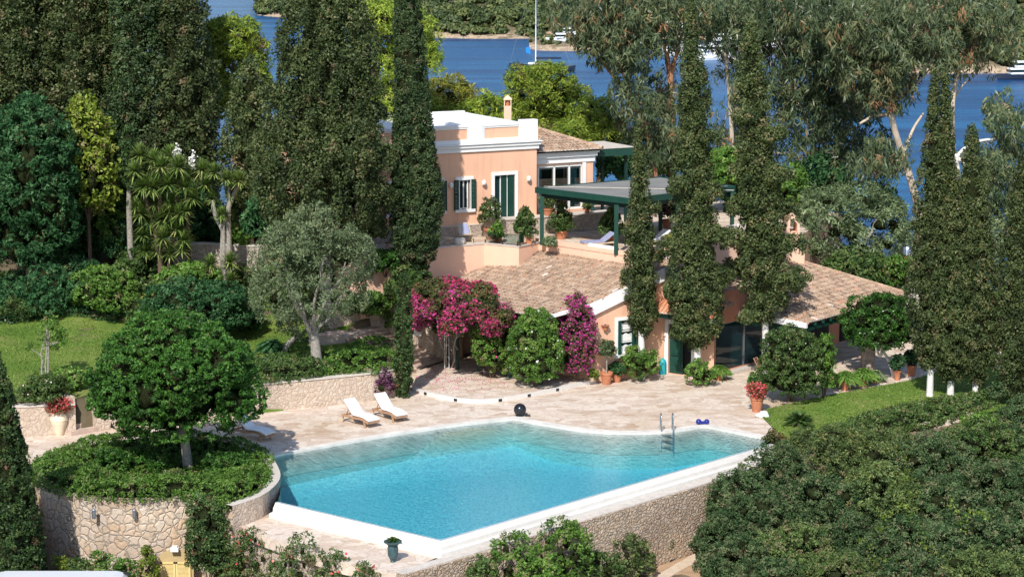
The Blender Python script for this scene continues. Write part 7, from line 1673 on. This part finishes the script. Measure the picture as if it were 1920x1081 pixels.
# rocks of the low edge under the right lawn
rr = random.Random(12); n = 0; re_ = thing('rock_edging', 'low dry rubble edging at the front of the right lawn', 'wall', tuple(at(1780, 800, -.5)))
m = MB()
for x in range(1725, 1822, 5):
    for row in range(5):
        y0 = np.interp(x, [1725, 1760, 1815], [805, 800, 781]) + row * 4.5; p = at(x + rr.uniform(-2, 2), y0, 0) + Vector((0, 0, 0)); r = rr.uniform(.11, .2); zz = .05 - row * .14
        q = at(x, np.interp(x, [1725, 1760, 1815], [800, 795, 778]), 0); c = Vector((q.x + rr.uniform(-.05, .05), q.y - .05 - row * .16, zz))
        vs = [c + Vector((math.sin(a) * math.cos(b) * r * rr.uniform(.8, 1.2) * 1.2, math.sin(a) * math.sin(b) * r, math.cos(a) * r * rr.uniform(.7, 1.))) for a in (.5, 1.2, 1.9, 2.6) for b in [j * PI / 3 for j in range(6)]]
        m.add(vs, [(i * 6 + j, i * 6 + (j + 1) % 6, i * 6 + 6 + (j + 1) % 6, i * 6 + 6 + j) for i in range(3) for j in range(6)] + [tuple(range(5, -1, -1)), tuple(range(18, 24))])
m.build('rubble', MATS['garden_wall'], re_)
# white van below the planter
y0 = 76.0; vr = atY(240, 1069, y0); vt = thing('white_van', 'roof of a white van parked below the planter wall, bottom left', 'van', (vr.x - 2.4, y0, -3.5)); x1 = vr.x; x0 = x1 - 5.0; zt = vr.z
m = MB(); pr_ = [(x0, -3.1), (x0, zt - .25), (x0 + .15, zt - .06), (x0 + .5, zt), (x1 - .4, zt), (x1 - .12, zt - .07), (x1, zt - .25), (x1 + .75, zt - 1.0), (x1 + 1.6, zt - 1.25), (x1 + 1.75, zt - 1.9), (x1 + 1.7, -3.1)]
n = len(pr_); vs = [(x, y, z) for y in (y0 - 2.0, y0) for x, z in pr_]; m.add(vs, [tuple(range(n - 1, -1, -1)), tuple(range(n, 2 * n))] + [(i, (i + 1) % n, n + (i + 1) % n, n + i) for i in range(n)]); m.build('body', MATS['van_white'], vt, bevel=.07)
for k in range(2):
    for yy in (y0 - 2.0, y0): m = MB(); c = Vector(((x0 + 1.0, x1 + .8)[k], yy, -3.15)); m.tube([c - Vector((0, .1, 0)), c + Vector((0, .1, 0))], .35, 20); m.build('wheel', MATS['rubber'], vt)
m = MB(); m.add([(x1 + .03, y0 - 1.85, zt - .28), (x1 + .03, y0 - .15, zt - .28), (x1 + .72, y0 - .15, zt - .96), (x1 + .72, y0 - 1.85, zt - .96)], [(0, 1, 2, 3)]); m.v = [(a + .012, b, c + .012) for a, b, c in m.v]; m.build('windscreen', MATS['dark_glass'], vt)
m = MB(); m.beam((x1 - .15, y0 - .12, zt - .02), (x1 + .12, y0 - .12, zt - .10), .08, .09); m.build('roof_fitting', MATS['rubber'], vt)
# ------------------------------------------------------------------ the far shore
def headland(name, shore, inland, label=None, hs=1.):
    """shore: photo pixels of the waterline; rises inland"""
    rng = np.random.default_rng(7); S_ = resample([at(x, y, SEA) for x, y in shore], 9.); fb = bumps(np.random.default_rng(3), 10, .05); fb2 = bumps(np.random.default_rng(4), 10, .3)
    rows = [0, 1.5, 3, 5, 8, 12, 18, 26, 36, 50, 70, 100, 140, 190, 260, 350]; rows = [r for r in rows if r <= inland]; V = []; zz = []
    for r in rows:
        for p in S_:
            d = Vector((p.x, p.y, 0)).normalized(); q = p + d * r; N = np.array([[q.x, q.y, 0]]); a = float(fb(N)[0]); b = float(fb2(N)[0])
            cl = 1.7 + 1.9 * max(-.6, a) + 1.0 * b; z = SEA - .5 + (cl * (1 - math.exp(-r / 3.5)) + .13 * r * (1 + .25 * a) + .5 * b) * (1 if r else 0) + (.0)
            V.append(Vector((q.x, q.y, SEA - .5 + (z - SEA + .5) * hs)))
    n = len(S_); m = MB(); m.add(V, [(i * n + j, i * n + j + 1, (i + 1) * n + j + 1, (i + 1) * n + j) for i in range(len(rows) - 1) for j in range(n - 1)])
    tag(m.build(name, MATS['terrain'], smooth=True), kind='structure')
    return S_, rows, V, n
hl = headland('hill', [(482, 29), (500, 31), (560, 36), (640, 48), (720, 62), (790, 70), (870, 73), (960, 73), (1060, 74), (1160, 74), (1280, 75), (1400, 78), (1520, 84), (1590, 100), (1625, 130), (1700, 138), (1800, 138.5), (1900, 138), (2000, 140), (2200, 150)], 350)
def wood(hl, name, count, seed, rmin=5, size=(1.8, 3.6), exclude=None):
    S_, rows, V, n = hl; rng = np.random.default_rng(seed); L = Leaves(); C = []; Rr = []; tt = []
    while len(C) < count:
        i = rng.integers(0, len(rows) - 1); 
        if rows[i] < rmin: continue
        j = rng.integers(0, n - 1); a, b = rng.random(2); q = V[i * n + j].lerp(V[i * n + j + 1], a).lerp(V[(i + 1) * n + j].lerp(V[(i + 1) * n + j + 1], a), b)
        x = 960 + q.x / q.y * 4000
        if rows[i] < 8 and rng.random() < .3: continue
        s = rng.uniform(*size) * (1 if rows[i] > 12 else .6); C.append((q.x, q.y, q.z + s * .55)); Rr.append(s); tt.append(rng.uniform(.2, .75))
    for c, s, t in zip(C, Rr, tt):
        m_ = int(110 * (s / 2.5) ** 2); d = rdir(rng, m_); d[:, 2] = np.abs(d[:, 2]) * .95 - .1; N_ = unit(d); P = np.array(c) + d * s * np.array([1, 1, .75]) * rng.uniform(.85, 1.08, (m_, 1)); L.put(P, N_, .95, .75, np.clip(t + rng.normal(0, .12, m_), 0, .95), rng)
        blob_core(L, c, np.array([s, s, s * .75]) * .8, rng, 7, 5)
    tag(L.build(name, MATS['hill_leaf']), kind='stuff')
wood(hl, 'far_woodland', 4200, 31, rmin=3)
il = headland('island', [(992, 92.5), (1010, 95), (1050, 96.3), (1100, 96.3), (1150, 96)], 14, hs=.6)
wood(il, 'island_scrub', 26, 33, rmin=3, size=(.8, 1.5))
# boats
def boat(x, y, ln, rz, label, kind, mast=0, hull='boat_white', group='boats anchored in the bay', h=1.4):
    p = at(x, y, SEA); rt = thing({'sail': 'sailing_yacht', 'motor': 'motor_yacht'}[kind], label, 'boat', tuple(p), rz, group); m = MB()
    n = 14; vs = []
    for zi, (z, f) in enumerate(((-.3, .72), (.25 * h, .9), (h, 1.))):
        for k in range(n + 1):
            t = k / n; w = ln * .15 * f * min(1, math.sin(PI * min(1, (1 - t) * .62 + .02)) * 1.05 + .02); vs.append((ln * (t - .5) * (1 if zi else .93) , w, z + .25 * t * t * (zi == 2)))
        for k in range(n, -1, -1):
            t = k / n; w = ln * .15 * f * min(1, math.sin(PI * min(1, (1 - t) * .62 + .02)) * 1.05 + .02); vs.append((ln * (t - .5) * (1 if zi else .93), -w, z + .25 * t * t * (zi == 2)))
    q = 2 * (n + 1); m.add(vs, [(a * q + k, a * q + (k + 1) % q, (a + 1) * q + (k + 1) % q, (a + 1) * q + k) for a in range(2) for k in range(q)] + [tuple(range(2 * q, 3 * q))]); m.build('hull', MATS[hull], rt, local=True)
    m = MB()
    if kind == 'sail':
        m.box(-ln * .15, ln * .18, -ln * .07, ln * .07, h, h + .5); m.build('cabin', MATS['boat_white'], rt, local=True, bevel=.1)
        m = MB(); m.tube([(ln * .08, 0, h), (ln * .08, 0, mast)], [.16, .09], 8); m.build('mast', MATS['boat_white'], rt, local=True)
        m = MB(); m.tube([(ln * .07, 0, h + 1.5), (-ln * .32, 0, h + 1.7)], [.28, .2], 8); m.build('boom', MATS['boat_navy'], rt, local=True)
        m = MB(); m.beam((ln * .08, -1.6, mast * .45), (ln * .08, 1.6, mast * .45), .08, .06); m.beam((ln * .08, -1.2, mast * .72), (ln * .08, 1.2, mast * .72), .08, .06); m.build('spreader', MATS['boat_white'], rt, local=True)
        m = MB()
        for e in ((ln * .49, 0, h + .2), (-ln * .47, 0, h), (ln * .05, 1.9, h), (ln * .05, -1.9, h)): m.tube([(ln * .08, 0, mast * .97), e], .035, 5)
        m.build('rigging', MATS['zinc'], rt, local=True)
    else:
        for k, (a, b, w, z) in enumerate(((-.38, .26, .12, 0), (-.34, .12, .10, 1.5), (-.22, .02, .08, 2.9))):
            if k * 6 > ln: break
            m = MB(); m.box(ln * a, ln * b, -ln * w, ln * w, h + z, h + z + 1.45); m.build('deckhouse', MATS['boat_white'], rt, local=True, bevel=.25)
            m = MB(); m.box(ln * a + .3, ln * b + .03, -ln * w - .03, ln * w + .03, h + z + .55, h + z + 1.1); m.build('window_band', MATS['dark_glass'], rt, local=True)
        m = MB(); m.beam((-ln * .1, -ln * .07, h + 4.2), (-ln * .1, -ln * .07, h + 5.4), .15, .3); m.beam((-ln * .1, ln * .07, h + 4.2), (-ln * .1, ln * .07, h + 5.4), .15, .3); m.beam((-ln * .1, -ln * .075, h + 5.4), (-ln * .1, ln * .075, h + 5.4), .3, .15); m.build('radar_arch', MATS['boat_white'], rt, local=True)
    return rt
s1_ = boat(1014, 133, 15.5, R(160), 'dark-hulled sailing yacht behind the large rounded pine', 'sail', 24, 'boat_navy')
m = MB(); m.strip([Vector((1.9, 1.9, 5.6)), Vector((3.0, 1.9, 5.4))], [Vector((1.9, 1.9, 3.9)), Vector((3.0, 1.9, 4.2))]); m.add([(-1.0, 1.9, 0)] * 0, []); o = m.build('flag', MATS['flag_blue'], s1_, local=True); o.modifiers.new('s', 'SOLIDIFY').thickness = .04
boat(1068, 84, 15, R(185), 'white motor yacht behind the rocky islet', 'motor', h=1.8)
boat(1215, 86, 6.5, R(20), 'small white motorboat right of the islet', 'motor', h=.9)
boat(1345, 112, 17, R(200), 'large white motor yacht between the two dark cypresses', 'motor', h=2.2)
boat(1452, 98, 19, R(170), 'white motor yacht glimpsed behind the eucalyptus grove', 'motor', h=2.2)
boat(1252, 104, 13, R(100), 'white sailing yacht behind the red-barked eucalyptus', 'sail', 19)
boat(1278, 96, 12, R(80), 'second white sailing yacht beside the red-barked eucalyptus', 'sail', 17)
boat(1914, 149, 11, R(190), 'dark-hulled motorboat off the beach at the right edge', 'motor', hull='boat_navy', h=1.1)
